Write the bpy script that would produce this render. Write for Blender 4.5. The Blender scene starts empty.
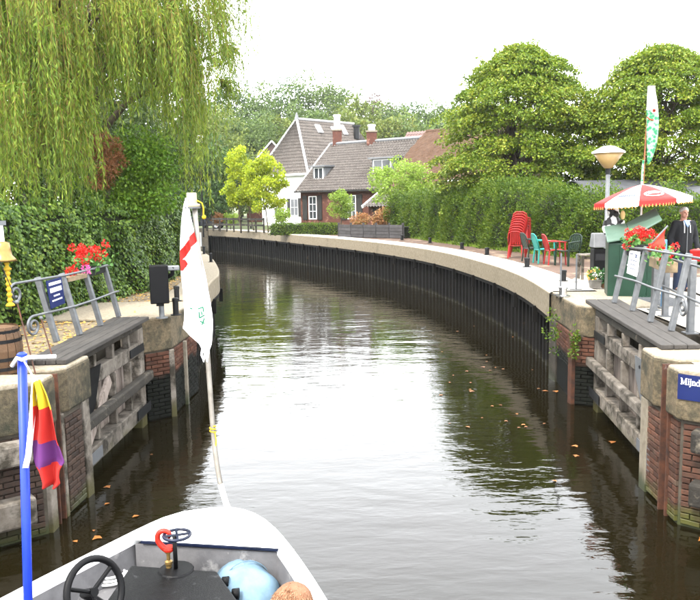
import bpy, bmesh, math, random
import numpy as np
from mathutils import Vector, Matrix
from mathutils.geometry import tessellate_polygon

# ------------------------------------------------------------------ camera, sky, sun, exposure
SC = bpy.context.scene
COL = SC.collection
F = 760.0; PITCH = math.radians(7.27); ROLL = math.radians(1.0)
CAMZ = 3.55; QZ = 1.73                      # camera and quay heights above the water (water is z = 0)
cam_d = bpy.data.cameras.new('camera'); cam = bpy.data.objects.new('camera', cam_d); COL.objects.link(cam)
cam_d.sensor_fit = 'HORIZONTAL'; cam_d.sensor_width = 36.0; cam_d.lens = 36.0 * F / 700.0
cam_d.clip_start = 0.05; cam_d.clip_end = 3000.0
_fw = Vector((0, math.cos(PITCH), -math.sin(PITCH))); _r0 = Vector((1, 0, 0)); _u0 = Vector((0, math.sin(PITCH), math.cos(PITCH)))
_R = _r0 * math.cos(ROLL) - _u0 * math.sin(ROLL); _U = _r0 * math.sin(ROLL) + _u0 * math.cos(ROLL)
cam.matrix_world = Matrix(((_R.x, _U.x, -_fw.x, 0), (_R.y, _U.y, -_fw.y, 0), (_R.z, _U.z, -_fw.z, CAMZ), (0, 0, 0, 1)))
SC.camera = cam

SUN_EL = math.radians(52); SUN_AZ = math.radians(218)   # azimuth clockwise from +Y: behind the camera on the left
world = bpy.data.worlds.new('World'); SC.world = world; world.use_nodes = True
wn = world.node_tree.nodes; wl = world.node_tree.links; wn.clear()
w_out = wn.new('ShaderNodeOutputWorld'); w_bg = wn.new('ShaderNodeBackground'); w_sky = wn.new('ShaderNodeTexSky')
w_sky.sky_type = 'NISHITA'; w_sky.sun_disc = False; w_sky.sun_elevation = SUN_EL; w_sky.sun_rotation = SUN_AZ
w_sky.air_density = 1.0; w_sky.dust_density = 3.0
w_mix = wn.new('ShaderNodeMix'); w_mix.data_type = 'RGBA'; w_mix.inputs[0].default_value = 0.88   # closed white cloud over the blue
wl.new(w_sky.outputs[0], w_mix.inputs[6]); w_mix.inputs[7].default_value = (10.6, 10.8, 11.0, 1)
wl.new(w_mix.outputs[2], w_bg.inputs[0]); w_bg.inputs[1].default_value = 0.14
wl.new(w_bg.outputs[0], w_out.inputs[0])
sun_d = bpy.data.lights.new('sun', 'SUN'); sun = bpy.data.objects.new('sun', sun_d); COL.objects.link(sun)
sun_d.energy = 1.5; sun_d.angle = math.radians(12); sun_d.color = (1.0, 0.95, 0.86)
sun_dir = Vector((math.sin(SUN_AZ) * math.cos(SUN_EL), math.cos(SUN_AZ) * math.cos(SUN_EL), math.sin(SUN_EL)))
sun.rotation_euler = sun_dir.to_track_quat('Z', 'Y').to_euler()
SC.view_settings.view_transform = 'Standard'; SC.view_settings.look = 'None'
SC.view_settings.exposure = 2.35; SC.view_settings.gamma = 1.0; SC.view_settings.use_curve_mapping = False
SC.render.engine = 'CYCLES'
SC.cycles.max_bounces = 6; SC.cycles.diffuse_bounces = 4; SC.cycles.glossy_bounces = 3; SC.cycles.transmission_bounces = 4
SC.cycles.transparent_max_bounces = 6; SC.cycles.volume_bounces = 1
SC.cycles.caustics_reflective = False; SC.cycles.caustics_refractive = False
SC.cycles.use_denoising = True
try: SC.cycles.denoiser = 'OPENIMAGEDENOISE'
except Exception: pass

# ------------------------------------------------------------------ pixel -> place
def ray(px, py): return _R * ((px - 350) / F) + _U * ((300 - py) / F) + _fw
def G(px, py, z=QZ):                        # the point of a level plane seen at a pixel of the 700 x 600 photograph
    d = ray(px, py); t = (z - CAMZ) / d.z; return Vector((0, 0, CAMZ)) + d * t
def D(px, py, Y):                           # the point at distance Y ahead seen at a pixel
    d = ray(px, py); return Vector((0, 0, CAMZ)) + d * (Y / d.y)
RNG = np.random.default_rng(11); random.seed(5)

# ------------------------------------------------------------------ materials
def rgb(c): return (c[0], c[1], c[2], 1.0)
MATS = {}
def mat(name, c1, c2=None, scale=6.0, rough=0.75, bump=0.25, bscale=None, metal=0.0, spec=0.25, dist=0.01,
        wet=None, jit=0.0, stretch=None, c3=None, s3=1.5, t3=(0.55, 0.7), coat=0.0, rough_var=0.12, pos=False):
    """noise-mottled surface; wet = (z0, z1, colour, roughness) is the tide stain; c3 = patches of dirt, moss, wear or painted reflection; jit = tone by piece"""
    m = bpy.data.materials.new(name); m.use_nodes = True; nt = m.node_tree; N = nt.nodes; L = nt.links
    b = N['Principled BSDF']; c2 = c2 or tuple(x * 0.72 for x in c1)
    if pos:
        geo0 = N.new('ShaderNodeNewGeometry'); src = geo0.outputs['Position']
    else:
        tc = N.new('ShaderNodeTexCoord'); src = tc.outputs['Object']
    if stretch:
        mp = N.new('ShaderNodeMapping'); mp.inputs['Scale'].default_value = stretch; L.new(src, mp.inputs[0]); src = mp.outputs[0]
    oi = N.new('ShaderNodeObjectInfo')
    off = N.new('ShaderNodeVectorMath'); off.operation = 'MULTIPLY_ADD'
    L.new(oi.outputs['Random'], off.inputs[0]); off.inputs[1].default_value = (37, 51, 23) if not pos else (0, 0, 0); L.new(src, off.inputs[2]); src = off.outputs[0]
    n1 = N.new('ShaderNodeTexNoise'); n1.inputs['Scale'].default_value = scale; n1.inputs['Detail'].default_value = 7; n1.inputs['Roughness'].default_value = 0.65
    L.new(src, n1.inputs[0])
    r1 = N.new('ShaderNodeValToRGB'); r1.color_ramp.elements[0].position = 0.33; r1.color_ramp.elements[1].position = 0.68
    r1.color_ramp.elements[0].color = rgb(c2); r1.color_ramp.elements[1].color = rgb(c1); L.new(n1.outputs[0], r1.inputs[0])
    col = r1.outputs[0]
    if c3:
        n3 = N.new('ShaderNodeTexNoise'); n3.inputs['Scale'].default_value = s3; n3.inputs['Detail'].default_value = 8; n3.inputs['Roughness'].default_value = 0.7; L.new(src, n3.inputs[0])
        r3 = N.new('ShaderNodeMapRange'); r3.inputs[1].default_value = t3[0]; r3.inputs[2].default_value = t3[1]; L.new(n3.outputs[0], r3.inputs[0])
        x3 = N.new('ShaderNodeMix'); x3.data_type = 'RGBA'; L.new(r3.outputs[0], x3.inputs[0]); L.new(col, x3.inputs[6]); x3.inputs[7].default_value = rgb(c3); col = x3.outputs[2]
    if jit:
        hv = N.new('ShaderNodeHueSaturation'); mr = N.new('ShaderNodeMapRange'); mr.inputs[3].default_value = 1 - jit; mr.inputs[4].default_value = 1 + jit
        L.new(oi.outputs['Random'], mr.inputs[0]); L.new(mr.outputs[0], hv.inputs['Value']); L.new(col, hv.inputs['Color']); col = hv.outputs[0]
    rr = N.new('ShaderNodeMapRange'); rr.inputs[3].default_value = max(0.02, rough - rough_var); rr.inputs[4].default_value = min(1, rough + rough_var); L.new(n1.outputs[0], rr.inputs[0]); ro = rr.outputs[0]
    if wet:
        geo = N.new('ShaderNodeNewGeometry'); sp = N.new('ShaderNodeSeparateXYZ'); L.new(geo.outputs['Position'], sp.inputs[0])
        nw = N.new('ShaderNodeTexNoise'); nw.inputs['Scale'].default_value = 3.0; nw.inputs['Detail'].default_value = 6; L.new(geo.outputs['Position'], nw.inputs[0])
        ma = N.new('ShaderNodeMath'); ma.operation = 'MULTIPLY_ADD'; ma.inputs[1].default_value = 0.5; L.new(nw.outputs[0], ma.inputs[0]); L.new(sp.outputs[2], ma.inputs[2])
        wr = N.new('ShaderNodeMapRange'); wr.inputs[1].default_value = wet[0] + 0.25; wr.inputs[2].default_value = wet[1] + 0.25; wr.inputs[3].default_value = 1; wr.inputs[4].default_value = 0; L.new(ma.outputs[0], wr.inputs[0])
        wx = N.new('ShaderNodeMix'); wx.data_type = 'RGBA'; L.new(wr.outputs[0], wx.inputs[0]); L.new(col, wx.inputs[6]); wx.inputs[7].default_value = rgb(wet[2]); col = wx.outputs[2]
        wf = N.new('ShaderNodeMix'); wf.data_type = 'FLOAT'; L.new(wr.outputs[0], wf.inputs[0]); L.new(ro, wf.inputs[2]); wf.inputs[3].default_value = wet[3]; ro = wf.outputs[0]
    L.new(col, b.inputs['Base Color']); L.new(ro, b.inputs['Roughness'])
    b.inputs['Metallic'].default_value = metal; b.inputs['Specular IOR Level'].default_value = spec
    if coat: b.inputs['Coat Weight'].default_value = coat; b.inputs['Coat Roughness'].default_value = 0.15
    if bump:
        n2 = N.new('ShaderNodeTexNoise'); n2.inputs['Scale'].default_value = bscale or scale * 6; n2.inputs['Detail'].default_value = 8; n2.inputs['Roughness'].default_value = 0.7; L.new(src, n2.inputs[0])
        bp = N.new('ShaderNodeBump'); bp.inputs['Strength'].default_value = bump; bp.inputs['Distance'].default_value = dist; L.new(n2.outputs[0], bp.inputs['Height']); L.new(bp.outputs[0], b.inputs['Normal'])
    MATS[name] = m; return m
def leafmat(name, cols, trans=0.35, rough=0.55, spec=0.25, pscale=0.9):
    """leaf colours picked leaf by leaf, drifting a little from bough to bough; light passes through the blades"""
    m = bpy.data.materials.new(name); m.use_nodes = True; nt = m.node_tree; N = nt.nodes; L = nt.links
    b = N['Principled BSDF']; out = N['Material Output']
    at = N.new('ShaderNodeAttribute'); at.attribute_name = 'rnd'
    geo = N.new('ShaderNodeNewGeometry'); nz = N.new('ShaderNodeTexNoise'); nz.inputs['Scale'].default_value = pscale; nz.inputs['Detail'].default_value = 3; L.new(geo.outputs['Position'], nz.inputs[0])
    ad = N.new('ShaderNodeMath'); ad.operation = 'MULTIPLY_ADD'; L.new(nz.outputs[0], ad.inputs[0]); ad.inputs[1].default_value = 1.1; L.new(at.outputs['Fac'], ad.inputs[2])
    sc = N.new('ShaderNodeMapRange'); sc.inputs[1].default_value = 0.28; sc.inputs[2].default_value = 1.72; L.new(ad.outputs[0], sc.inputs[0])
    rp = N.new('ShaderNodeValToRGB'); el = rp.color_ramp.elements
    while len(el) < len(cols): el.new(0.5)
    for i, c in enumerate(cols): el[i].position = i / (len(cols) - 1); el[i].color = rgb(c)
    L.new(sc.outputs[0], rp.inputs[0])
    b.inputs['Roughness'].default_value = rough; b.inputs['Specular IOR Level'].default_value = spec
    tr = N.new('ShaderNodeBsdfTranslucent'); mx = N.new('ShaderNodeMixShader'); mx.inputs[0].default_value = trans
    L.new(rp.outputs[0], b.inputs['Base Color']); L.new(rp.outputs[0], tr.inputs[0]); L.new(b.outputs[0], mx.inputs[1]); L.new(tr.outputs[0], mx.inputs[2]); L.new(mx.outputs[0], out.inputs[0])
    MATS[name] = m; return m

# ------------------------------------------------------------------ mesh helpers
ORG = {}
def tag(o, label=None, cat=None, group=None, kind=None):
    if label: o['label'] = label
    if cat: o['category'] = cat
    if group: o['group'] = group
    if kind: o['kind'] = kind
    return o
def thing(name, label, cat, loc=(0, 0, 0), group=None):
    o = bpy.data.objects.new(name, None); COL.objects.link(o); o.location = loc; o.empty_display_size = 0.1
    ORG[o] = Vector(loc); return tag(o, label, cat, group)
def copy_tree(o, parent=None):
    c = o.copy(); COL.objects.link(c); c.parent = parent
    for ch in o.children: copy_tree(ch, c)
    return c
def link_mesh(name, me, m, parent=None, origin=None):
    o = bpy.data.objects.new(name, me); COL.objects.link(o)
    for x in (m if isinstance(m, (list, tuple)) else [m]):
        if x: me.materials.append(MATS[x] if isinstance(x, str) else x)
    if parent is not None: o.parent = parent; ORG[o] = ORG[parent]
    else: ORG[o] = Vector(origin or (0, 0, 0)); o.location = ORG[o]
    return o
def perp(d):
    d = Vector(d).normalized(); a = Vector((0, 0, 1)) if abs(d.z) < 0.9 else Vector((1, 0, 0))
    s = d.cross(a).normalized(); return d, s, s.cross(d).normalized()
class MB:
    def __init__(s): s.v = []; s.f = []; s.mi = []
    def add(s, vs, fs, mi=0):
        k = len(s.v); s.v += [tuple(p) for p in vs]; s.f += [tuple(k + i for i in f) for f in fs]; s.mi += [mi] * len(fs); return s
    def hexa(s, p, mi=0):                   # 8 corners: bottom ring then top ring
        return s.add(p, [(0, 3, 2, 1), (4, 5, 6, 7), (0, 1, 5, 4), (1, 2, 6, 5), (2, 3, 7, 6), (3, 0, 4, 7)], mi)
    def box(s, c, size, rz=0.0, M=None, mi=0):
        x, y, z = [q / 2 for q in size]; c = Vector(c)
        Mx = M if M else Matrix.Rotation(rz, 3, 'Z')
        return s.hexa([c + Mx @ Vector(p) for p in ((-x, -y, -z), (x, -y, -z), (x, y, -z), (-x, y, -z), (-x, -y, z), (x, -y, z), (x, y, z), (-x, y, z))], mi)
    def bar(s, a, b, w, h, up=(0, 0, 1), mi=0):   # a beam from a to b, w across, h along 'up'
        a = Vector(a); b = Vector(b); d = (b - a).normalized(); up = Vector(up); sd = d.cross(up)
        if sd.length < 1e-4: sd = d.cross(Vector((1, 0, 0)))
        sd.normalize(); u = sd.cross(d).normalized(); p = []
        for uu in (-h / 2, h / 2):
            for q, ss in ((a, -w / 2), (a, w / 2), (b, w / 2), (b, -w / 2)): p.append(q + sd * ss + u * uu)
        return s.hexa(p, mi)
    def tube(s, pts, r, n=8, cap=True, mi=0, closed=False):
        pts = [Vector(p) for p in pts]; rs = r if isinstance(r, (list, tuple)) else [r] * len(pts); vs = []; fs = []
        m = len(pts); prev = None
        for i, p in enumerate(pts):
            if closed: d = pts[(i + 1) % m] - pts[i - 1]
            else: d = pts[min(i + 1, m - 1)] - pts[max(i - 1, 0)]
            d.normalize()
            if prev is None: _, sd, up = perp(d)
            else:
                sd = prev - d * prev.dot(d)
                if sd.length < 1e-5: _, sd, up = perp(d)
                sd.normalize(); up = sd.cross(d)
            prev = sd
            for k in range(n):
                a = 2 * math.pi * k / n; vs.append(p + sd * math.cos(a) * rs[i] + up * math.sin(a) * rs[i])
        for i in range(m if closed else m - 1):
            j = (i + 1) % m
            for k in range(n): fs.append((i * n + k, i * n + (k + 1) % n, j * n + (k + 1) % n, j * n + k))
        if cap and not closed: fs.append(tuple(range(n - 1, -1, -1))); fs.append(tuple(range((m - 1) * n, m * n)))
        return s.add(vs, fs, mi)
    def lathe(s, prof, c=(0, 0, 0), n=16, mi=0, M=None, cap=True):   # prof: list of (radius, height)
        c = Vector(c); vs = []; fs = []
        for r, z in prof:
            for k in range(n):
                a = 2 * math.pi * k / n; p = Vector((r * math.cos(a), r * math.sin(a), z)); vs.append(c + (M @ p if M else p))
        for i in range(len(prof) - 1):
            for k in range(n): fs.append((i * n + k, i * n + (k + 1) % n, (i + 1) * n + (k + 1) % n, (i + 1) * n + k))
        if cap: fs.append(tuple(range(n - 1, -1, -1))); fs.append(tuple(range((len(prof) - 1) * n, len(prof) * n)))
        return s.add(vs, fs, mi)
    def ball(s, c, r, n=12, m=8, mi=0, M=None):
        r = (r, r, r) if not isinstance(r, (list, tuple)) else r; c = Vector(c); vs = []; fs = []
        for i in range(m + 1):
            t = math.pi * i / m
            for k in range(n):
                a = 2 * math.pi * k / n; p = Vector((r[0] * math.sin(t) * math.cos(a), r[1] * math.sin(t) * math.sin(a), -r[2] * math.cos(t))); vs.append(c + (M @ p if M else p))
        for i in range(m):
            for k in range(n): fs.append((i * n + k, i * n + (k + 1) % n, (i + 1) * n + (k + 1) % n, (i + 1) * n + k))
        return s.add(vs, fs, mi)
    def prism(s, poly, z0, z1, mi=0):       # poly: (x, y) anticlockwise
        n = len(poly); vs = [(p[0], p[1], z0) for p in poly] + [(p[0], p[1], z1) for p in poly]
        tri = [tuple(t) for t in tessellate_polygon([[Vector((p[0], p[1], 0)) for p in poly]])]
        fs = [(i, (i + 1) % n, n + (i + 1) % n, n + i) for i in range(n)] + [tuple(n + i for i in t) for t in tri] + [tuple(reversed(t)) for t in tri]
        return s.add(vs, fs, mi)
    def plate(s, pts, th, mi=0):            # a flat polygon in space given thickness th along its normal
        pts = [Vector(p) for p in pts]; nm = Vector((0, 0, 0))
        for i in range(len(pts)): nm += pts[i].cross(pts[(i + 1) % len(pts)])
        nm.normalize(); n = len(pts); vs = [p + nm * th / 2 for p in pts] + [p - nm * th / 2 for p in pts]
        return s.add(vs, [tuple(range(n)), tuple(range(2 * n - 1, n - 1, -1))] + [(i, n + i, n + (i + 1) % n, (i + 1) % n) for i in range(n)], mi)
    def grid(s, P, mi=None):                # P[i][j] points
        a = len(P); b = len(P[0]); vs = [p for row in P for p in row]; k = len(s.v); s.v += [tuple(p) for p in vs]
        for i in range(a - 1):
            for j in range(b - 1):
                s.f.append((k + i * b + j, k + i * b + j + 1, k + (i + 1) * b + j + 1, k + (i + 1) * b + j)); s.mi.append(mi(i, j) if mi else 0)
        return s
    def build(s, name, m, parent=None, smooth=False, bev=0.0, recalc=True, solid=0.0, sub=0, remesh=0.0):
        if parent is not None: org = ORG[parent]
        else:
            a = np.array(s.v); org = Vector(((a[:, 0].min() + a[:, 0].max()) / 2, (a[:, 1].min() + a[:, 1].max()) / 2, a[:, 2].min()))
        me = bpy.data.meshes.new(name); me.from_pydata([(p[0] - org[0], p[1] - org[1], p[2] - org[2]) for p in s.v], [], s.f)
        o = link_mesh(name, me, m, parent, org)
        if any(s.mi): me.polygons.foreach_set('material_index', s.mi)
        if recalc:
            bm = bmesh.new(); bm.from_mesh(me); bmesh.ops.recalc_face_normals(bm, faces=bm.faces); bm.to_mesh(me); bm.free()
        if smooth: me.polygons.foreach_set('use_smooth', [True] * len(me.polygons))
        if bev:
            d = o.modifiers.new('bevel', 'BEVEL'); d.width = bev; d.segments = 2; d.limit_method = 'ANGLE'; d.angle_limit = math.radians(40)
        if solid: d = o.modifiers.new('solid', 'SOLIDIFY'); d.thickness = solid; d.offset = 0
        if remesh:
            d = o.modifiers.new('remesh', 'REMESH'); d.mode = 'VOXEL'; d.voxel_size = remesh; d.use_smooth_shade = True
            d = o.modifiers.new('smooth', 'SMOOTH'); d.factor = 0.5; d.iterations = 4
        if sub: d = o.modifiers.new('sub', 'SUBSURF'); d.levels = sub; d.render_levels = sub
        return o
def catmull(pts, step=0.4):
    pts = [Vector(p) for p in pts]; out = []
    P = [pts[0] * 2 - pts[1]] + pts + [pts[-1] * 2 - pts[-2]]
    for i in range(1, len(P) - 2):
        n = max(2, int((P[i + 1] - P[i]).length / step))
        for k in range(n):
            t = k / n; a, b, c, d = P[i - 1], P[i], P[i + 1], P[i + 2]
            out.append(0.5 * ((2 * b) + (c - a) * t + (2 * a - 5 * b + 4 * c - d) * t * t + (3 * b - a - 3 * c + d) * t ** 3))
    out.append(pts[-1]); return out
def resample(pts, step):
    pts = [Vector(p) for p in pts]; out = [pts[0].copy()]; acc = 0.0
    for a, b in zip(pts[:-1], pts[1:]):
        L = (b - a).length; t = step - acc
        while t <= L and L > 0: out.append(a + (b - a) * (t / L)); t += step
        acc = (acc + L) % step
    return out
def sheet(name, polys, z, m, kind='structure', parent=None):
    vs = []; fs = []
    for poly in polys:
        k = len(vs); vs += [(p[0], p[1], z) for p in poly]
        for t in tessellate_polygon([[Vector((p[0], p[1], 0)) for p in poly]]):
            a, b, c = [Vector(poly[i][:2]) for i in t]
            cr = (b - a).x * (c - a).y - (b - a).y * (c - a).x
            fs.append(tuple(k + i for i in (t if cr > 0 else reversed(t))))
    me = bpy.data.meshes.new(name); me.from_pydata(vs, [], fs); o = link_mesh(name, me, m, parent)
    if kind: o['kind'] = kind
    return o

# ------------------------------------------------------------------ foliage helpers
def leaves(name, P, A, L, W, m, parent=None, rng=RNG, nrm=None, fold=0.0):
    """one leaf blade at every P, pointing along A, length L, width W; a face attribute 'rnd' picks its colour"""
    P = np.asarray(P, float); A = np.asarray(A, float); n = len(P); L = np.broadcast_to(np.asarray(L, float), (n,)); W = np.broadcast_to(np.asarray(W, float), (n,))
    A = A / np.maximum(np.linalg.norm(A, axis=1, keepdims=True), 1e-6)
    if nrm is None: nrm = rng.normal(size=(n, 3))
    B = np.cross(A, nrm); B /= np.maximum(np.linalg.norm(B, axis=1, keepdims=True), 1e-6)
    N = np.cross(B, A)
    V = np.empty((n, 4, 3)); V[:, 0] = P; V[:, 2] = P + A * L[:, None]
    mid = P + A * (L * 0.45)[:, None] + N * (fold * L)[:, None]; V[:, 1] = mid + B * (W / 2)[:, None]; V[:, 3] = mid - B * (W / 2)[:, None]
    org = ORG[parent] if parent is not None else Vector((P[:, 0].mean(), P[:, 1].mean(), P[:, 2].min()))
    V = V.reshape(-1, 3) - np.array(org)
    me = bpy.data.meshes.new(name); me.vertices.add(4 * n); me.vertices.foreach_set('co', V.ravel())
    me.loops.add(4 * n); me.loops.foreach_set('vertex_index', np.arange(4 * n, dtype=np.int32))
    me.polygons.add(n); me.polygons.foreach_set('loop_start', np.arange(0, 4 * n, 4, dtype=np.int32)); me.polygons.foreach_set('loop_total', np.full(n, 4, dtype=np.int32))
    at = me.attributes.new('rnd', 'FLOAT', 'FACE'); at.data.foreach_set('value', rng.random(n).astype(np.float32))
    me.update(calc_edges=True); return link_mesh(name, me, m, parent, org)
def unit(n, rng=RNG):
    v = rng.normal(size=(n, 3)); return v / np.linalg.norm(v, axis=1, keepdims=True)
def clump_points(C, R, n, rng=RNG, shell=0.55):
    """n points round every centre C inside radii R (k,3); more of them towards the outside"""
    C = np.asarray(C, float); R = np.asarray(R, float); k = len(C); u = unit(k * n, rng).reshape(k, n, 3)
    r = (shell + (1 - shell) * rng.random((k, n, 1))) ** 0.8
    return (C[:, None, :] + u * r * R[:, None, :]).reshape(-1, 3), u.reshape(-1, 3)
def branchy(base, top, r0, tips, rng=RNG, m='bark', parent=None, name='trunk'):
    mb = MB(); base = Vector(base); top = Vector(top); mid = base.lerp(top, 0.5) + Vector((rng.normal() * 0.06, rng.normal() * 0.06, 0)) * (top - base).length
    mb.tube(catmull([base, base.lerp(mid, 0.5), mid, top], 0.5), 1, 8) if False else None
    pts = catmull([base, mid, top], max(0.2, (top - base).length / 8)); n = len(pts)
    mb.tube(pts, [r0 * (1.25 if i == 0 else 1) * (1 - 0.8 * i / (n - 1)) for i in range(n)], 8)
    for t in tips:
        t = Vector(t); f = 0.35 + 0.6 * rng.random(); s = pts[int(f * (n - 1))]; c = s.lerp(t, 0.5) + Vector((0, 0, 0.12 * (t - s).length))
        q = catmull([s, c, t], max(0.15, (t - s).length / 5)); rr = r0 * 0.45 * (1 - 0.6 * f)
        mb.tube(q, [rr * (1 - 0.85 * i / (len(q) - 1)) for i in range(len(q))], 5)
    return mb.build(name, m, parent, smooth=True)
# ------------------------------------------------------------------ palette
mat('concrete', (0.1984, 0.1736, 0.1339), (0.1190, 0.0992, 0.0719), 9, 0.85, 0.6, 90, dist=0.012, c3=(0.15, 0.13, 0.09), s3=2.2, t3=(0.58, 0.75), wet=(0.0, 0.25, (0.03, 0.035, 0.015), 0.35), pos=True)
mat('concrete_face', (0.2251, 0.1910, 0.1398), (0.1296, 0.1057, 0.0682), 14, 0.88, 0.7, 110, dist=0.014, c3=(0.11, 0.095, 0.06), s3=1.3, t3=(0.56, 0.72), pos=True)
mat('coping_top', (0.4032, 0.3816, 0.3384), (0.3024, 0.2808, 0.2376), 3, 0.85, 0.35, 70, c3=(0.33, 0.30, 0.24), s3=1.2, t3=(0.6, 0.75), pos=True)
mat('pier_cap', (0.150, 0.118, 0.072), (0.062, 0.046, 0.026), 22, 0.9, 0.9, 75, dist=0.02, c3=(0.035, 0.032, 0.02), s3=3.0, t3=(0.46, 0.62), pos=True)
mat('cap_top', (0.2700, 0.2325, 0.1762), (0.1500, 0.1237, 0.0825), 24, 0.9, 0.8, 75, dist=0.014, c3=(0.13, 0.11, 0.07), s3=2.2, t3=(0.58, 0.74), pos=True)
mat('dark_cap', (0.1121, 0.0897, 0.0543), (0.0378, 0.0295, 0.0177), 16, 0.9, 0.9, 75, dist=0.02, c3=(0.022, 0.022, 0.013), s3=3.0, t3=(0.46, 0.62), pos=True)
mat('mortar', (0.0680, 0.0580, 0.0440), (0.0360, 0.0300, 0.0220), 8, 0.95, 0.6, 60, wet=(0.05, 0.22, (0.035, 0.04, 0.015), 0.3), pos=True)
mat('mortar_wet', (0.0600, 0.0520, 0.0400), (0.0360, 0.0300, 0.0220), 8, 0.9, 0.6, 60, wet=(0.72, 0.86, (0.003, 0.0033, 0.0025), 0.7), spec=0.1, pos=True)
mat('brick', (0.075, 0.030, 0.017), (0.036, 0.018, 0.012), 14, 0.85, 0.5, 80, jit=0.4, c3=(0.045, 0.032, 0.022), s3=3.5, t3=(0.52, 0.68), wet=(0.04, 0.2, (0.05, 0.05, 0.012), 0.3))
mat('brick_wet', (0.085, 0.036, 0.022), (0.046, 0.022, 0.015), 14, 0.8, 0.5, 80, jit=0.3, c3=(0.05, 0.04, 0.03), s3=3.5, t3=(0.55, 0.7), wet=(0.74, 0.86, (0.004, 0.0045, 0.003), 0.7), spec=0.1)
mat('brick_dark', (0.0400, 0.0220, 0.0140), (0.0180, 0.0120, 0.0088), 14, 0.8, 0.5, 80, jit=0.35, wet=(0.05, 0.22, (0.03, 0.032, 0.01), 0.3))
mat('old_wood', (0.1700, 0.1503, 0.1276), (0.0737, 0.0596, 0.0454), 5, 0.85, 0.7, 40, stretch=(1, 1, 1), dist=0.012, jit=0.25, c3=(0.022, 0.018, 0.012), s3=3.0, t3=(0.47, 0.60), wet=(0.05, 0.3, (0.05, 0.045, 0.015), 0.4))
mat('gate_plank', (0.3016, 0.2539, 0.2222), (0.1429, 0.1110, 0.0912), 4, 0.85, 0.6, 30, stretch=(6, 6, 0.6), dist=0.01, jit=0.3, c3=(0.03, 0.025, 0.018), s3=1.6, t3=(0.56, 0.68), wet=(0.15, 0.45, (0.06, 0.055, 0.02), 0.4))
mat('dark_wood', (0.0350, 0.0300, 0.0235), (0.0100, 0.0085, 0.0065), 6, 0.75, 0.8, 40, dist=0.014, c3=(0.14, 0.12, 0.09), s3=4.0, t3=(0.56, 0.68), jit=0.2, wet=(0.0, 0.3, (0.02, 0.022, 0.01), 0.3))
mat('deck_wood', (0.0529, 0.0477, 0.0426), (0.0256, 0.0225, 0.0198), 5, 0.8, 0.6, 40, stretch=(5, 0.7, 5), dist=0.008, jit=0.12)
mat('sheet_steel', (0.0066, 0.0060, 0.0051), (0.0030, 0.0027, 0.0024), 7, 0.75, 0.5, 40, c3=(0.06, 0.040, 0.022), s3=2.0, t3=(0.62, 0.78), jit=0.25, wet=(0.02, 0.12, (0.013, 0.012, 0.007), 0.5), spec=0.08)
mat('rust_steel', (0.085, 0.032, 0.016), (0.022, 0.012, 0.009), 9, 0.8, 0.6, 60, c3=(0.2, 0.19, 0.19), s3=4, t3=(0.62, 0.7))
mat('galv', (0.1271, 0.1328, 0.1386), (0.0847, 0.0886, 0.0943), 12, 0.5, 0.15, 60, metal=0.35, c3=(0.16, 0.15, 0.135), s3=4, t3=(0.6, 0.8))
mat('steel_dark', (0.012, 0.0125, 0.0135), (0.006, 0.006, 0.0065), 10, 0.55, 0.2, 60, metal=0.2, spec=0.2)
mat('chrome', (0.55, 0.56, 0.57), (0.4, 0.4, 0.41), 10, 0.2, 0.05, 60, metal=0.9)
mat('path', (0.2023, 0.1618, 0.1045), (0.1145, 0.0877, 0.0573), 3, 0.9, 0.5, 40, c3=(0.115, 0.10, 0.06), s3=0.9, t3=(0.52, 0.68), pos=True)
mat('brick_paving', (0.095, 0.060, 0.042), (0.060, 0.036, 0.026), 10, 0.9, 0.4, 60, c3=(0.30, 0.23, 0.16), s3=1.1, t3=(0.55, 0.7), pos=True)
mat('apron', (0.3995, 0.3655, 0.3060), (0.2805, 0.2465, 0.1997), 3, 0.88, 0.4, 60, c3=(0.23, 0.19, 0.14), s3=1.4, t3=(0.58, 0.74), pos=True)
mat('grass_ground', (0.075, 0.10, 0.030), (0.05, 0.06, 0.022), 2, 0.95, 0.8, 30, dist=0.03, c3=(0.11, 0.085, 0.05), s3=0.6, pos=True)
mat('white_paint', (0.80, 0.80, 0.80), (0.72, 0.72, 0.71), 3, 0.35, 0.05, 30, spec=0.5)
mat('white_wall', (0.80, 0.80, 0.79), (0.72, 0.72, 0.70), 1.5, 0.8, 0.15, 30)
mat('bark', (0.10, 0.078, 0.055), (0.045, 0.034, 0.024), 6, 0.9, 0.8, 30, stretch=(3, 3, 0.8), dist=0.03)
mat('blue_sign', (0.0048, 0.0104, 0.0600), (0.0036, 0.0080, 0.0480), 3, 0.35, 0.05, 30)
mat('white_print', (0.8, 0.8, 0.8), (0.76, 0.76, 0.76), 3, 0.5, 0.0)
mat('black_paint', (0.0035, 0.0035, 0.004), (0.002, 0.002, 0.0024), 6, 0.5, 0.1, 50, spec=0.12)
mat('lead_grey', (0.1500, 0.1537, 0.1613), (0.0975, 0.1013, 0.1050), 5, 0.6, 0.2, 40, metal=0.2)
leafmat('litter', [(0.30, 0.15, 0.03), (0.42, 0.24, 0.05), (0.50, 0.32, 0.08), (0.22, 0.10, 0.03)], 0.1)
mat('orange_leaf', (0.2250, 0.0850, 0.0150), (0.1500, 0.0500, 0.0100), 20, 0.5, 0.2, 60, jit=0.4)

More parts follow.
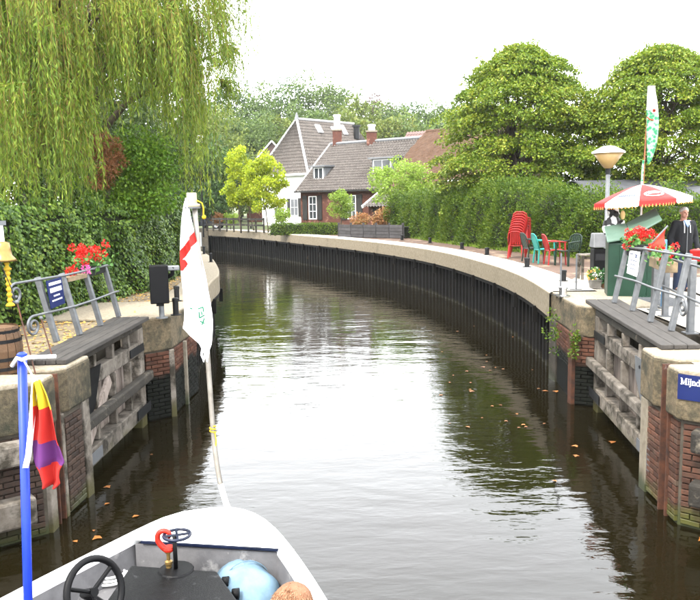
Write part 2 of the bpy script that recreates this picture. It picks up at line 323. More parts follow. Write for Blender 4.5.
# ------------------------------------------------------------------ the banks in plan
RB = [(3.94, 14.9), (4.10, 17.0), (4.16, 19.0), (4.05, 21.95), (3.47, 26.98), (2.38, 31.76), (0.25, 37.73), (-2.66, 44.19), (-6.84, 53.0), (-11.25, 59.75), (-15.5, 64.5), (-24, 70), (-40, 75)]
LB = [(-2.98, 14.4), (-3.08, 15.85), (-3.34, 18.4), (-3.48, 20.2), (-4.07, 23.34), (-5.16, 28.0), (-6.4, 31.8), (-9.2, 37.5), (-14, 44), (-24, 51), (-40, 56)]
rb = resample(catmull([(x, y, 0) for x, y in RB], 0.2), 0.4); lb = resample(catmull([(x, y, 0) for x, y in LB], 0.2), 0.4)
def offset(pts, k):                          # k metres to the right of the direction of travel
    out = []
    for i, p in enumerate(pts):
        d = (pts[min(i + 1, len(pts) - 1)] - pts[max(i - 1, 0)]).normalized(); out.append(Vector((p.x + d.y * k, p.y - d.x * k, 0)))
    return out
def sweep(mb, pts, prof, side):              # prof (landward offset, z), closed ring; side +1 land lies right of travel
    rows = [[Vector((q.x, q.y, z)) for q in offset(pts, o * side)] for o, z in prof]
    n = len(prof)
    for k in range(n):
        a = rows[k]; b = rows[(k + 1) % n]; mb.grid([a, b])
    return mb

# water and ground
def water_material():
    m = bpy.data.materials.new('water'); m.use_nodes = True; nt = m.node_tree; N = nt.nodes; L = nt.links; b = N['Principled BSDF']
    geo = N.new('ShaderNodeNewGeometry'); n0 = N.new('ShaderNodeTexNoise'); n0.inputs['Scale'].default_value = 0.35; n0.inputs['Detail'].default_value = 4; L.new(geo.outputs['Position'], n0.inputs[0])
    rp = N.new('ShaderNodeValToRGB'); rp.color_ramp.elements[0].color = (0.0035, 0.0028, 0.0010, 1); rp.color_ramp.elements[1].color = (0.0065, 0.0050, 0.0018, 1); L.new(n0.outputs[0], rp.inputs[0])
    L.new(rp.outputs[0], b.inputs['Base Color']); b.inputs['Roughness'].default_value = 0.035; b.inputs['IOR'].default_value = 1.333; b.inputs['Specular IOR Level'].default_value = 0.5
    def wave(scale, stretch, rot, detail, dist):
        mp = N.new('ShaderNodeMapping'); mp.inputs['Scale'].default_value = stretch; mp.inputs['Rotation'].default_value = (0, 0, rot); L.new(geo.outputs['Position'], mp.inputs[0])
        n = N.new('ShaderNodeTexNoise'); n.inputs['Scale'].default_value = scale; n.inputs['Detail'].default_value = detail; n.inputs['Roughness'].default_value = 0.5; n.inputs['Distortion'].default_value = 0.4; L.new(mp.outputs[0], n.inputs[0])
        mu = N.new('ShaderNodeMath'); mu.operation = 'MULTIPLY'; mu.inputs[1].default_value = dist; L.new(n.outputs[0], mu.inputs[0]); return mu.outputs[0]
    w1 = wave(1.0, (0.55, 1.5, 1), 0.12, 2.0, 0.013); w2 = wave(3.6, (0.6, 1.6, 1), -0.2, 2.5, 0.0068); w3 = wave(11.0, (0.7, 1.3, 1), 0.3, 2.0, 0.0021)
    # gusts: some patches of the surface are smoother than others
    ng = N.new('ShaderNodeTexNoise'); ng.inputs['Scale'].default_value = 0.28; ng.inputs['Detail'].default_value = 2; L.new(geo.outputs['Position'], ng.inputs[0])
    gr = N.new('ShaderNodeMapRange'); gr.inputs[1].default_value = 0.35; gr.inputs[2].default_value = 0.65; gr.inputs[3].default_value = 0.45; gr.inputs[4].default_value = 1.1; L.new(ng.outputs[0], gr.inputs[0])
    a = N.new('ShaderNodeMath'); a.operation = 'ADD'; L.new(w2, a.inputs[0]); L.new(w3, a.inputs[1])
    g = N.new('ShaderNodeMath'); g.operation = 'MULTIPLY'; L.new(a.outputs[0], g.inputs[0]); L.new(gr.outputs[0], g.inputs[1])
    s = N.new('ShaderNodeMath'); s.operation = 'ADD'; L.new(w1, s.inputs[0]); L.new(g.outputs[0], s.inputs[1])
    bp = N.new('ShaderNodeBump'); bp.inputs['Strength'].default_value = 1.0; bp.inputs['Distance'].default_value = 1.0; L.new(s.outputs[0], bp.inputs['Height']); L.new(bp.outputs[0], b.inputs['Normal'])
    MATS['water'] = m
water_material()
sheet('water', [[(-60, -12), (12, -12), (12, 82), (-60, 82)]], 0.0, 'water')
R_NEAR = [(5.35, -10), (5.25, 6.55), (3.80, 7.95), (3.80, 9.0), (4.72, 9.0), (4.80, 12.75), (4.3, 12.85)]
L_NEAR = [(-5.1, -10), (-4.95, 6.85), (-3.55, 7.95), (-3.55, 9.1), (-3.86, 9.1), (-3.86, 12.3), (-3.4, 12.45)]
r_line = [Vector((x, y, 0)) for x, y in R_NEAR] + offset(rb, 0.35)[1:]; l_line = [Vector((x, y, 0)) for x, y in L_NEAR] + offset(lb, -0.35)[1:]
right_poly = [(p.x, p.y) for p in r_line] + [(-400, 80), (-400, 900), (700, 900), (700, -10)]
left_poly = [(p.x, p.y) for p in l_line] + [(-400, 62), (-400, -10)]
sheet('ground', [right_poly, left_poly], QZ - 0.07, 'grass_ground')

# paving: path on the left bank, brick paving and concrete apron on the right bank
lbo = offset(lb, -0.3)
left_path = [(p.x, p.y) for p in ([Vector((x, y, 0)) for x, y in L_NEAR] + lbo[1:45])] + [(-9.5, 28.5), (-7.2, 22), (-6.2, 12), (-7.0, -10)]
sheet('left_quay_path', [left_path], QZ - 0.03, 'path')
rbo = [p for p in offset(rb, 0.9) if p.y < 58]; hg = [(9.8, 17.5), (8.6, 21.2), (7.3, 24.8), (6.0, 28.2), (4.5, 34.4), (3.1, 41.0), (0.5, 47.0), (-5, 56.5)]
sheet('right_quay_paving', [[(p.x, p.y) for p in rbo] + list(reversed(hg)) + [(9.6, 15.6), (4.9, 15.6)]], QZ - 0.028, 'brick_paving')
sheet('lock_apron', [[(5.3, -10), (5.25, 6.6), (3.82, 7.97), (3.82, 9.0), (4.74, 9.0), (4.82, 12.75), (4.45, 12.9), (4.35, 15.9), (5.6, 18.4), (6.4, 17.6), (10.5, 17.2), (14, 6), (14, -10)]], QZ - 0.02, 'apron')

# fallen leaves on the left path: nobody could count them
_n = 5200; _P = []
while len(_P) < _n:
    y = RNG.uniform(6.5, 27); t = RNG.random() ** 1.3
    xr = np.interp(y, [6.5, 8, 9.2, 12.2, 14.4, 20, 24, 28], [-4.6, -3.6, -3.95, -3.9, -3.3, -3.8, -4.5, -5.6]); xl = np.interp(y, [6.5, 11.6, 14.7, 19.6, 24, 28], [-5.9, -5.6, -5.0, -4.7, -6.0, -7.5])
    if RNG.random() < 0.35 + 0.65 * t: _P.append((xr + (xl - xr) * t, y, QZ - 0.02 + RNG.random() * 0.012))
_A = RNG.normal(size=(_n, 3)); _A[:, 2] *= 0.12
lit = leaves('leaf_litter', _P, _A, RNG.uniform(0.035, 0.08, _n), RNG.uniform(0.025, 0.05, _n), 'litter', nrm=np.tile([0, 0, 1.0], (_n, 1)) + RNG.normal(size=(_n, 3)) * 0.25)
tag(lit, 'yellow fallen leaves scattered over the left quay path', 'leaves', kind='stuff')

# ------------------------------------------------------------------ quay walls
def sheet_pile_mesh(w, z0, z1):
    mb = MB(); d = 0.11; p = [(0, 0), (0.10 * w / 0.4, 0), (0.16 * w / 0.4, d), (0.30 * w / 0.4, d), (0.36 * w / 0.4, 0), (w, 0)]
    for a, b in zip(p[:-1], p[1:]): mb.add([(a[0], a[1], z0), (b[0], b[1], z0), (b[0], b[1], z1), (a[0], a[1], z1)], [(0, 1, 2, 3)])
    return mb
def wall_along(name, label, pts, side, band_h, fender_step, cap_w, lim, topm='coping_top'):
    root = thing(name, label, 'quay wall', (pts[0].x, pts[0].y, 0)); root['kind'] = 'structure'
    vis = pts
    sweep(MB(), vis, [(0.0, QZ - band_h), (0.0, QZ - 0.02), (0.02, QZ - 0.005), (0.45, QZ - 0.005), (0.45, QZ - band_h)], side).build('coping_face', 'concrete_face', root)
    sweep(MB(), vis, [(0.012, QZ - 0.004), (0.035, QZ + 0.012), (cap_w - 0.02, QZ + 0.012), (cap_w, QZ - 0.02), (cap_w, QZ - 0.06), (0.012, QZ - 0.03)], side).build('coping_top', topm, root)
    back = offset(pts, 0.17 * side); base_mesh = None
    for i, (a, b) in enumerate(zip(back[:-1], back[1:])):
        if i >= lim: break
        d = b - a; w = d.length
        if base_mesh is None:
            mb = sheet_pile_mesh(0.4, -0.5, QZ - band_h + 0.02); me = bpy.data.meshes.new('sheet_pile'); me.from_pydata(mb.v, [], mb.f); me.materials.append(MATS['sheet_steel']); base_mesh = me
        o = bpy.data.objects.new('sheet_pile', base_mesh); COL.objects.link(o); o.parent = root
        o.location = (a.x - root.location.x, a.y - root.location.y, 0); o.rotation_euler = (0, 0, math.atan2(d.y, d.x)); o.scale = (w / 0.4 * 1.002, -side * 1.0 if side < 0 else -1.0, 1)
        if side < 0: o.scale = (w / 0.4 * 1.002, 1.0, 1)
    # waling beam under the coping and short fender blocks on it
    sweep(MB(), pts[:lim], [(0.02, QZ - band_h - 0.10), (0.02, QZ - band_h - 0.004), (0.16, QZ - band_h - 0.004), (0.16, QZ - band_h - 0.10)], side).build('waling', 'sheet_steel', root)
    fp = offset(pts, -0.02 * side)
    for i in range(4, lim, fender_step):
        p = fp[i]; MB().box((p.x, p.y, QZ - band_h - 0.16), (0.10, 0.10, 0.36), math.atan2((fp[i + 1] - p).y, (fp[i + 1] - p).x)).build('fender_block', 'sheet_steel', root)
    return root
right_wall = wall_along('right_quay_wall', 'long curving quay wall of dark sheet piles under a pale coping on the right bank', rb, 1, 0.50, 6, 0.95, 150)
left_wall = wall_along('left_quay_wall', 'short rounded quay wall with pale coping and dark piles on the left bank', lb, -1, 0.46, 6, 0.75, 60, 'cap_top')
# end pillar of the far quay with a depth gauge board
p = Vector(RB[9] + (0,)); MB().box((p.x - 0.15, p.y - 0.2, QZ / 2 + 0.02), (0.9, 0.5, QZ + 0.1)).build('end_pillar', 'concrete', right_wall, bev=0.03)
MB().box((p.x - 0.35, p.y - 0.48, 0.95), (0.28, 0.04, 1.1)).build('gauge_board', 'white_paint', right_wall)

# ------------------------------------------------------------------ bricks, lock heads
BRICKS = {}
def brick_mesh(L, m):
    k = (round(L, 3), m)
    if k not in BRICKS:
        mb = MB(); x, y, z = L / 2, 0.03, 0.0265; c = 0.005
        # a box with a chamfered front
        vs = [(-x, y, -z), (x, y, -z), (x, y, z), (-x, y, z), (-x, -y + c, -z), (x, -y + c, -z), (x, -y + c, z), (-x, -y + c, z), (-x + c, -y, -z + c), (x - c, -y, -z + c), (x - c, -y, z - c), (-x + c, -y, z - c)]
        fs = [(0, 1, 5, 4), (1, 2, 6, 5), (2, 3, 7, 6), (3, 0, 4, 7), (4, 5, 9, 8), (5, 6, 10, 9), (6, 7, 11, 10), (7, 4, 8, 11), (8, 9, 10, 11)]
        me = bpy.data.meshes.new('brick'); me.from_pydata(vs, [], fs); me.materials.append(MATS[m]); BRICKS[k] = me
    return BRICKS[k]
def brick_face(parent, p0, p1, z0, z1, m, rng=RNG):
    """courses of single bricks on the face p0 -> p1 (outside lies right of travel)"""
    a = Vector((p0[0], p0[1], 0)); b = Vector((p1[0], p1[1], 0)); d = (b - a); L = d.length; d.normalize(); ang = math.atan2(d.y, d.x); nrm = Vector((d.y, -d.x, 0))
    ch = 0.066; ln = 0.215; j = 0.010; org = ORG[parent]; row = 0; z = z0
    while z + ch <= z1 + 0.001:
        x = 0.0; first = True
        while x < L - 0.02:
            w = ln if not (first and row % 2) else ln / 2 - j / 2
            if L - x - w < 0.05: w = L - x
            w = min(w, L - x); first = False
            if w > 0.02:
                o = bpy.data.objects.new('brick', brick_mesh(round(w - j, 2) if w > 0.03 else 0.02, m)); COL.objects.link(o); o.parent = parent
                q = a + d * (x + w / 2) + nrm * (rng.uniform(-0.006, 0.004) + 0.0); o.location = (q.x - org.x, q.y - org.y, z + ch / 2 - org.z)
                o.rotation_euler = (rng.normal() * 0.012, rng.normal() * 0.01, ang + rng.normal() * 0.008)
            x += w
        z += ch; row += 1
def pier(name, label, body, cap, z_cap, capmat, mort, faces, m, strips=()):
    cx = sum(p[0] for p in body) / len(body); cy = sum(p[1] for p in body) / len(body)
    root = thing(name, label, 'lock pier', (cx, cy, 0))
    MB().prism(body, -0.6, z_cap + 0.02).build('masonry', mort, root)
    MB().prism(cap, z_cap, QZ - 0.012).build('capstone', capmat, root, bev=0.03)
    ccx = sum(p[0] for p in cap) / len(cap); ccy = sum(p[1] for p in cap) / len(cap)
    MB().prism([(p[0] + (0.012 if p[0] < ccx else -0.012), p[1] + (0.012 if p[1] < ccy else -0.012)) for p in cap], QZ - 0.045, QZ + 0.012).build('cap_lit_top', 'cap_top', root, bev=0.02)  # paler skin over weathered sides; light from above is put into its colour
    for a, b, z0, z1 in faces: brick_face(root, a, b, z0, z1, m)
    for a, b, w, mm, nm in strips:
        a = Vector((a[0], a[1], -0.5)); b = Vector((b[0], b[1], z_cap - 0.004)); MB().box(((a.x + b.x) / 2, (a.y + b.y) / 2, (a.z + b.z) / 2), (w[0], w[1], b.z - a.z), w[2]).build(nm, mm, root, bev=0.01)
    return root
# right bank, near pair (a stop-log slot between them), flared towards the camera
pr1 = pier('lock_pier', 'right lock pier of brick with dark mottled cap beside the gate end', [(3.58, 8.38), (5.2, 8.38), (5.2, 9.08), (3.60, 9.08)], [(3.50, 8.62), (3.68, 8.36), (5.25, 8.36), (5.25, 9.12), (3.54, 9.12)], 1.15, 'pier_cap', 'mortar',
           [((3.575, 8.86), (3.572, 8.39), 0.03, 1.14)], 'brick', [((3.58, 8.97), (3.58, 8.97), (0.08, 0.2, 0), 'concrete', 'corner_strip')])
fl = Vector((0.76, -0.65, 0)).normalized(); q0 = Vector((3.54, 7.93, 0)); q1 = q0 + fl * 2.2
pr2 = pier('lock_pier', 'right lock pier of red brick carrying the blue name sign', [(3.54, 8.14), (3.54, 7.93), (q1.x, q1.y), (q1.x + 0.9, q1.y), (6.1, 8.14)], [(3.45, 8.16), (3.46, 7.90), (3.50, 7.84), (q1.x - 0.03, q1.y - 0.09), (q1.x + 0.95, q1.y - 0.06), (6.15, 8.16)], 1.20, 'pier_cap', 'mortar',
           [((3.535, 8.14), (3.535, 7.94), 0.03, 1.19), ((3.555, 7.905), (q0.x + fl.x * 1.5, q0.y + fl.y * 1.5 - 0.02), 0.03, 1.19)], 'brick')
slot = thing('stop_log_slot', 'rusty steel stop log slot between the two right brick piers', 'steel slot', (3.6, 8.26, 0))
for y in (8.17, 8.35): MB().box((3.56, y, 0.60), (0.14, 0.025, 2.2)).build('flange', 'rust_steel', slot)
MB().box((3.70, 8.26, 0.58), (0.03, 0.2, 2.2)).build('web', 'rust_steel', slot)
MB().box((3.60, 8.9, 0.42), (0.10, 0.22, 0.34)).build('anchor_plate', 'galv', pr1)
# right bank, far pier
pr3 = pier('lock_pier', 'right far lock pier at the start of the curved quay wall', [(3.88, 12.9), (4.24, 12.72), (5.2, 12.72), (5.2, 15.2), (4.08, 15.2)], [(3.90, 13.0), (4.02, 12.74), (4.26, 12.66), (5.25, 12.66), (5.25, 15.1), (4.0, 15.1)], 1.22, 'pier_cap', 'mortar_wet',
           [((3.875, 12.88), (4.235, 12.70), 0.02, 1.21), ((4.01, 14.5), (3.89, 13.15), 0.55, 1.21)], 'brick_wet', [((3.85, 12.99), (3.85, 12.99), (0.09, 0.16, 0.1), 'rust_steel', 'guard_strip'), ((4.02, 14.75), (4.02, 14.75), (0.1, 0.35, 0.1), 'dark_wood', 'guard_post')])
# left bank, near pair
fl2 = Vector((-0.78, -0.62, 0)).normalized(); p0 = Vector((-3.36, 7.98, 0)); p1_ = p0 + fl2 * 2.2
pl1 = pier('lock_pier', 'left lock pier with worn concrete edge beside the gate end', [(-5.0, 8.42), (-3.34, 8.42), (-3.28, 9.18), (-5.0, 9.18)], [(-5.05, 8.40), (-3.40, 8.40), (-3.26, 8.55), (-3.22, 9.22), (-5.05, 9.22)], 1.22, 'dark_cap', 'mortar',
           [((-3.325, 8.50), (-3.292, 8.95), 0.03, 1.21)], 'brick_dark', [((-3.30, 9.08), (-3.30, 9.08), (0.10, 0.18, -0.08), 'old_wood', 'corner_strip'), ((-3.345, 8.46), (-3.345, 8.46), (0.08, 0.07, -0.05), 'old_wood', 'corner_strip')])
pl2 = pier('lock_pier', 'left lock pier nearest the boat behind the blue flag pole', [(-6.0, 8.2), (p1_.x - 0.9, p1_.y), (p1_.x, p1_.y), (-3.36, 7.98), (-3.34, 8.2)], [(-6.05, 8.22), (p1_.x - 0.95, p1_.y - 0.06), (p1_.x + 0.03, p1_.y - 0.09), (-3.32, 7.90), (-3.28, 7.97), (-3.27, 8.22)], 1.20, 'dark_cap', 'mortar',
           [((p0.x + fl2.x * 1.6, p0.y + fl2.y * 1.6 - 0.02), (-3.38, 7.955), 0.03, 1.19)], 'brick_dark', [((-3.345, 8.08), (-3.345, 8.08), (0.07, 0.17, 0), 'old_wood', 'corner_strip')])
slot2 = thing('stop_log_slot', 'narrow dark slot between the two left lock piers', 'steel slot', (-3.4, 8.31, 0))
for y in (8.235, 8.39): MB().box((-3.37, y, 0.60), (0.12, 0.022, 2.2)).build('flange', 'rust_steel', slot2)
MB().box((-3.50, 8.31, 0.58), (0.03, 0.17, 2.2)).build('web', 'rust_steel', slot2)
# left bank, far pier
pl3 = pier('lock_pier', 'left far lock pier with concrete band over wet black brick', [(-5.0, 12.3), (-3.40, 12.3), (-3.06, 12.62), (-2.99, 14.5), (-5.0, 14.5)], [(-5.05, 12.24), (-3.42, 12.24), (-3.02, 12.60), (-2.95, 14.5), (-5.05, 14.5)], 1.16, 'pier_cap', 'mortar_wet',
           [((-4.15, 12.285), (-3.41, 12.285), 0.02, 1.15), ((-3.395, 12.285), (-3.07, 12.585), 0.02, 1.15), ((-3.045, 12.72), (-2.985, 14.4), 0.02, 1.15)], 'brick_wet', [((-3.03, 12.62), (-3.03, 12.62), (0.09, 0.1, 0.3), 'old_wood', 'guard_post'), ((-2.97, 13.4), (-2.97, 13.4), (0.06, 0.09, 0.0), 'concrete', 'guard_strip')])
# plain walls: gate recesses and the chamber behind the camera
for nm, a, b in (('right_recess_wall', (4.72, 9.0), (4.80, 12.8)), ('left_recess_wall', (-3.86, 9.1), (-3.86, 12.35))):
    s = 1 if a[0] > 0 else -1; w = MB().bar((a[0] + s * 0.12, a[1], 0.55), (b[0] + s * 0.12, b[1], 0.55), 0.24, 2.24).build(nm, 'mortar_wet'); w['kind'] = 'structure'
for nm, x0, y1, s in (('right_chamber_wall', 5.25, 6.55, 1), ('left_chamber_wall', -4.95, 6.85, -1)):
    w = MB().bar((x0 + s * 0.2, -10, 0.55), (x0 + s * 0.2, y1, 0.55), 0.4, 2.28).build(nm, 'mortar'); w['kind'] = 'structure'
# timber fenders on the flared walls
def fenders(label, p, d, n, lens, zs, mat_):
    r = thing('timber_fender', label, 'fender', (p.x, p.y, 0))
    for z, L, h in zs:
        a = p + d * 0.16 + n * 0.14; b = p + d * lens + n * 0.14; MB().bar((a.x, a.y, z), (b.x, b.y, z), 0.2, h).build('beam', mat_, r, bev=0.03)
    for t in (0.62, 1.5):
        q = p + d * t + n * 0.02; MB().box((q.x, q.y, 0.25), (0.14, 0.2, 1.7), math.atan2(d.y, d.x)).build('post', 'old_wood', r, bev=0.02)
    return r
fenders('two dark fender beams on the brick pier below the name sign', q0, fl, Vector((-fl.y * -1, -fl.x, 0)) if False else Vector((-0.65, -0.76, 0)).normalized(), 2.0, ((1.02, 2, 0.24), (0.45, 2, 0.26)), 'dark_wood')
fenders('weathered fender beams on the left pier behind the flag', p0, fl2, Vector((0.62, -0.78, 0)).normalized(), 2.0, ((1.02, 2, 0.24), (0.38, 2, 0.30)), 'old_wood')
# blue name sign on the right pier: only the visible part of the name is lettered
def font_mesh(txt, size, place, M, m, parent, name='lettering', off=0.0):
    cu = bpy.data.curves.new(name, 'FONT'); cu.body = txt; cu.size = size; cu.extrude = 0.002; cu.offset = 0.0
    cu.materials.append(MATS[m]); t_ = bpy.data.objects.new('tmp_text', cu); COL.objects.link(t_); bpy.context.view_layer.update()
    me = bpy.data.meshes.new_from_object(t_.evaluated_get(bpy.context.evaluated_depsgraph_get())); bpy.data.objects.remove(t_)
    o = bpy.data.objects.new(name, me); COL.objects.link(o); o.parent = parent; ORG[o] = ORG[parent]
    o.matrix_local = Matrix.Translation(Vector(place) - ORG[parent]) @ M.to_4x4(); return o
sd = fl; sn = Vector((-0.65, -0.76, 0)).normalized()
so = q0 + sd * -0.02 + sn * 0.105
name_sign = thing('name_sign', 'dark blue sign with white name lettering on the right lock pier', 'sign', (so.x, so.y, 1.2))
sa = so + Vector((0, 0, 1.70)); sb = sa + sd * 1.1
MB().plate([sa + Vector((0, 0, -0.27)), sb + Vector((0, 0, -0.27)), sb, sa], 0.012).build('panel', 'blue_sign', name_sign)
Mt = Matrix(((sd.x, 0, sn.x), (sd.y, 0, sn.y), (0, 1, 0)))
tp = sa + sd * 0.035 + sn * 0.008 + Vector((0, 0, -0.115))
def serif_letters(parent, o, xd, zd, nd, H, sx, m):
    """'Mijnden' in a slab-serif face: every letter drawn from thick strokes, H the capital height"""
    def stroke(mb, pts, w):
        for (x0, y0), (x1, y1) in zip(pts[:-1], pts[1:]):
            dx, dy = x1 - x0, y1 - y0; l = math.hypot(dx, dy) or 1; nx, ny = -dy / l * w / 2, dx / l * w / 2; ex, ey = dx / l * w * 0.12, dy / l * w * 0.12
            mb.plate([o + xd * ((x + cur) * H * sx) + zd * (y * H) + nd * 0.003 for x, y in ((x0 + nx - ex, y0 + ny - ey), (x1 + nx + ex, y1 + ny + ey), (x1 - nx + ex, y1 - ny + ey), (x0 - nx - ex, y0 - ny - ey))], 0.003)
    arc = lambda cx, cy, rx, ry, a0, a1, n=9: [(cx + rx * math.cos(math.radians(a0 + (a1 - a0) * i / n)), cy + ry * math.sin(math.radians(a0 + (a1 - a0) * i / n))) for i in range(n + 1)]
    ser = lambda x, y, w=0.30: ([(x - w / 2, y), (x + w / 2, y)], 0.07)
    n_ = [([(0.16, 0), (0.16, 0.66)], 0.15), ser(0.16, 0.035), ([(0.02, 0.64), (0.16, 0.64)], 0.07), (arc(0.38, 0.42, 0.17, 0.22, 150, 0), 0.13), ([(0.55, 0.42), (0.55, 0)], 0.15), ser(0.55, 0.035)]
    glyphs = [('M', 1.18, [([(0.14, 0), (0.14, 1)], 0.09), ser(0.14, 0.035), ser(0.10, 0.965, 0.24), ([(0.16, 0.95), (0.52, 0.08)], 0.16), ([(0.52, 0.08), (0.86, 0.95)], 0.08), ([(0.92, 0), (0.92, 1)], 0.17), ser(0.92, 0.035, 0.36), ser(0.97, 0.965, 0.26)]),
              ('i', 0.36, [([(0.17, 0), (0.17, 0.66)], 0.15), ser(0.17, 0.035), ([(0.03, 0.64), (0.17, 0.64)], 0.07), ([(0.17, 0.82), (0.17, 0.97)], 0.15)]),
              ('j', 0.36, [([(0.17, -0.10), (0.17, 0.66)], 0.15), ([(0.03, 0.64), (0.17, 0.64)], 0.07), ([(0.17, 0.82), (0.17, 0.97)], 0.15), (arc(0.02, -0.10, 0.15, 0.14, 0, -110), 0.10)]),
              ('n', 0.74, n_), ('d', 0.74, [(arc(0.30, 0.32, 0.22, 0.31, 40, 320, 14), 0.12), ([(0.55, 0), (0.55, 1)], 0.15), ([(0.40, 0.97), (0.55, 0.97)], 0.07), ([(0.55, 0.035), (0.70, 0.035)], 0.07)]),
              ('e', 0.66, [(arc(0.31, 0.33, 0.23, 0.31, 5, 320, 16), 0.12), ([(0.10, 0.36), (0.54, 0.36)], 0.07)]), ('n', 0.74, n_)]
    cur = 0.0
    for ch, adv, st in glyphs:
        mb = MB()
        for pts, w in st: stroke(mb, pts, w)
        mb.build('letter', m, parent); cur += adv
serif_letters(name_sign, sa + sd * 0.03 + sn * 0.006 + Vector((0, 0, -0.105)), sd, Vector((0, 0, 1)), sn, 0.068, 0.86, 'white_print')
# ------------------------------------------------------------------ lock gates, open and folded back into their recesses
def gate(label, A, B, side, plate_near, planks_m='gate_plank'):
    """A near end, B far end of the canal face; side +1 right bank (canal lies towards -x)"""
    A = Vector((A[0], A[1], 0)); B = Vector((B[0], B[1], 0)); d = (B - A); L = d.length; d.normalize(); n = Vector((-d.y, d.x, 0)) * (1 if side > 0 else -1)   # n points to the canal
    at = lambda t, o, z: A + d * t + n * o + Vector((0, 0, z))
    r = thing('lock_gate', label, 'lock gate', (A.x, A.y, 0))
    for t, nm in ((0.14, 'heel_post'), (L - 0.12, 'mitre_post')): MB().bar(at(t, -0.16, -0.6), at(t, -0.16, 1.62), 0.26, 0.30, n).build(nm, 'old_wood', r, bev=0.02)
    for z, h, o, w in ((1.30, 0.21, -0.10, 0.16), (0.32, 0.24, -0.06, 0.20)): MB().bar(at(0.27, o, z), at(L - 0.26, o, z), w, h).build('rail', 'old_wood', r, bev=0.015)
    MB().bar(at(0.05, -0.16, 1.66), at(L - 0.02, -0.16, 1.66), 0.30, 0.10).build('top_beam', 'dark_wood', r, bev=0.01)
    MB().bar(at(-0.05, 0.06, 0.82), at(L + 0.05, 0.06, 0.82), 0.12, 0.15).build('fender_rail', 'old_wood' if side > 0 else 'dark_wood', r, bev=0.025)
    k = 4
    for i in range(1, k):
        t = L * i / k; MB().bar(at(t, -0.06, 0.445), at(t, -0.06, 1.19), 0.09, 0.11, n).build('stile', 'old_wood', r, bev=0.01)
        MB().bar(at(t, -0.06, 1.41), at(t, -0.06, 1.605), 0.09, 0.10, n).build('stile', 'old_wood', r, bev=0.01)
    nb = int((L - 0.54) / 0.2)
    for i in range(nb):
        t = 0.27 + (L - 0.54) * (i + 0.5) / nb; w = (L - 0.54) / nb - 0.012
        MB().bar(at(t, -0.205 + RNG.uniform(-0.006, 0.006), -0.5), at(t, -0.205, 1.17 + RNG.uniform(-0.02, 0.0)), w, 0.04, n).build('plank', planks_m, r)
    # iron straps and the corner plate
    if plate_near == 'plate':
        MB().plate([at(0.02, 0.016, 1.44), at(0.95, 0.016, 1.44), at(0.90, 0.016, 1.17), at(0.30, 0.016, 0.55), at(0.02, 0.016, 0.50)], 0.014).build('corner_plate', 'galv', r)
        for t, z in ((0.2, 1.33), (0.45, 1.30), (0.7, 1.33)): MB().lathe([(0.022, 0), (0.022, 0.014)], at(t, 0.022, z), 8, M=Matrix(((d.x, 0, n.x), (d.y, 0, n.y), (0, 1, 0)))).build('bolt', 'steel_dark', r)
    else:
        MB().plate([at(0.02, 0.016, 1.46), at(0.85, 0.016, 1.46), at(0.55, 0.016, 0.95), at(0.10, 0.016, 0.72), at(0.02, 0.016, 0.72)], 0.014).build('corner_plate', 'black_paint', r)
        MB().bar(at(0.3, -0.02, 0.5), at(1.25, -0.02, 1.15), 0.06, 0.16).build('brace', 'gate_plank', r, bev=0.01)
    MB().plate([at(L - 0.72, 0.000 if side > 0 else -0.01, 1.36), at(L - 0.02, 0.0 if side > 0 else -0.01, 1.36), at(L - 0.02, 0.0, 1.24), at(L - 0.72, 0.0, 1.24)], 0.012).build('strap', 'steel_dark', r)
    MB().plate([at(L - 0.72, 0.062, 0.40), at(L - 0.02, 0.062, 0.40), at(L - 0.02, 0.062, 0.25), at(L - 0.72, 0.062, 0.25)], 0.012).build('strap', 'steel_dark', r)
    MB().plate([at(0.02, 0.062, 0.40), at(0.6, 0.062, 0.40), at(0.6, 0.062, 0.25), at(0.02, 0.062, 0.25)], 0.012).build('strap', 'galv', r)
    return r, at, L
gr, atR, LR = gate('right timber lock gate with grey corner plate folded into its recess', (3.78, 9.16), (4.10, 12.62), 1, 'plate')
gl, atL, LL = gate('left timber lock gate with black corner plate folded into its recess', (-3.42, 9.24), (-3.36, 12.18), -1, 'black')
def walkway(gate_root, pts, nb, z=1.745, th=0.06, m='deck_wood'):
    """pts near-canal, near-land, far-land, far-canal; planks run along"""
    a, b, c, d = [Vector((p[0], p[1], z)) for p in pts]
    for i in range(nb):
        u0 = i / nb + 0.006; u1 = (i + 1) / nb - 0.006
        q = [a.lerp(b, u0), a.lerp(b, u1), d.lerp(c, u1), d.lerp(c, u0)]; dz = RNG.uniform(-0.003, 0.003)
        MB().hexa([p + Vector((0, 0, dz)) for p in q] + [p + Vector((0, 0, th + dz)) for p in q]).build('deck_plank', m, gate_root, bev=0.012)
walkway(gr, [(3.70, 8.92), (4.18, 8.92), (4.72, 13.2), (4.12, 13.2)], 3)
walkway(gl, [(-3.30, 8.66), (-3.80, 8.66), (-3.80, 12.05), (-3.22, 12.05)], 4)
def curl(c, d, r0, turns=1.6, n=26, sgn=-1):
    """a flat scroll that starts at c heading along d and rolls up downwards"""
    d = Vector(d).normalized(); up = Vector((0, 0, 1)); pts = []; cen = Vector(c) + up * sgn * r0
    for i in range(n + 1):
        t = i / n; a = t * turns * 2 * math.pi; r = r0 * (1 - 0.72 * t); pts.append(cen + d * math.sin(a) * r - up * sgn * math.cos(a) * r)
    return pts
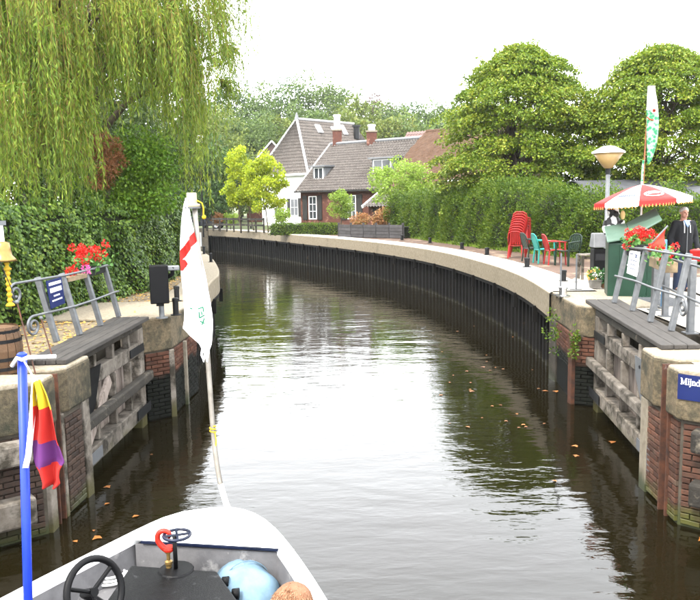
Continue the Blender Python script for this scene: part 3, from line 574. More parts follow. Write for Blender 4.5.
def railing(label, base, lean, hs, ext, curl_at, gname):
    r = thing('gate_railing', label, 'railing', base[0])
    tops = []
    for b, h in zip(base, hs):
        b = Vector(b); t = b + lean(b) * 1.0 + Vector((0, 0, h)); tops.append((b, t))
        MB().bar(b, t, 0.075, 0.075, (0, 1, 0)).build('post', 'galv', r, bev=0.012)
    for f in (0.97, 0.47):
        pts = [b.lerp(t, f) + Vector((-0.0, 0, 0)) for b, t in tops]
        d0 = (pts[0] - pts[1]).normalized()
        off = Vector((1, 0, 0)) * (0.055 if pts[0].x < 0 else -0.055); pts = [p + off for p in pts]
        start = pts[0] + d0 * (ext[0] if f > 0.9 else ext[1])
        line = [start] + pts + [pts[-1] - d0 * 0.10]
        if (f > 0.9 and curl_at[0]) or (f < 0.9 and curl_at[1]): line = list(reversed(curl(start, d0, 0.13)))[:-1] + line
        MB().tube(line, 0.017, 8).build('rail', 'galv', r, smooth=True)
    return r, tops
zb = 1.805
lposts = [G(57, 342, zb), G(80, 335, zb), G(101, 326, zb), G(119, 317, zb)]
rail_l, tl = railing('left gate railing of grey leaning posts with scrolled ends', lposts, lambda b: Vector((-0.20, 0.0, 0)), [0.86, 0.86, 0.86, 0.86], (0.55, 0.40), (True, True), '')
rposts = [G(671, 331, zb), G(650, 322, zb), G(632, 311, zb), G(614, 303, zb)]
rail_r, tr_ = railing('right gate railing of grey leaning posts with two rails', rposts, lambda b: Vector((0.20, 0.0, 0)), [1.02, 1.02, 1.0, 0.96], (0.75, 0.25), (False, True), '')

# blue notice on the left railing
a = tl[0][0].lerp(tl[0][1], 0.55) + Vector((0.02, 0.08, 0)); b0 = G(47, 279, 2.6)
def quad_board(name, label, cat, corners, depthY, m, th=0.012):
    pts = [D(px, py, Y) for (px, py), Y in zip(corners, depthY)]
    c = sum(pts, Vector()) / 4; r = thing(name, label, cat, (c.x, c.y, min(p.z for p in pts))); MB().plate(pts, th).build('panel', m, r); return r, pts
lb_sign, lp = quad_board('notice_board', 'dark blue notice with white lettering on the left railing', 'notice', [(46, 281), (61, 277), (65, 303), (51, 309)], [9.78, 10.10, 10.10, 9.78], 'blue_sign')
def print_rows(parent, pts, rows, m, out):
    """rows: (v0, v1, u0, u1, letters) - small blocks of print laid on the board"""
    a, b, c, d = pts; nm = (b - a).cross(d - a).normalized(); nm = nm if nm.dot(Vector((0, 0, CAMZ)) - a) > 0 else -nm; mb = MB(); rg = random.Random(3)
    P = lambda u, v: a.lerp(b, u).lerp(d.lerp(c, u), v) + nm * out
    for v0, v1, u0, u1, k in rows:
        for i in range(k):
            x0 = u0 + (u1 - u0) * i / k; x1 = x0 + (u1 - u0) / k * (0.8 if k > 1 else 1)
            w = (x1 - x0)
            if k > 1:
                t = rg.randrange(4)
                mb.plate([P(x0, v0), P(x0 + w * 0.35, v0), P(x0 + w * 0.35, v1), P(x0, v1)], 0.003)
                if t in (0, 1, 2): mb.plate([P(x0, v0), P(x1, v0), P(x1, v0 + (v1 - v0) * 0.25), P(x0, v0 + (v1 - v0) * 0.25)], 0.003)
                if t in (0, 2, 3): mb.plate([P(x0, v1 - (v1 - v0) * 0.25), P(x1, v1 - (v1 - v0) * 0.25), P(x1, v1), P(x0, v1)], 0.003)
                if t in (1, 3): mb.plate([P(x1 - w * 0.3, v0), P(x1, v0), P(x1, v1), P(x1 - w * 0.3, v1)], 0.003)
            else: mb.plate([P(x0, v0), P(x1, v0), P(x1, v1), P(x0, v1)], 0.003)
    return mb.build('lettering', m, parent)
print_rows(lb_sign, lp, [(0.10, 0.20, 0.10, 0.92, 9), (0.30, 0.46, 0.12, 0.90, 8), (0.57, 0.62, 0.30, 0.72, 6), (0.73, 0.78, 0.15, 0.85, 10)], 'white_print', 0.009)

# geraniums: a planter box, green leaves, red umbels
leafmat('geranium_leaf', [(0.03, 0.09, 0.02), (0.06, 0.16, 0.03), (0.10, 0.20, 0.05)], 0.25)
leafmat('geranium_red', [(0.30, 0.006, 0.004), (0.50, 0.014, 0.008), (0.42, 0.010, 0.012)], 0.2)
leafmat('flower_pink', [(0.65, 0.05, 0.25), (0.8, 0.2, 0.45)], 0.2)
mat('planter_wood', (0.23, 0.17, 0.10), (0.12, 0.09, 0.055), 6, 0.85, 0.6, 40, stretch=(1, 1, 1))
def geranium(label, a, b, boxmat, spread, nred, group, h=0.20, sink=0.02, nl=420):
    a = Vector(a); b = Vector(b); L = (b - a).length; r = thing('flower_box', label, 'flower box', ((a.x + b.x) / 2, (a.y + b.y) / 2, min(a.z, b.z) - 0.16), group)
    MB().bar(a + Vector((0, 0, -0.08)), b + Vector((0, 0, -0.08)), 0.18, 0.15).build('box', boxmat, r, bev=0.01)
    n = nl; t = RNG.random((n, 1)); P = np.array(a) + (np.array(b) - np.array(a)) * t + RNG.normal(size=(n, 3)) * [0.09, 0.09, 0.06] + [0, 0, 0.04]
    leaves('foliage', P, RNG.normal(size=(n, 3)) + [0, 0, 0.4], 0.07, 0.06, 'geranium_leaf', r)
    C = []; 
    for i in range(nred):
        f = RNG.random(); C.append(np.array(a.lerp(b, f)) + RNG.normal(size=3) * [spread, spread, 0.05] + [0, 0, h * (0.5 + 0.7 * RNG.random())])
    P, U = clump_points(C, np.full((len(C), 3), 0.055), 34); leaves('blooms', P, U + RNG.normal(size=U.shape) * 0.6, 0.035, 0.035, 'geranium_red', r)['kind'] = 'stuff'
    return r
ga = tl[2][1] + Vector((-0.05, 0.0, 0.02)); gb = tl[3][1] + Vector((-0.05, 0.0, 0.02))
geranium('box of bright red geraniums on the left railing by the ivy', ga, gb, 'steel_dark', 0.09, 26, None, 0.20)
pot = thing('flower_box', 'small wooden shelf with one red and one pink bloom on the left railing', 'flower box', (tl[1][1].x, tl[1][1].y, tl[1][1].z - 0.15))
x0 = tl[1][1] + Vector((-0.02, 0.08, -0.10)); x1 = tl[2][1] + Vector((-0.02, -0.05, -0.10))
MB().bar(x0, x1, 0.16, 0.06).build('shelf', 'planter_wood', pot)
P, U = clump_points([np.array(x0.lerp(x1, 0.55)) + [0, 0, 0.10], np.array(x0.lerp(x1, 0.4)) + [0, 0, 0.09]], np.full((2, 3), 0.06), 40); leaves('red_bloom', P, U, 0.04, 0.04, 'geranium_red', pot)
P, U = clump_points([np.array(x1) + [0.06, 0, 0.10], np.array(x1) + [0.05, 0.03, 0.04]], np.full((2, 3), 0.05), 40); leaves('pink_bloom', P, U, 0.035, 0.035, 'flower_pink', pot)

# ------------------------------------------------------------------ left bank furniture
# black control cabinet on a post, with a grey arm
c = G(162, 318); cab = thing('control_cabinet', 'black lock control cabinet on a steel post on the left quay', 'cabinet', c)
MB().lathe([(0.045, 0), (0.045, 0.30)], c, 12).build('post', 'galv', cab, smooth=False); MB().lathe([(0.10, 0), (0.10, 0.015)], c, 12).build('foot_plate', 'galv', cab)
MB().box(c + Vector((-0.02, 0.0, 0.56)), (0.30, 0.26, 0.62), 0.25).build('housing', 'black_paint', cab, bev=0.015)
MB().box(c + Vector((-0.02, 0.0, 0.235)), (0.12, 0.12, 0.06), 0.25).build('neck', 'black_paint', cab)
MB().tube([c + Vector((0.10, 0.02, 0.66)), c + Vector((0.20, 0.0, 0.72)), c + Vector((0.23, -0.02, 0.84))], 0.035, 8).build('bracket', 'black_paint', cab)
MB().box(c + Vector((0.22, 0.0, 0.82)), (0.20, 0.10, 0.08), 0.2).build('lamp', 'lead_grey', cab, bev=0.02)
# mooring pins along both copings
def mooring_pin(p, label, group, h=0.22, r=0.05, m='steel_dark'):
    o = thing('mooring_pin', label, 'mooring pin', p, group)
    MB().lathe([(r * 1.0, 0), (r, h * 0.8), (r * 1.15, h * 0.82), (r * 1.15, h), (r * 0.7, h + 0.012)], p, 12).build('shaft', m, o); MB().lathe([(r * 1.8, 0), (r * 1.8, 0.012)], p, 12).build('base_plate', m, o); return o
for px, py in ((527, 267), (487, 255), (462, 249), (430, 243), (402, 240), (374, 236), (345, 233.5), (312, 232), (280, 230), (251, 228.7)):
    p = G(px, py, QZ + 0.012); mooring_pin(p, 'short dark mooring pin in the row along the right coping', 'mooring pins on the right coping', 0.24, 0.07)
for (px, py), lab in zip(((176, 315), (177, 301), (211, 262), (204, 254)), ('dark mooring pin at the corner of the left lock pier', 'dark mooring pin just behind the control cabinet', 'dark mooring pin where the left coping bends away', 'farthest dark mooring pin on the left coping')):
    mooring_pin(G(px, py, QZ + 0.012), lab, 'mooring pins on the left bank', 0.28, 0.05)
mooring_pin(G(563, 296, QZ + 0.02), 'bright steel bollard on the right far lock pier', 'mooring pins on the right coping', 0.17, 0.075, 'chrome')
mooring_pin(G(563.5, 281, QZ + 0.012), 'dark mooring pin between the two thin steel posts', 'mooring pins on the right coping', 0.24, 0.06)

# bell on a post with a yellow rope, a barrel, rusty stay rods
mat('brass', (0.2475, 0.1620, 0.0540), (0.1710, 0.1080, 0.0360), 8, 0.35, 0.1, 40, metal=0.7)
mat('yellow_rope', (0.4200, 0.2820, 0.0180), (0.3000, 0.1920, 0.0120), 30, 0.8, 0.5, 120)
mat('barrel_wood', (0.0990, 0.0540, 0.0270), (0.0540, 0.0293, 0.0135), 5, 0.7, 0.5, 30, jit=0.2)
bp = D(3, 250, 8.75); pb = G(-26, 372)
bell = thing('ship_bell', 'brass bell with a knotted yellow rope at the left edge', 'bell', bp + Vector((0, 0, -0.9)))
MB().lathe([(0.03, 0.20), (0.075, 0.18), (0.085, 0.10), (0.095, 0.04), (0.13, -0.0), (0.145, -0.03), (0.12, -0.03), (0.06, 0.08)], bp + Vector((0, 0, -0.10)), 20).build('dome', 'brass', bell, smooth=True)
MB().lathe([(0.025, 0), (0.02, 0.22)], bp + Vector((0, 0, 0.09)), 8).build('shackle', 'white_paint', bell)
rp_ = []; rr_ = []
for i in range(34): rp_.append(bp + Vector((0.03 + 0.008 * i / 34, 0, -0.14 - i * 0.0155))); rr_.append(0.020 + (0.012 if i % 4 < 2 else 0) + (0.018 if i in (5, 6, 31, 32, 33) else 0))
MB().tube(rp_, rr_, 10).build('bell_rope', 'yellow_rope', bell, smooth=True)
bpost = thing('bell_post', 'post and bracket holding the brass bell beyond the left edge', 'post', pb)
MB().lathe([(0.05, 0), (0.045, 2.4)], pb, 12).build('pole', 'galv', bpost); MB().bar(pb + Vector((0, 0, bp.z + 0.31 - pb.z)), (bp.x + 0.05, bp.y, bp.z + 0.31), 0.04, 0.05).build('bracket', 'galv', bpost)
bc = G(0, 376) + Vector((-0.12, 0.22, 0))
barrel = thing('wooden_barrel', 'brown wooden barrel with black hoops at the left edge', 'barrel', bc)
for k in range(18):
    a0 = 2 * math.pi * k / 18; a1 = 2 * math.pi * (k + 1) / 18 - 0.02; P = []
    for z, r in ((0, 0.235), (0.12, 0.265), (0.26, 0.28), (0.40, 0.265), (0.52, 0.235)): P.append([bc + Vector((math.cos(a) * r, math.sin(a) * r, z)) for a in (a0, (a0 + a1) / 2, a1)])
    MB().grid(P).build('stave', 'barrel_wood', barrel, recalc=False)
MB().lathe([(0.23, 0.49), (0.23, 0.50)], bc, 18).build('head', 'barrel_wood', barrel)
for z, r in ((0.06, 0.254), (0.17, 0.276), (0.37, 0.273), (0.47, 0.251)): MB().lathe([(r, -0.02), (r + 0.006, 0.02)], bc + Vector((0, 0, z)), 24, cap=False).build('hoop', 'steel_dark', barrel)
for lab, a, b, yy in (('left of the two thin rusty stay rods on the left pier', (36, 376), (17, 302), (8.25, 8.6)), ('right of the two thin rusty stay rods on the left pier', (55, 365), (41, 318), (8.75, 9.2))):
    s = thing('stay_rod', lab, 'rod', D(a[0], a[1], yy[0])); MB().tube([D(a[0], a[1], yy[0]), D((a[0] + b[0]) / 2, (a[1] + b[1]) / 2, (yy[0] + yy[1]) / 2), D(b[0], b[1], yy[1])], 0.009, 6).build('rod', 'rust_steel', s)
    MB().ball(D(b[0], b[1], yy[1]), 0.025, 8, 6).build('eye', 'galv', s)
w0 = D(17, 302, 8.6); w1 = pb + Vector((0.02, 0, 2.38)); wire = MB().tube([w0, w0.lerp(w1, 0.5) + Vector((0, 0, -0.03)), w1], 0.005, 5).build('guy_wire', 'steel_dark'); tag(wire, 'thin dark guy wire from the bell post down to the rod', 'wire')
# ------------------------------------------------------------------ right bank furniture
mat('cabinet_green', (0.0062, 0.0290, 0.0153), (0.0041, 0.0188, 0.0102), 5, 0.4, 0.15, 40, c3=(0.06, 0.12, 0.08), s3=3, t3=(0.62, 0.8))
mat('lid_green', (0.0744, 0.1209, 0.0930), (0.0465, 0.0837, 0.0605), 4, 0.4, 0.1, 40)
mat('lamp_amber', (0.2306, 0.1562, 0.0632), (0.1934, 0.1265, 0.0484), 5, 0.35, 0.05, 30)
mat('red_plastic', (0.2520, 0.0108, 0.0096), (0.1980, 0.0084, 0.0072), 5, 0.4, 0.05, 30)
mat('teal_plastic', (0.0120, 0.2040, 0.1740), (0.0090, 0.1620, 0.1380), 5, 0.4, 0.05, 30)
mat('green_plastic', (0.0083, 0.0193, 0.0121), (0.0055, 0.0138, 0.0088), 5, 0.4, 0.05, 30)
mat('parasol_red', (0.2970, 0.0158, 0.0135), (0.2520, 0.0126, 0.0112), 4, 0.7, 0.1, 60)
mat('parasol_white', (0.80, 0.77, 0.74), (0.74, 0.70, 0.67), 4, 0.7, 0.1, 60)
mat('fringe_orange', (0.75, 0.28, 0.08), (0.65, 0.2, 0.05), 8, 0.8, 0.1)
mat('print_blue', (0.0600, 0.0780, 0.1500), (0.0480, 0.0600, 0.1200), 4, 0.6, 0)
mat('wood_brown', (0.26, 0.10, 0.05), (0.16, 0.06, 0.03), 5, 0.6, 0.2, 30)
mat('pot_grey', (0.17, 0.16, 0.145), (0.10, 0.095, 0.085), 6, 0.8, 0.4, 40)
mat('blue_post', (0.0600, 0.1800, 0.3300), (0.0480, 0.1440, 0.2700), 4, 0.5, 0.05)
mat('red_cloth', (0.4320, 0.0300, 0.0150), (0.3600, 0.0240, 0.0120), 4, 0.75, 0.1, 60)
mat('skin', (0.3993, 0.2139, 0.1569), (0.3280, 0.1569, 0.1141), 12, 0.55, 0.1, 60)
mat('lip', (0.22, 0.09, 0.07), (0.18, 0.07, 0.05), 12, 0.5, 0)
mat('grey_hair', (0.40, 0.39, 0.37), (0.26, 0.25, 0.24), 40, 0.7, 0.6, 120)
mat('jacket_black', (0.0074, 0.0082, 0.0104), (0.0041, 0.0044, 0.0059), 8, 0.8, 0.4, 60)
mat('jeans_navy', (0.0136, 0.0217, 0.0465), (0.0087, 0.0136, 0.0310), 10, 0.85, 0.4, 90)
mat('shirt_blue', (0.25, 0.36, 0.66), (0.2, 0.3, 0.56), 8, 0.8, 0.2, 60)
mat('shoe', (0.05, 0.03, 0.022), (0.03, 0.02, 0.015), 8, 0.6, 0.2, 50)
mat('dark_hole', (0.012, 0.012, 0.014), (0.008, 0.008, 0.009), 4, 0.5, 0)
mat('roof_grey', (0.0512, 0.0529, 0.0580), (0.0341, 0.0358, 0.0392), 2, 0.6, 0.2, 20)

# steel chequer plate bridging to the gate
q = [G(568, 292), G(606, 305), G(662, 300), G(640, 289)]; q = [Vector((4.42, 12.95, 0)), Vector((5.9, 12.7, 0)), Vector((5.9, 14.6, 0)), Vector((4.42, 14.9, 0))]
gp = thing('steel_grating', 'grey steel grating plate by the right far lock pier', 'grating', (5.1, 13.7, QZ - 0.02))
MB().prism([(p.x, p.y) for p in q], QZ - 0.016, QZ - 0.004).build('plate', 'lead_grey', gp)
mb = MB()
for i in range(26):
    f = (i + 0.5) / 26; mb.bar(q[0].lerp(q[1], f) + Vector((0, 0, QZ)), q[3].lerp(q[2], f) + Vector((0, 0, QZ)), 0.014, 0.012)
for i in range(24):
    f = (i + 0.5) / 24; mb.bar(q[0].lerp(q[3], f) + Vector((0, 0, QZ + 0.002)), q[1].lerp(q[2], f) + Vector((0, 0, QZ + 0.002)), 0.012, 0.010)
tag(mb.build('bars', 'galv', gp), kind='stuff')
# thin steel posts
for px0, py0, py1, lab in ((560.5, 295, 253, 'thin steel post at the edge of the right far pier'), (576, 290, 254, 'thin steel post standing on the pale quay beside the bench')):
    b = G(px0, py0); h = (py0 - py1) / F * b.y; o = thing('steel_post', lab, 'post', b); MB().lathe([(0.018, 0), (0.018, h)], b, 8).build('shaft', 'galv', o); MB().box(b + Vector((0, 0, 0.006)), (0.26, 0.16, 0.012)).build('foot_plate', 'steel_dark', o)
    if px0 > 570: MB().bar(b + Vector((-0.12, 0, 0.16)), b + Vector((0.04, 0, 0.16)), 0.015, 0.015).build('peg', 'galv', o)
# upright galvanised rail behind the leaning one
ur = thing('quay_railing', 'upright galvanised railing in front of the man on the right quay', 'railing', G(665, 314))
ub = [G(654, 306), G(665, 313), G(690, 333)]; uh = [0.88, 0.98, 1.0]
ub = [D(654, 308, 12.4), D(665, 314, 11.7), D(690, 333, 10.2)]; ub = [Vector((p.x, p.y, QZ - 0.02)) for p in ub]
for b, h, nm in zip(ub, uh, 'abc'): MB().bar(b, b + Vector((0, 0, h)), 0.09, 0.09, (0, 1, 0)).build('post', 'galv', ur, bev=0.012); MB().box(b + Vector((0, 0, 0.008)), (0.17, 0.17, 0.016)).build('foot_plate', 'galv', ur)
for f in (0.95, 0.5):
    pts = [b + Vector((-0.06, 0, h * f)) for b, h in zip(ub[1:], uh[1:])]; d = (pts[1] - pts[0]).normalized(); MB().tube([pts[0] - d * 0.06] + pts + [pts[1] + d * 1.1], 0.017, 8).build('rail', 'galv', ur, smooth=True)
# geraniums and the notice on the right railing
ra = tr_[3][1] + Vector((0.06, -0.06, 0.0)); rb2 = tr_[2][1] + Vector((0.05, 0.28, 0.02))
geranium('long box of red geraniums on the right railing above the white notice', ra, rb2, 'steel_dark', 0.07, 34, None, 0.17, nl=300)
rc = tr_[2][1].lerp(tr_[1][1], 0.12) + Vector((0.10, 0, -0.14)); rd = tr_[2][1].lerp(tr_[1][1], 0.92) + Vector((0.10, 0, -0.18))
geranium('second flower box with sparse red geraniums on the right railing', rc, rd, 'planter_wood', 0.04, 8, None, 0.10, nl=130)
wn_, wp = quad_board('notice_board', 'white printed notice on the right railing under the geraniums', 'notice', [(630, 250), (640, 252), (637, 277), (627, 273)], [12.45, 11.75, 11.75, 12.45], 'white_paint')
print_rows(wn_, wp, [(0.12, 0.16, 0.15, 0.45, 5), (0.12, 0.26, 0.62, 0.86, 3), (0.38, 0.41, 0.2, 0.85, 9), (0.55, 0.58, 0.2, 0.8, 9), (0.72, 0.75, 0.2, 0.8, 8)], 'print_blue', 0.009)

# street lamps
def street_lamp(label, base, h, s=1.0):
    r = thing('street_lamp', label, 'street lamp', base, 'street lamps with conical heads')
    MB().lathe([(0.075, 0), (0.07, 0.6), (0.05, 0.62), (0.045, h - 0.5 * s)], base, 12).build('pole', 'galv', r, smooth=True)
    t = base + Vector((0, 0, h - 0.5 * s))
    MB().lathe([(0.06 * s, 0), (0.10 * s, 0.02), (0.335 * s, 0.34 * s)], t, 28).build('shade', 'lamp_amber', r, smooth=True)
    MB().lathe([(0.36 * s, 0.335 * s), (0.36 * s, 0.37 * s), (0.12 * s, 0.49 * s), (0.05 * s, 0.50 * s)], t, 28).build('cap', 'white_paint', r)
    MB().lathe([(0.055, -0.12), (0.055, 0.0)], t, 12).build('collar', 'steel_dark', r); return r
lbase = Vector((D(605, 290, 17.2).x, 17.2, QZ)); street_lamp('nearer street lamp with white cap and amber cone beside the parasol', lbase, CAMZ + (197.5 - 146) / F * 17.2 - QZ)
l2 = D(453, 190, 43); street_lamp('distant street lamp head showing above the hedge by the thatched roof', Vector((l2.x, 43, QZ - 0.05)), CAMZ + (200 - 177) / F * 43 - QZ, 0.95)

# green kiosk cabinet with lifted lid
kb = Vector((5.26, 14.3, QZ - 0.02))
kz = thing('kiosk_cabinet', 'tall dark green metal cabinet with its lid propped open', 'cabinet', kb)
Mk = Matrix.Rotation(math.radians(-14), 3, 'Z'); K = lambda x, y, z: kb + Mk @ Vector((x, y, 0)) + Vector((0, 0, z))
W, DD = 0.78, 0.66
fr = [(-W / 2, 0), (W / 2, 0), (W / 2, 0.95), (W / 2 - 0.2, 1.02), (-W / 2, 1.06)]
MB().hexa([K(-W / 2, -DD / 2, 0), K(W / 2, -DD / 2, 0), K(W / 2, DD / 2, 0), K(-W / 2, DD / 2, 0), K(-W / 2, -DD / 2, 1.02), K(W / 2, -DD / 2, 1.02), K(W / 2, DD / 2, 1.26), K(-W / 2, DD / 2, 1.26)]).build('body', 'cabinet_green', kz, bev=0.02)
for x in (-0.18, 0.10, 0.30): MB().bar(K(x, -DD / 2 - 0.006, 0.06), K(x, -DD / 2 - 0.006, 0.98), 0.02, 0.012, (1, 0, 0)).build('panel_rib', 'cabinet_green', kz)
MB().hexa([K(-W / 2 - 0.03, -DD / 2 - 0.05, 1.025), K(-0.02, -DD / 2 - 0.05, 1.10), K(-0.02, DD / 2 + 0.02, 1.33), K(-W / 2 - 0.03, DD / 2 + 0.02, 1.275), K(-W / 2 - 0.03, -DD / 2 - 0.05, 1.06), K(-0.02, -DD / 2 - 0.05, 1.14), K(-0.02, DD / 2 + 0.02, 1.37), K(-W / 2 - 0.03, DD / 2 + 0.02, 1.31)]).build('fixed_lid', 'lid_green', kz, bev=0.01)
MB().hexa([K(-0.015, -DD / 2 - 0.05, 1.11), K(0.52, -DD / 2 - 0.02, 1.42), K(0.50, DD / 2 + 0.05, 1.62), K(-0.015, DD / 2 + 0.02, 1.34), K(-0.015, -DD / 2 - 0.05, 1.145), K(0.52, -DD / 2 - 0.02, 1.455), K(0.50, DD / 2 + 0.05, 1.655), K(-0.015, DD / 2 + 0.02, 1.375)]).build('raised_lid', 'lid_green', kz, bev=0.01)
MB().lathe([(0.018, 0), (0.018, 0.02)], K(-0.05, -DD / 2 - 0.005, 0.62), 8, M=Matrix.Rotation(math.pi / 2, 3, 'X')).build('lock_knob', 'chrome', kz)

# parasol with alternating red and white panels
pc = D(642, 184.5, 14.9); pcz = pc.z
par = thing('parasol', 'red and white striped parasol with scalloped fringe over the cabinet', 'parasol', (pc.x, pc.y, QZ))
Rp = 0.94; Hp = 0.30; nseg = 8; tilt = Matrix.Rotation(math.radians(-4), 3, 'Y')
def cp(t, a):                                # canopy surface at radius share t and angle a
    sag = 1 - 0.05 * math.sin(math.pi * t) ; edge = abs(((a / (2 * math.pi / nseg)) % 1) - 0.5) * 2
    r = Rp * t * (1 - 0.055 * (1 - edge ** 2) * t); z = -Hp * (t ** 1.35) ; return Vector((pc.x, pc.y, pcz)) + tilt @ Vector((r * math.cos(a), r * math.sin(a), z))
a_off = 0.35
for k in range(nseg):
    P = [[cp(i / 8, a_off + 2 * math.pi * (k + j / 8) / nseg) for j in range(9)] for i in range(9)]
    pn = MB().grid(P).build('canopy_panel', 'parasol_red' if k % 2 else 'parasol_white', par, smooth=True, solid=0.004)
    vb = MB(); c0 = [cp(1, a_off + 2 * math.pi * (k + j / 12) / nseg) for j in range(13)]
    vb.grid([c0, [p + Vector((0, 0, -0.075 - 0.022 * abs(math.sin(j * math.pi / 2.0)))) for j, p in enumerate(c0)]]); vb.build('valance', 'parasol_red' if k % 2 else 'parasol_white', pn, solid=0.003)
    fb = MB()
    for j in range(13): p = c0[j] + Vector((0, 0, -0.085)); fb.box(p, (0.012, 0.012, 0.05))
    fb.build('fringe', 'fringe_orange', pn)['kind'] = 'stuff'
def on_panel(k, u, v, lift=0.010): return cp(v, a_off + 2 * math.pi * (k + u) / nseg) + Vector((0, 0, lift))
def facing(k):                               # angle of the panel's middle, towards the camera is -90 degrees
    return math.degrees(a_off + 2 * math.pi * (k + 0.5) / nseg) % 360
kw = min((k for k in range(nseg) if k % 2 == 0), key=lambda k: abs(facing(k) - 250)); kr = min((k for k in range(nseg) if k % 2), key=lambda k: abs(facing(k) - 300))
lp_ = MB()
for i in range(9):
    u0 = 0.14 + 0.72 * i / 9; u1 = u0 + 0.060; vv = (0.66, 0.77)
    lp_.grid([[on_panel(kw, u0, vv[0]), on_panel(kw, u1, vv[0])], [on_panel(kw, u0, vv[1] - (0.02 if i % 3 else 0)), on_panel(kw, u1, vv[1] - (0.02 if i % 2 else 0))]])
lp_.build('brand_lettering', 'print_blue', par, solid=0.002)
ov = MB(); NN = 20
for i in range(NN):
    a0 = 2 * math.pi * i / NN; a1 = 2 * math.pi * (i + 1) / NN; f = lambda a, s: on_panel(kr, 0.5 + 0.36 * s * math.cos(a), 0.70 + 0.13 * s * math.sin(a), 0.012)
    ov.add([f(a0, 0.72), f(a1, 0.72), f(a1, 1.0), f(a0, 1.0)], [(0, 1, 2, 3)])
ov.grid([[on_panel(kr, 0.30, 0.66, 0.013), on_panel(kr, 0.70, 0.66, 0.013)], [on_panel(kr, 0.30, 0.70, 0.013), on_panel(kr, 0.70, 0.70, 0.013)]])
ov.build('oval_emblem', 'parasol_white', par, solid=0.002)
MB().lathe([(0.019, 0), (0.019, pcz - QZ + 0.06)], (pc.x, pc.y, QZ), 10).build('pole', 'white_paint', par, smooth=True)
for k in range(nseg):
    a = a_off + 2 * math.pi * k / nseg; MB().tube([cp(0.02, a) + Vector((0, 0, -0.02)), cp(0.55, a) + Vector((0, 0, -0.02)), cp(1, a) + Vector((0, 0, -0.012))], 0.006, 5).build('rib', 'galv', par)
MB().lathe([(0.25, 0), (0.25, 0.05), (0.05, 0.08)], (pc.x, pc.y, QZ - 0.02), 16).build('foot', 'pot_grey', par)

# carp streamer on a brown pole
fp0 = D(643, 184, 15.25); fp1 = D(651, 88, 15.25)
kb2 = Vector((fp0.x - 0.03, 15.25, QZ - 0.02))
wm = bpy.data.materials.new('fish_cloth'); wm.use_nodes = True; N_ = wm.node_tree.nodes; L_ = wm.node_tree.links; b_ = N_['Principled BSDF']; b_.inputs['Roughness'].default_value = 0.8
tc_ = N_.new('ShaderNodeTexCoord'); vo = N_.new('ShaderNodeTexVoronoi'); vo.inputs['Scale'].default_value = 15; L_.new(tc_.outputs['Object'], vo.inputs[0])
cr_ = N_.new('ShaderNodeValToRGB'); cr_.color_ramp.elements[0].color = (0.008, 0.13, 0.055, 1); cr_.color_ramp.elements[0].position = 0.38; cr_.color_ramp.elements[1].color = (0.17, 0.33, 0.20, 1); cr_.color_ramp.elements[1].position = 0.62; L_.new(vo.outputs['Distance'], cr_.inputs[0]); L_.new(cr_.outputs[0], b_.inputs['Base Color']); MATS['fish_cloth'] = wm
fish = thing('carp_streamer', 'green and white fish shaped cloth streamer high on a brown pole', 'streamer', kb2)
MB().tube([kb2, fp0, fp1 + Vector((-0.05, 0, -0.25))], [0.022, 0.018, 0.012], 8).build('pole', 'wood_brown', fish)
sp = [((648, 655), 86), ((647.5, 655.5), 92), ((647, 657), 100), ((646.5, 658.3), 110), ((646.5, 659), 120), ((646.5, 658.5), 132), ((646.8, 657), 143), ((647, 654.5), 152), ((647.2, 651.5), 160), ((647.5, 649), 164)]
P = []
for (x0, x1), y in sp:
    a = D(x0, y, 15.15); b = D(x1, y, 15.15); c = (a + b) / 2; w = (b - a).length / 2; P.append([c + Vector((math.cos(t) * w, math.sin(t) * min(w, 0.05), 0)) for t in [2 * math.pi * i / 16 for i in range(17)]])
MB().grid(P[3:]).build('scaly_body', 'fish_cloth', fish, smooth=True); MB().grid(P[:4]).build('white_mouth', 'parasol_white', fish, smooth=True)
ec = D(653.8, 110.5, 15.09); Mx = Matrix.Rotation(math.pi / 2, 3, 'X')
MB().lathe([(0.055, 0), (0.05, 0.012)], ec, 16, M=Mx).build('eye', 'parasol_white', fish); MB().lathe([(0.036, 0.012), (0.034, 0.018)], ec, 14, M=Mx).build('iris', 'red_cloth', fish); MB().lathe([(0.016, 0.018), (0.015, 0.023)], ec, 10, M=Mx).build('pupil', 'black_paint', fish)
MB().tube([D(647, 117, 15.09), D(650, 119.5, 15.08), D(653.5, 120, 15.09)], 0.012, 6).build('lip', 'red_cloth', fish)
gt = MB(); gt.grid([[D(x + dx, y, 15.22) for x in (641.5, 643.6)] for y, dx in ((160, 1), (166, 0.3), (174, -0.2), (182, -0.6))]); gt.build('ribbon', 'fish_cloth', fish, solid=0.006)

# red pennant lashed to the railing, with a pale staff
pn0 = D(666.5, 227, 12.2); pn1 = D(664, 250, 12.2); pn2 = D(646, 249, 12.2)
pen = thing('red_pennant', 'red triangular pennant on a slanting pale staff behind the railing', 'flag', pn2)
MB().tube([D(634, 262, 12.2), pn2, pn0 + Vector((0.02, 0, 0.02))], 0.014, 8).build('staff', 'galv', pen)
P = [[pn0.lerp(pn2, v).lerp(pn1.lerp(pn2, v), u) + Vector((0, 0.05 * math.sin(u * 5 + v * 3), 0)) for u in [i / 8 for i in range(9)]] for v in [j / 8 for j in range(9)]]
MB().grid(P).build('cloth', 'red_cloth', pen, smooth=True, solid=0.004)
bp_ = D(663.5, 285, 12.6); bpp = thing('blue_marker_post', 'slim light blue post between the pennant and the man', 'post', (bp_.x, bp_.y, QZ - 0.02)); MB().box((bp_.x, bp_.y, QZ + 0.55), (0.06, 0.05, 1.16)).build('shaft', 'blue_post', bpp, bev=0.006); MB().box((bp_.x, bp_.y, QZ + 0.0), (0.15, 0.15, 0.03)).build('foot', 'galv', bpp)

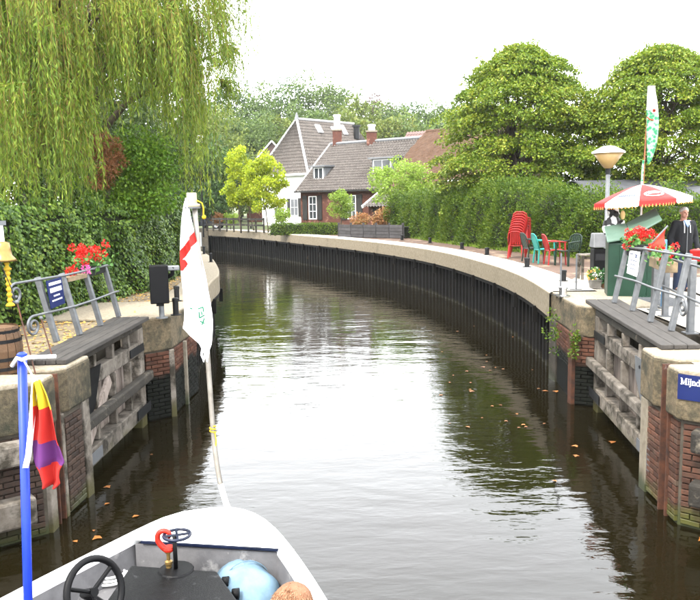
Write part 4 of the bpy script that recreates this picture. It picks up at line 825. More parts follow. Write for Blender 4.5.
# bin, bench, flower pots
bb = Vector((G(604, 289).x + 0.12, 16.1, QZ - 0.02)); bn = thing('litter_bin', 'narrow black litter bin with grey hood left of the green cabinet', 'bin', bb)
MB().box(bb + Vector((0, 0, 0.40)), (0.26, 0.28, 0.80)).build('body', 'black_paint', bn, bev=0.02); MB().hexa([bb + Vector(v) for v in ((-0.15, -0.16, 0.82), (0.15, -0.16, 0.82), (0.15, 0.16, 0.82), (-0.15, 0.16, 0.82), (-0.12, -0.05, 1.12), (0.12, -0.05, 1.12), (0.12, 0.14, 1.12), (-0.12, 0.14, 1.12))]).build('hood', 'lead_grey', bn, bev=0.02)
MB().box(bb + Vector((0, -0.15, 0.62)), (0.2, 0.02, 0.14)).build('slot', 'dark_hole', bn)
tb = G(590, 279); bt = thing('small_bench', 'small grey wooden bench beside the flower pots', 'bench', tb)
for i in range(3): MB().box(tb + Vector((0.02, -0.12 + 0.13 * i, 0.56)), (0.56, 0.12, 0.035)).build('slat', 'old_wood', bt, bev=0.006)
for x in (-0.22, 0.26):
    for y in (-0.14, 0.14): MB().box(tb + Vector((x, y, 0.27)), (0.055, 0.055, 0.54)).build('leg', 'old_wood', bt)
MB().box(tb + Vector((0.02, 0, 0.49)), (0.46, 0.04, 0.06)).build('stretcher', 'old_wood', bt)
def pot(label, base, w, h, m, leafm, n, rad, blooms=None, lift=0.1):
    r = thing('flower_pot', label, 'flower pot', base); MB().lathe([(w * 0.75, 0), (w, h), (w * 1.08, h), (w * 1.08, h + 0.02), (w * 0.9, h)], base, 4 if m == 'pot_grey' else 14, M=Matrix.Rotation(math.pi / 4, 3, 'Z')).build('pot', m, r)
    P, U = clump_points([np.array(base) + [0, 0, h + lift]], np.array([[rad, rad, rad]]), n, shell=0.3); leaves('foliage', P, U + RNG.normal(size=U.shape) * 0.5, 0.05, 0.035, leafm, r)
    if blooms:
        for nm, mm, k in blooms: P, U = clump_points(np.array(base) + [0, 0, h + lift] + unit(k) * rad * 0.95, np.full((k, 3), 0.03), 12); leaves(nm, P, U, 0.035, 0.035, mm, r)
    return r
leafmat('flower_white', [(0.75, 0.75, 0.70), (0.85, 0.84, 0.8)], 0.2); leafmat('flower_orange', [(0.75, 0.30, 0.05), (0.8, 0.45, 0.12), (0.7, 0.2, 0.05)], 0.2); leafmat('shrub_dark', [(0.015, 0.06, 0.022), (0.03, 0.10, 0.035), (0.05, 0.13, 0.045)], 0.2)
pot('square grey pot of white and orange flowers in front of the bench', G(595, 288), 0.16, 0.16, 'pot_grey', 'geranium_leaf', 260, 0.14, [('white_blooms', 'flower_white', 10), ('orange_blooms', 'flower_orange', 10)], 0.13)
pot('round dark green shrub in a pot against the cabinet', G(605.5, 288), 0.11, 0.10, 'barrel_wood', 'shrub_dark', 700, 0.17, None, 0.12)

# cow figure standing on the bin side: white with black patches
mc = bpy.data.materials.new('cow_hide'); mc.use_nodes = True; Nn = mc.node_tree.nodes; Ll = mc.node_tree.links; tcn = Nn.new('ShaderNodeTexCoord'); nn = Nn.new('ShaderNodeTexNoise'); nn.inputs['Scale'].default_value = 7.5; nn.inputs['Detail'].default_value = 0.5
Ll.new(tcn.outputs['Object'], nn.inputs[0]); rmp = Nn.new('ShaderNodeValToRGB'); rmp.color_ramp.interpolation = 'CONSTANT'; rmp.color_ramp.elements[0].color = (0.012, 0.012, 0.012, 1); rmp.color_ramp.elements[1].position = 0.46; rmp.color_ramp.elements[1].color = (0.8, 0.8, 0.79, 1); Ll.new(nn.outputs[0], rmp.inputs[0]); Ll.new(rmp.outputs[0], Nn['Principled BSDF'].inputs['Base Color']); MATS['cow_hide'] = mc
cb = Vector((5.37, 15.15, QZ)); cb.x = D(613, 215, 15.3).x; cb.y = 15.3
cow = thing('cow_figure', 'upright black and white cow figure on a stand behind the green cabinet', 'cow figure', (cb.x, cb.y, QZ - 0.02))
body = MB(); zc = lambda py: D(613, py, 15.3).z
body.ball((cb.x, cb.y, zc(226)), (0.16, 0.13, 0.26), 14, 10); body.ball((cb.x - 0.01, cb.y - 0.02, zc(211)), (0.115, 0.12, 0.15), 14, 10)
body.ball((cb.x + 0.02, cb.y - 0.12, zc(214)), (0.07, 0.08, 0.07), 12, 8); body.tube([(cb.x - 0.14, cb.y, zc(221)), (cb.x - 0.19, cb.y - 0.05, zc(228)), (cb.x - 0.16, cb.y - 0.10, zc(234))], [0.05, 0.045, 0.04], 8); body.tube([(cb.x + 0.13, cb.y, zc(221)), (cb.x + 0.18, cb.y - 0.06, zc(224)), (cb.x + 0.16, cb.y - 0.12, zc(221))], [0.05, 0.045, 0.04], 8)
body.build('body', 'cow_hide', cow, remesh=0.014)
mat('muzzle', (0.75, 0.55, 0.25), (0.65, 0.45, 0.2), 6, 0.6, 0)
MB().ball((cb.x + 0.16, cb.y - 0.10, zc(215)), (0.05, 0.03, 0.09), 10, 8).build('ear', 'muzzle', cow, smooth=True); MB().ball((cb.x - 0.13, cb.y - 0.02, zc(206)), (0.05, 0.025, 0.03), 10, 8).build('ear', 'cow_hide', cow, smooth=True)
for s in (-1, 1): MB().tube([(cb.x + s * 0.05, cb.y, zc(205)), (cb.x + s * 0.075, cb.y, zc(202.5))], [0.018, 0.008], 8).build('horn', 'muzzle', cow)
MB().lathe([(0.035, 0), (0.035, zc(236) - QZ + 0.05)], (cb.x, cb.y, QZ), 10).build('stand', 'white_paint', cow)

# plastic garden chairs
def chair_parts(root, m, org):
    s = lambda x, y, z: Vector(org) + Vector((x, y, z))
    for x, y in ((-0.23, -0.22), (0.23, -0.22), (-0.21, 0.22), (0.21, 0.22)):
        top = 0.66 if y < 0 else 0.42; MB().bar(s(x * 1.08, y * 1.12, 0), s(x * (1.06 if y < 0 else 0.95), y * 0.95, top), 0.05, 0.035, (0, 1, 0)).build('leg', m, root, bev=0.006)
    MB().grid([[s(-0.22 + 0.44 * i / 4, -0.24 + 0.46 * j / 4, 0.43 - 0.02 * math.sin(math.pi * i / 4) - 0.02 * j / 4) for i in range(5)] for j in range(5)]).build('seat', m, root, smooth=True, solid=0.02)
    for x in (-1, 1): MB().tube([s(x * 0.25, -0.25, 0.64), s(x * 0.262, -0.05, 0.665), s(x * 0.25, 0.16, 0.67), s(x * 0.215, 0.25, 0.68)], 0.022, 6).build('armrest', m, root, smooth=True)
    fr = [s(-0.22, 0.21, 0.42), s(-0.225, 0.27, 0.65), s(-0.20, 0.32, 0.80), s(-0.10, 0.345, 0.86), s(0.10, 0.345, 0.86), s(0.20, 0.32, 0.80), s(0.225, 0.27, 0.65), s(0.22, 0.21, 0.42)]
    MB().tube(fr, 0.02, 6).build('back_frame', m, root, smooth=True)
    for i in range(5): x = -0.14 + 0.07 * i; MB().bar(s(x, 0.22, 0.43), s(x * 0.95, 0.338, 0.845), 0.045, 0.012, (0, 1, 0)).build('back_slat', m, root)
def make_chair(label, m, loc, rz, group, tilt=0.0):
    r = thing('garden_chair', label, 'chair', (0, 0, 0), group); chair_parts(r, m, (0, 0, 0)); r.location = loc; r.rotation_euler = (tilt, 0, rz); return r
zq = QZ - 0.025
make_chair('dark green garden chair leftmost of the four by the hedge', 'green_plastic', (G(537, 262).x, 22.9, zq), math.radians(100), 'garden chairs by the hedge')
make_chair('turquoise garden chair between dark green and red ones', 'teal_plastic', (G(546, 263).x, 22.2, zq), math.radians(95), 'garden chairs by the hedge')
make_chair('red garden chair standing alone beside the turquoise one', 'red_plastic', (G(556, 264).x, 21.7, zq), math.radians(92), 'garden chairs by the hedge')
make_chair('dark green garden chair rightmost of the four by the hedge', 'green_plastic', (G(566, 264).x, 21.3, zq), math.radians(-60), 'garden chairs by the hedge')
sk = G(517, 257); nst = 9; first = None
words = ['lowest', 'second', 'third', 'fourth', 'fifth', 'sixth', 'seventh', 'eighth', 'topmost']
for i in range(nst):
    lab = 'red plastic chair, %s in the tall stack by the hedge' % (words[i] if i in (0, nst - 1) else words[i] + ' from the bottom')
    if first is None: first = o = make_chair(lab, 'red_plastic', (0, 0, 0), 0, 'stacked red chairs')
    else: o = copy_tree(first); o['label'] = lab
    o.location = (sk.x - 0.02 + 0.022 * i, sk.y + 0.016 * i, zq + 0.075 * i); o.rotation_euler = (math.radians(0.3 * i), math.radians(0.0), math.radians(158))

# railway-like wagon with barrel roof behind the hedge
wg = thing('wagon', 'dark green wagon with a grey barrel roof behind the hedge', 'wagon', (12.0, 29.0, QZ - 0.07))
xa, xb = D(583, 186, 28.5).x, D(705, 186, 28.5).x; zt = CAMZ + 18.5 / F * 28.5
P = [[Vector((x, 30.0 - 1.35 * math.cos(t), zt - 0.55 + 0.55 * math.sin(t))) for t in [math.pi * i / 12 for i in range(13)]] for x in [xa + (xb - xa) * j / 20 for j in range(21)]]
MB().grid(P).build('roof', 'roof_grey', wg, smooth=True, solid=0.05)
MB().box(((xa + xb) / 2, 30.0, (zt - 0.57 + QZ + 0.6) / 2), (xb - xa - 0.1, 2.56, zt - 0.57 - QZ - 0.6)).build('side', 'cabinet_green', wg)
for x in np.linspace(xa + 0.4, xb - 0.4, 6): MB().box((x, 28.71, zt - 0.95), (0.45, 0.03, 0.4)).build('window', 'dark_hole', wg)
for x in (xa + 0.7, xb - 0.7):
    for y in (28.9, 31.1): MB().lathe([(0.33, -0.05), (0.33, 0.05)], (x, y, QZ + 0.27), 20, M=Matrix.Rotation(math.pi / 2, 3, 'X')).build('wheel', 'black_paint', wg)
MB().box(((xa + xb) / 2, 30.0, QZ + 0.5), (xb - xa - 0.5, 1.6, 0.16)).build('underframe', 'black_paint', wg)
w2 = thing('wagon', 'dark arched wagon end at the right edge behind the man', 'wagon', (xb + 1.4, 26.5, QZ - 0.07)); x2 = D(693, 190, 25.5).x; z2 = D(697, 186, 25.5).z
P = [[Vector((x2 + 1.3 - 1.3 * math.cos(t), y, z2 - 0.6 + 0.6 * math.sin(t))) for t in [math.pi * i / 12 for i in range(13)]] for y in (25.4, 29.0)]
MB().grid(P).build('roof', 'roof_grey', w2, smooth=True, solid=0.07)
MB().prism([(x2 + 0.04, 25.5), (x2 + 2.56, 25.5), (x2 + 2.56, 28.9), (x2 + 0.04, 28.9)], QZ + 0.4, z2 - 0.61).build('body', 'steel_dark', w2)
MB().add([(x2 + 1.3 - 1.26 * math.cos(t), 25.5, z2 - 0.61 + 0.57 * math.sin(t)) for t in [math.pi * i / 12 for i in range(13)]], [tuple(range(13))]).build('end_arch', 'steel_dark', w2)
for x in (x2 + 0.5, x2 + 2.1): MB().lathe([(0.3, -0.05), (0.3, 0.05)], (x, 26.2, QZ + 0.24), 18, M=Matrix.Rotation(math.pi / 2, 3, 'X')).build('wheel', 'black_paint', w2)

# ------------------------------------------------------------------ people
leafmat('grey_hair_strand', [(0.30, 0.29, 0.28), (0.45, 0.44, 0.42), (0.36, 0.34, 0.32)], 0.1)
leafmat('ginger_hair_strand', [(0.17, 0.085, 0.045), (0.25, 0.14, 0.075), (0.33, 0.20, 0.12)], 0.15)
def capsule(mb, a, b, ra, rb_, n=12):
    a = Vector(a); b = Vector(b); mb.tube([a, a.lerp(b, 0.5), b], [ra, (ra + rb_) / 2, rb_], n); mb.ball(a, ra, n, 8); mb.ball(b, rb_, n, 8)
def head_into(mb, c, s, yaw):
    """skull, jaw, nose, ears, brow, lips; c is the head centre, s the head height; face looks along -y before yaw"""
    M = Matrix.Rotation(yaw, 3, 'Z'); T = lambda x, y, z: Vector(c) + M @ Vector((x * s, y * s, z * s))
    mb.ball(T(0, 0.03, 0.10), (0.335 * s, 0.41 * s, 0.39 * s), 18, 14, M=M); mb.ball(T(0, -0.08, -0.20), (0.26 * s, 0.28 * s, 0.30 * s), 16, 10, M=M); mb.ball(T(0, -0.20, -0.36), (0.14 * s, 0.12 * s, 0.10 * s), 12, 8, M=M)
    mb.tube([T(0, -0.33, 0.05), T(0, -0.45, -0.13)], [0.035 * s, 0.07 * s], 8); mb.ball(T(0, -0.43, -0.13), 0.065 * s, 8, 6); mb.ball(T(0, -0.33, 0.10), (0.22 * s, 0.07 * s, 0.045 * s), 10, 6, M=M)
    mb.ball(T(0, -0.345, -0.27), (0.10 * s, 0.04 * s, 0.035 * s), 10, 6, M=M)
    for k in (-1, 1): mb.ball(T(k * 0.335, 0.06, -0.02), (0.045 * s, 0.09 * s, 0.13 * s), 8, 8, M=M)
    return T
def hand_into(mb, wrist, d, side, s=1.0, fwd=Vector((0, -1, 0))):
    d = Vector(d).normalized(); a = d.cross(fwd).normalized(); w = Vector(wrist)
    capsule(mb, w, w + d * 0.075 * s, 0.028 * s, 0.036 * s, 8)
    for i, L in enumerate((0.062, 0.072, 0.068, 0.052)):
        k = w + d * 0.085 * s + fwd * ((1.5 - i) * 0.020 * s); m1 = k + d * L * 0.55 * s + a * side * 0.008; tip = m1 + d * L * 0.42 * s + a * side * 0.022
        mb.tube([k - d * 0.02, k, m1, tip], [0.0095 * s, 0.0095 * s, 0.009 * s, 0.007 * s], 6); mb.ball(tip, 0.007 * s, 6, 4)
    t0 = w + d * 0.03 * s + fwd * 0.030 * s; t1 = t0 + d * 0.035 * s + fwd * 0.022 * s; t2 = t1 + d * 0.032 * s; mb.tube([t0, t1, t2], [0.013 * s, 0.011 * s, 0.008 * s], 6); mb.ball(t2, 0.008 * s, 6, 4)
def person(label, base, H, yaw, hair_m, top_m, leg_m, arms, stance=0.10, collar=None, step=0.0):
    s = H / 1.75; base = Vector(base); r = thing('person', label, 'person', base); Mz = Matrix.Rotation(yaw, 3, 'Z')
    T = lambda x, y, z: base + Mz @ Vector((x * s, y * s, z * s)); fw = Mz @ Vector((0, -1, 0))
    body = MB(); hip = T(0, 0, 0.93)
    capsule(body, T(0, 0.01, 0.95), T(0, 0.0, 1.22), 0.115 * s, 0.12 * s); capsule(body, T(-0.13, 0, 1.40), T(0.13, 0, 1.40), 0.075 * s, 0.075 * s); capsule(body, T(0, 0.01, 1.18), T(0, 0.01, 1.36), 0.118 * s, 0.108 * s)
    capsule(body, T(0, 0.015, 1.42), T(0, 0.0, 1.55), 0.062 * s, 0.058 * s)
    hT = head_into(body, T(0, -0.015, 1.625), 0.235 * s, yaw)
    jk = MB(); tz = MB(); sh = MB()
    for k in (-1, 1):
        st = step * k
        hp = T(k * 0.09, 0, 0.92); kn = T(k * stance, -0.015 - st * 0.5, 0.50); an = T(k * stance * 1.05, 0.02 - st, 0.085)
        capsule(body, hp, kn, 0.082 * s, 0.056 * s); capsule(body, kn, an, 0.054 * s, 0.036 * s); capsule(body, an, T(k * stance * 1.2, -0.13 - st, 0.035), 0.036 * s, 0.03 * s)
        capsule(tz, hp, kn, 0.100 * s, 0.078 * s); capsule(tz, kn, T(k * stance * 1.05, 0.015 - st, 0.06), 0.078 * s, 0.066 * s)
        capsule(sh, T(k * stance * 1.05, 0.04 - st, 0.045), T(k * stance * 1.25, -0.15 - st, 0.035), 0.046 * s, 0.042 * s)
        e, w = arms[k]; sd = T(k * 0.185, 0.0, 1.40); E_ = T(*e); W_ = T(*w)
        capsule(body, sd, E_, 0.048 * s, 0.038 * s); capsule(body, E_, W_, 0.038 * s, 0.027 * s); capsule(jk, sd, E_, 0.072 * s, 0.062 * s); capsule(jk, E_, E_.lerp(W_, 0.93), 0.062 * s, 0.050 * s)
        hand_into(body, W_, (W_ - E_), -k, s, fw)
    body.build('body', 'skin', r, remesh=0.0075)
    capsule(tz, T(-0.05, 0, 0.96), T(0.05, 0, 0.96), 0.125 * s, 0.125 * s); tz.build('trousers', leg_m, r, remesh=0.014); sh.build('shoes', 'shoe', r, remesh=0.012)
    capsule(jk, T(-0.05, 0.01, 0.90), T(-0.05, 0.0, 1.30), 0.142 * s, 0.145 * s); capsule(jk, T(0.05, 0.01, 0.90), T(0.05, 0.0, 1.30), 0.142 * s, 0.145 * s); capsule(jk, T(-0.14, 0, 1.385), T(0.14, 0, 1.385), 0.088 * s, 0.088 * s); jk.build('jacket', top_m, r, remesh=0.014)
    fold = bpy.data.textures.new('folds', 'CLOUDS'); fold.noise_scale = 0.11
    for ch in r.children:
        if ch.name.split('.')[0] in ('jacket', 'trousers'): dm = ch.modifiers.new('folds', 'DISPLACE'); dm.texture = fold; dm.strength = 0.022; dm.mid_level = 0.30
    hb = MB(); hb.ball(hT(0, 0.055, 0.17), (0.352 * 0.235 * s, 0.41 * 0.235 * s, 0.345 * 0.235 * s), 18, 12, M=Matrix.Rotation(yaw, 3, 'Z') @ Matrix.Rotation(-0.25, 3, 'X')); hb.build('hair', hair_m, r, smooth=True)
    nh = 2000; uu = unit(nh); uu[:, 2] = np.abs(uu[:, 2]) * 1.1 - 0.15; Mh = np.array(Matrix.Rotation(yaw, 3, 'Z')); hc = np.array(hT(0, 0.055, 0.17)); rad = np.array([0.352, 0.41, 0.345]) * 0.235 * s
    loc = uu * rad; kp = (loc[:, 1] > -0.26 * 0.235 * s); loc = loc[kp]; uu = uu[kp]; Pw = hc + loc @ Mh.T; Aw = (uu * 0.17 + np.array([0, 0.9, -0.35]) + RNG.normal(size=uu.shape) * 0.28) @ Mh.T
    leaves('short_hair', Pw, Aw, 0.026 * s, 0.0035 * s, hair_m + '_strand', r)
    for k in (-1, 1): MB().ball(hT(k * 0.13, -0.345, 0.03), 0.042 * 0.235 * s * 1.0, 8, 6).build('eye', 'dark_hole', r)
    MB().tube([hT(-0.09, -0.375, -0.275), hT(0, -0.395, -0.27), hT(0.09, -0.375, -0.275)], 0.008 * s, 6).build('lips', 'lip', r)
    return r, T, s
mp = G(681, 291.5, QZ - 0.02)
man, MT, ms = person('grey haired man in black zip jacket standing behind the right railing', mp, 1.66, 0.10, 'grey_hair', 'jacket_black', 'jeans_navy', {-1: ((-0.27, 0.03, 1.12), (-0.27, -0.08, 0.88)), 1: ((0.28, 0.03, 1.12), (0.25, -0.13, 0.90))}, 0.10)
for k in (-1, 1): MB().tube([MT(k * 0.055, -0.095, 1.46), MT(k * 0.06, -0.150, 1.36), MT(k * 0.065, -0.165, 1.22)], 0.008, 6).build('drawstring', 'white_paint', man)
MB().tube([MT(0, -0.125, 1.43), MT(0, -0.160, 1.30), MT(0, -0.158, 0.80)], 0.009, 6).build('zip', 'galv', man)
MB().plate([MT(-0.065, -0.115, 1.47), MT(0.065, -0.115, 1.47), MT(0.0, -0.165, 1.33)], 0.03).build('shirt_collar', 'shirt_blue', man)
ppr = thing('paper_sheet', 'folded white paper in the hand of the man', 'paper', MT(0.27, -0.2, 0.78)); MB().plate([MT(0.22, -0.20, 0.74), MT(0.33, -0.22, 0.76), MT(0.35, -0.24, 0.88), MT(0.24, -0.22, 0.86)], 0.006).build('sheet', 'white_paint', ppr)

# bicycle at the right edge, only its front wheel and red basket in view
by = G(702, 297, QZ - 0.02); bk = thing('bicycle', 'bicycle with a red front basket at the right edge beside the man', 'bicycle', by)
Mb = Matrix.Rotation(math.radians(-35), 3, 'Z'); B_ = lambda x, z, y=0.0: by + Mb @ Vector((x, y, 0)) + Vector((0, 0, z))
for x in (0.05, 1.10):
    c = B_(x, 0.33); wh = MB().tube([B_(x + 0.31 * math.cos(t), 0.33 + 0.31 * math.sin(t)) for t in [2 * math.pi * i / 28 for i in range(28)]], 0.018, 6, closed=True).build('wheel', 'black_paint', bk, smooth=True)
    sp_ = MB()
    for i in range(14): t = 2 * math.pi * i / 14; sp_.tube([c, B_(x + 0.3 * math.cos(t), 0.33 + 0.3 * math.sin(t))], 0.0025, 4)
    sp_.build('spokes', 'galv', wh)
fr_ = MB()
for a, b in (((0.05, 0.33), (0.22, 0.80)), ((0.20, 0.72), (0.62, 0.30)), ((0.20, 0.76), (0.70, 0.72)), ((0.62, 0.30), (0.72, 0.82)), ((0.62, 0.30), (1.10, 0.33)), ((1.10, 0.33), (0.70, 0.72)), ((0.22, 0.80), (0.20, 0.98))): fr_.tube([B_(*a), B_(*b)], 0.014, 8)
fr_.build('frame', 'steel_dark', bk); MB().tube([B_(0.20, 0.98, -0.28), B_(0.18, 1.0, -0.1), B_(0.18, 1.0, 0.1), B_(0.20, 0.98, 0.28)], 0.012, 8).build('handlebar', 'galv', bk); MB().ball(B_(0.74, 0.86), (0.12, 0.07, 0.04), 10, 6).build('saddle', 'black_paint', bk, smooth=True)
MB().hexa([B_(-0.18, 0.66, -0.12), B_(0.10, 0.66, -0.12), B_(0.10, 0.66, 0.12), B_(-0.18, 0.66, 0.12), B_(-0.22, 0.88, -0.17), B_(0.13, 0.88, -0.17), B_(0.13, 0.88, 0.17), B_(-0.22, 0.88, 0.17)]).build('basket', 'red_plastic', bk, bev=0.02)
# ------------------------------------------------------------------ the small boat in front
mat('boat_grey', (0.1210, 0.1183, 0.1210), (0.0770, 0.0743, 0.0770), 6, 0.55, 0.2, 60, c3=(0.30, 0.29, 0.28), s3=5, t3=(0.58, 0.75))
mat('boat_white', (0.82, 0.82, 0.82), (0.76, 0.76, 0.76), 3, 0.3, 0.03, 40)
mat('console_black', (0.0035, 0.0035, 0.004), (0.002, 0.002, 0.0022), 18, 0.4, 0.35, 90, c3=(0.035, 0.035, 0.037), s3=9, t3=(0.60, 0.70), rough_var=0.2, spec=0.1)  # grey patches put the sky reflections of a wet top into the colour
mat('wheel_blue', (0.0060, 0.0090, 0.0250), (0.0040, 0.0060, 0.0150), 6, 0.3, 0.05)
mat('hook_red', (0.3410, 0.0186, 0.0093), (0.2604, 0.0124, 0.0062), 8, 0.4, 0.1, 40)
mat('pole_blue', (0.0084, 0.0315, 0.3360), (0.0063, 0.0224, 0.2660), 6, 0.4, 0.08, 40, c3=(0.02, 0.10, 0.36), s3=4, t3=(0.62, 0.72))
mat('bundle_blue', (0.125, 0.190, 0.240), (0.070, 0.120, 0.165), 4, 0.75, 0.15, 30)
mat('rope_white', (0.75, 0.75, 0.74), (0.6, 0.6, 0.58), 30, 0.85, 0.4, 120)
mat('aluminium', (0.2530, 0.2365, 0.2090), (0.1650, 0.1485, 0.1265), 8, 0.4, 0.1, 50, metal=0.4)
mat('cream', (0.3630, 0.3190, 0.2200), (0.3080, 0.2640, 0.1760), 5, 0.6, 0.1, 40)
mat('flag_white', (0.82, 0.82, 0.82), (0.78, 0.78, 0.78), 5, 0.8, 0.1, 60)
mat('flag_red', (0.3274, 0.0149, 0.0099), (0.2877, 0.0124, 0.0090), 5, 0.8, 0.1, 60)
mat('flag_yellow', (0.3869, 0.2728, 0.0099), (0.3472, 0.2381, 0.0099), 5, 0.8, 0.1, 60)
mat('flag_purple', (0.0794, 0.0149, 0.0992), (0.0595, 0.0109, 0.0744), 5, 0.8, 0.1, 60)
mat('flag_green', (0.0070, 0.1155, 0.0595), (0.0063, 0.0980, 0.0490), 5, 0.8, 0)
mat('ginger_hair', (0.2040, 0.0978, 0.0510), (0.1275, 0.0553, 0.0255), 30, 0.6, 0.7, 160, stretch=(1, 1, 1))
mat('shirt_grey', (0.3, 0.3, 0.32), (0.22, 0.22, 0.24), 6, 0.85, 0.2, 60)
OUTL = [(-2.9, -2.8), (-3.05, -1), (-3.1, 1.5), (-3.02, 3.0), (-2.74, 4.0), (-2.35, 4.75), (-1.95, 5.44), (-1.58, 6.02), (-1.32, 6.18), (-1.05, 6.21), (-0.83, 6.08), (-0.63, 5.78), (-0.40, 5.25), (-0.18, 4.64), (0.02, 4.0), (0.16, 3.0), (0.22, 1.5), (0.20, -1), (0.10, -2.8)]
GZ = 1.0; boat = thing('work_boat', 'small open boat with white rim and foredeck and grey inside, bow forward', 'boat', (-1.4, 2.0, 0))
ol = catmull([(x, y, 0) for x, y in OUTL], 0.15); ring = lambda k, z: [Vector((p.x, p.y, z)) for p in offset(ol, k)]
o0 = ring(0, GZ - 0.05); o1 = ring(-0.005, GZ - 0.01); o2 = ring(0.012, GZ); i2 = ring(0.095, GZ); i1 = ring(0.105, GZ - 0.01); i0 = ring(0.105, GZ - 0.06)
MB().grid([o0, o1, o2, i2, i1, i0]).build('gunwale', 'boat_white', boat, smooth=True)
MB().grid([ring(0.012, GZ - 0.04), ring(0.05, 0.7), ring(0.12, 0.25), ring(0.25, -0.25)]).build('hull', 'boat_white', boat, smooth=True)
MB().grid([ring(0.10, GZ - 0.03), ring(0.13, 0.7), ring(0.20, 0.28)]).build('inner_lining', 'boat_grey', boat, smooth=True)
flr = ring(0.19, 0.3); MB().add(flr, [tuple(range(len(flr)))]).build('floor', 'boat_grey', boat, recalc=False)
# foredeck behind the stem, closed by a bulkhead
da = G(141, 540.5, GZ); db = G(297, 549.5, GZ); dl = (db - da).normalized(); inn = ring(0.06, GZ + 0.006)
side = lambda p: (p - da).cross(dl).z
deck = [p for p in inn if side(p) < 0 and p.y > 4.5]
deck = [da - dl * 0.06] + deck + [db - dl * 0.02]
cen = sum(deck, Vector()) / len(deck) + Vector((0, 0, 0.035)); k = len(deck)
MB().add(deck + [cen], [(i, (i + 1) % k, k) for i in range(k)]).build('foredeck', 'boat_white', boat)
MB().bar(da + Vector((0, 0, -0.012)), db - dl * 0.05 + Vector((0, 0, -0.012)), 0.022, 0.016).build('deck_edge', 'wheel_blue', boat)
bh0 = da + Vector((0, 0.03, 0)); bh1 = db + Vector((0, 0.03, 0)); MB().plate([(bh0.x - 0.05, bh0.y, 0.3), (bh1.x - 0.06, bh1.y, 0.3), (bh1.x - 0.06, bh1.y, GZ - 0.04), (bh0.x - 0.05, bh0.y, GZ - 0.04)], 0.02).build('bulkhead', 'boat_grey', boat)
# stem flagpole with cream cap, green and red flag
PY = lambda py: 6.12 + 0.2 * (507 - py) / 307
path = [(229, 508), (225, 500), (220.5, 484), (217, 465), (213, 430), (209, 375), (204, 307), (198.5, 250), (194.5, 206)]
pp = [D(x, y, PY(y)) for x, y in path]; pp[0] = Vector((pp[0].x, pp[0].y, GZ))
bow = thing('bow_pole', 'tall thin bow pole with a cream cap rising from the foredeck', 'pole', pp[0])
MB().tube(catmull(pp[2:], 0.1), 0.021, 10).build('shaft', 'aluminium', bow, smooth=True); MB().tube(catmull(pp[:3], 0.03), 0.024, 10).build('socket', 'boat_white', bow, smooth=True)
t = pp[-1]; k = PY(205) / F
MB().lathe([(0.0, 0), (0.062, 0.0), (0.066, 0.012), (0.062, 0.022), (0.043, 0.026), (0.041, 0.11), (0.036, 0.114)], t + Vector((-0.02, 0, -0.005)), 20).build('cap', 'cream', bow, smooth=False)
MB().lathe([(0.066, -0.014), (0.070, 0.0)], t + Vector((-0.02, 0, -0.006)), 20).build('cap_flange', 'lead_grey', bow)
MB().tube([D(197, 200.5, 6.3), D(202, 203, 6.3), D(203.5, 208, 6.3), D(203.5, 215, 6.3)], 0.006, 6).build('bracket', 'flag_yellow', bow); MB().ball(D(204, 217, 6.3), 0.018, 8, 6).build('bead', 'flag_yellow', bow)
y0 = D(213, 432, PY(432)); MB().tube([y0 + Vector((0.025 * math.cos(a), -0.025 * math.sin(a), 0.012 * a / 3)) for a in [i * 0.6 for i in range(24)]], 0.006, 5).build('yellow_tie', 'flag_yellow', bow); MB().tube([y0 + Vector((0.02, -0.025, 0)), y0 + Vector((0.03, -0.03, -0.06)), y0 + Vector((0.025, -0.03, -0.11))], 0.005, 5).build('tie_end', 'flag_yellow', bow)
# the white flag with a red cross bar, hanging in folds
rows = [(198, 185.5, 187), (206, 183.5, 189), (216, 182.3, 190.5), (230, 181.5, 193.5), (245, 181.2, 197), (260, 181.3, 201), (275, 182.5, 204.5), (290, 184, 207), (300, 184.5, 209), (312, 185, 211), (320, 184.5, 212), (328, 183, 212.3), (336, 190, 212), (344, 199, 211.5), (352, 203, 209), (358, 205.5, 207)]
ys = np.linspace(198, 357, 280); xl = np.interp(ys, [r[0] for r in rows], [r[1] for r in rows]); xr = np.interp(ys, [r[0] for r in rows], [r[2] for r in rows]); nu = 70; P = []
for y, a, b in zip(ys, xl, xr):
    row = []
    for i in range(nu):
        u = i / (nu - 1); px = a + (b - a) * u; amp = 0.035 * min(1, (b - a) / 18); q = D(px, y, PY(y) - 0.05); q.y += amp * math.sin(u * 9.5 + y * 0.018) + amp * 0.5 * math.sin(u * 17 - y * 0.03); row.append(q)
    P.append(row)
def fmi(i, j):
    y = ys[i]; px = xl[i] + (xr[i] - xl[i]) * (j + 0.5) / (nu - 1)
    lo = 262 - (px - 181) * 1.35; hi = 250 - (px - 181) * 1.5
    if hi < y < lo and px < 197.5: return 1
    if 259 < y < 270 and (px - 183) < 4 - abs(y - 264) * 0.55 : return 1
    return 0
fl1 = thing('hanging_flag', 'white flag with a red diagonal bar and green print hanging on the bow pole', 'flag', D(198, 350, 6.2))
MB().grid(P, fmi).build('cloth', ['flag_white', 'flag_red'], fl1, smooth=True, solid=0.002)
gm = MB()
for a, b in (((198, 309), (203, 307)), ((203, 307), (203.6, 312)), ((199, 312), (199.6, 318)), ((199.6, 318), (204.5, 315)), ((201.5, 311.5), (202, 315)), ((200, 321), (204.5, 323.5)), ((204.5, 318), (202, 325)), ((190, 308), (192.5, 309))):
    gm.tube([D(a[0], a[1], PY(a[1]) - 0.115), D(b[0], b[1], PY(b[1]) - 0.115)], 0.006, 5)
gm.build('green_print', 'flag_green', fl1)
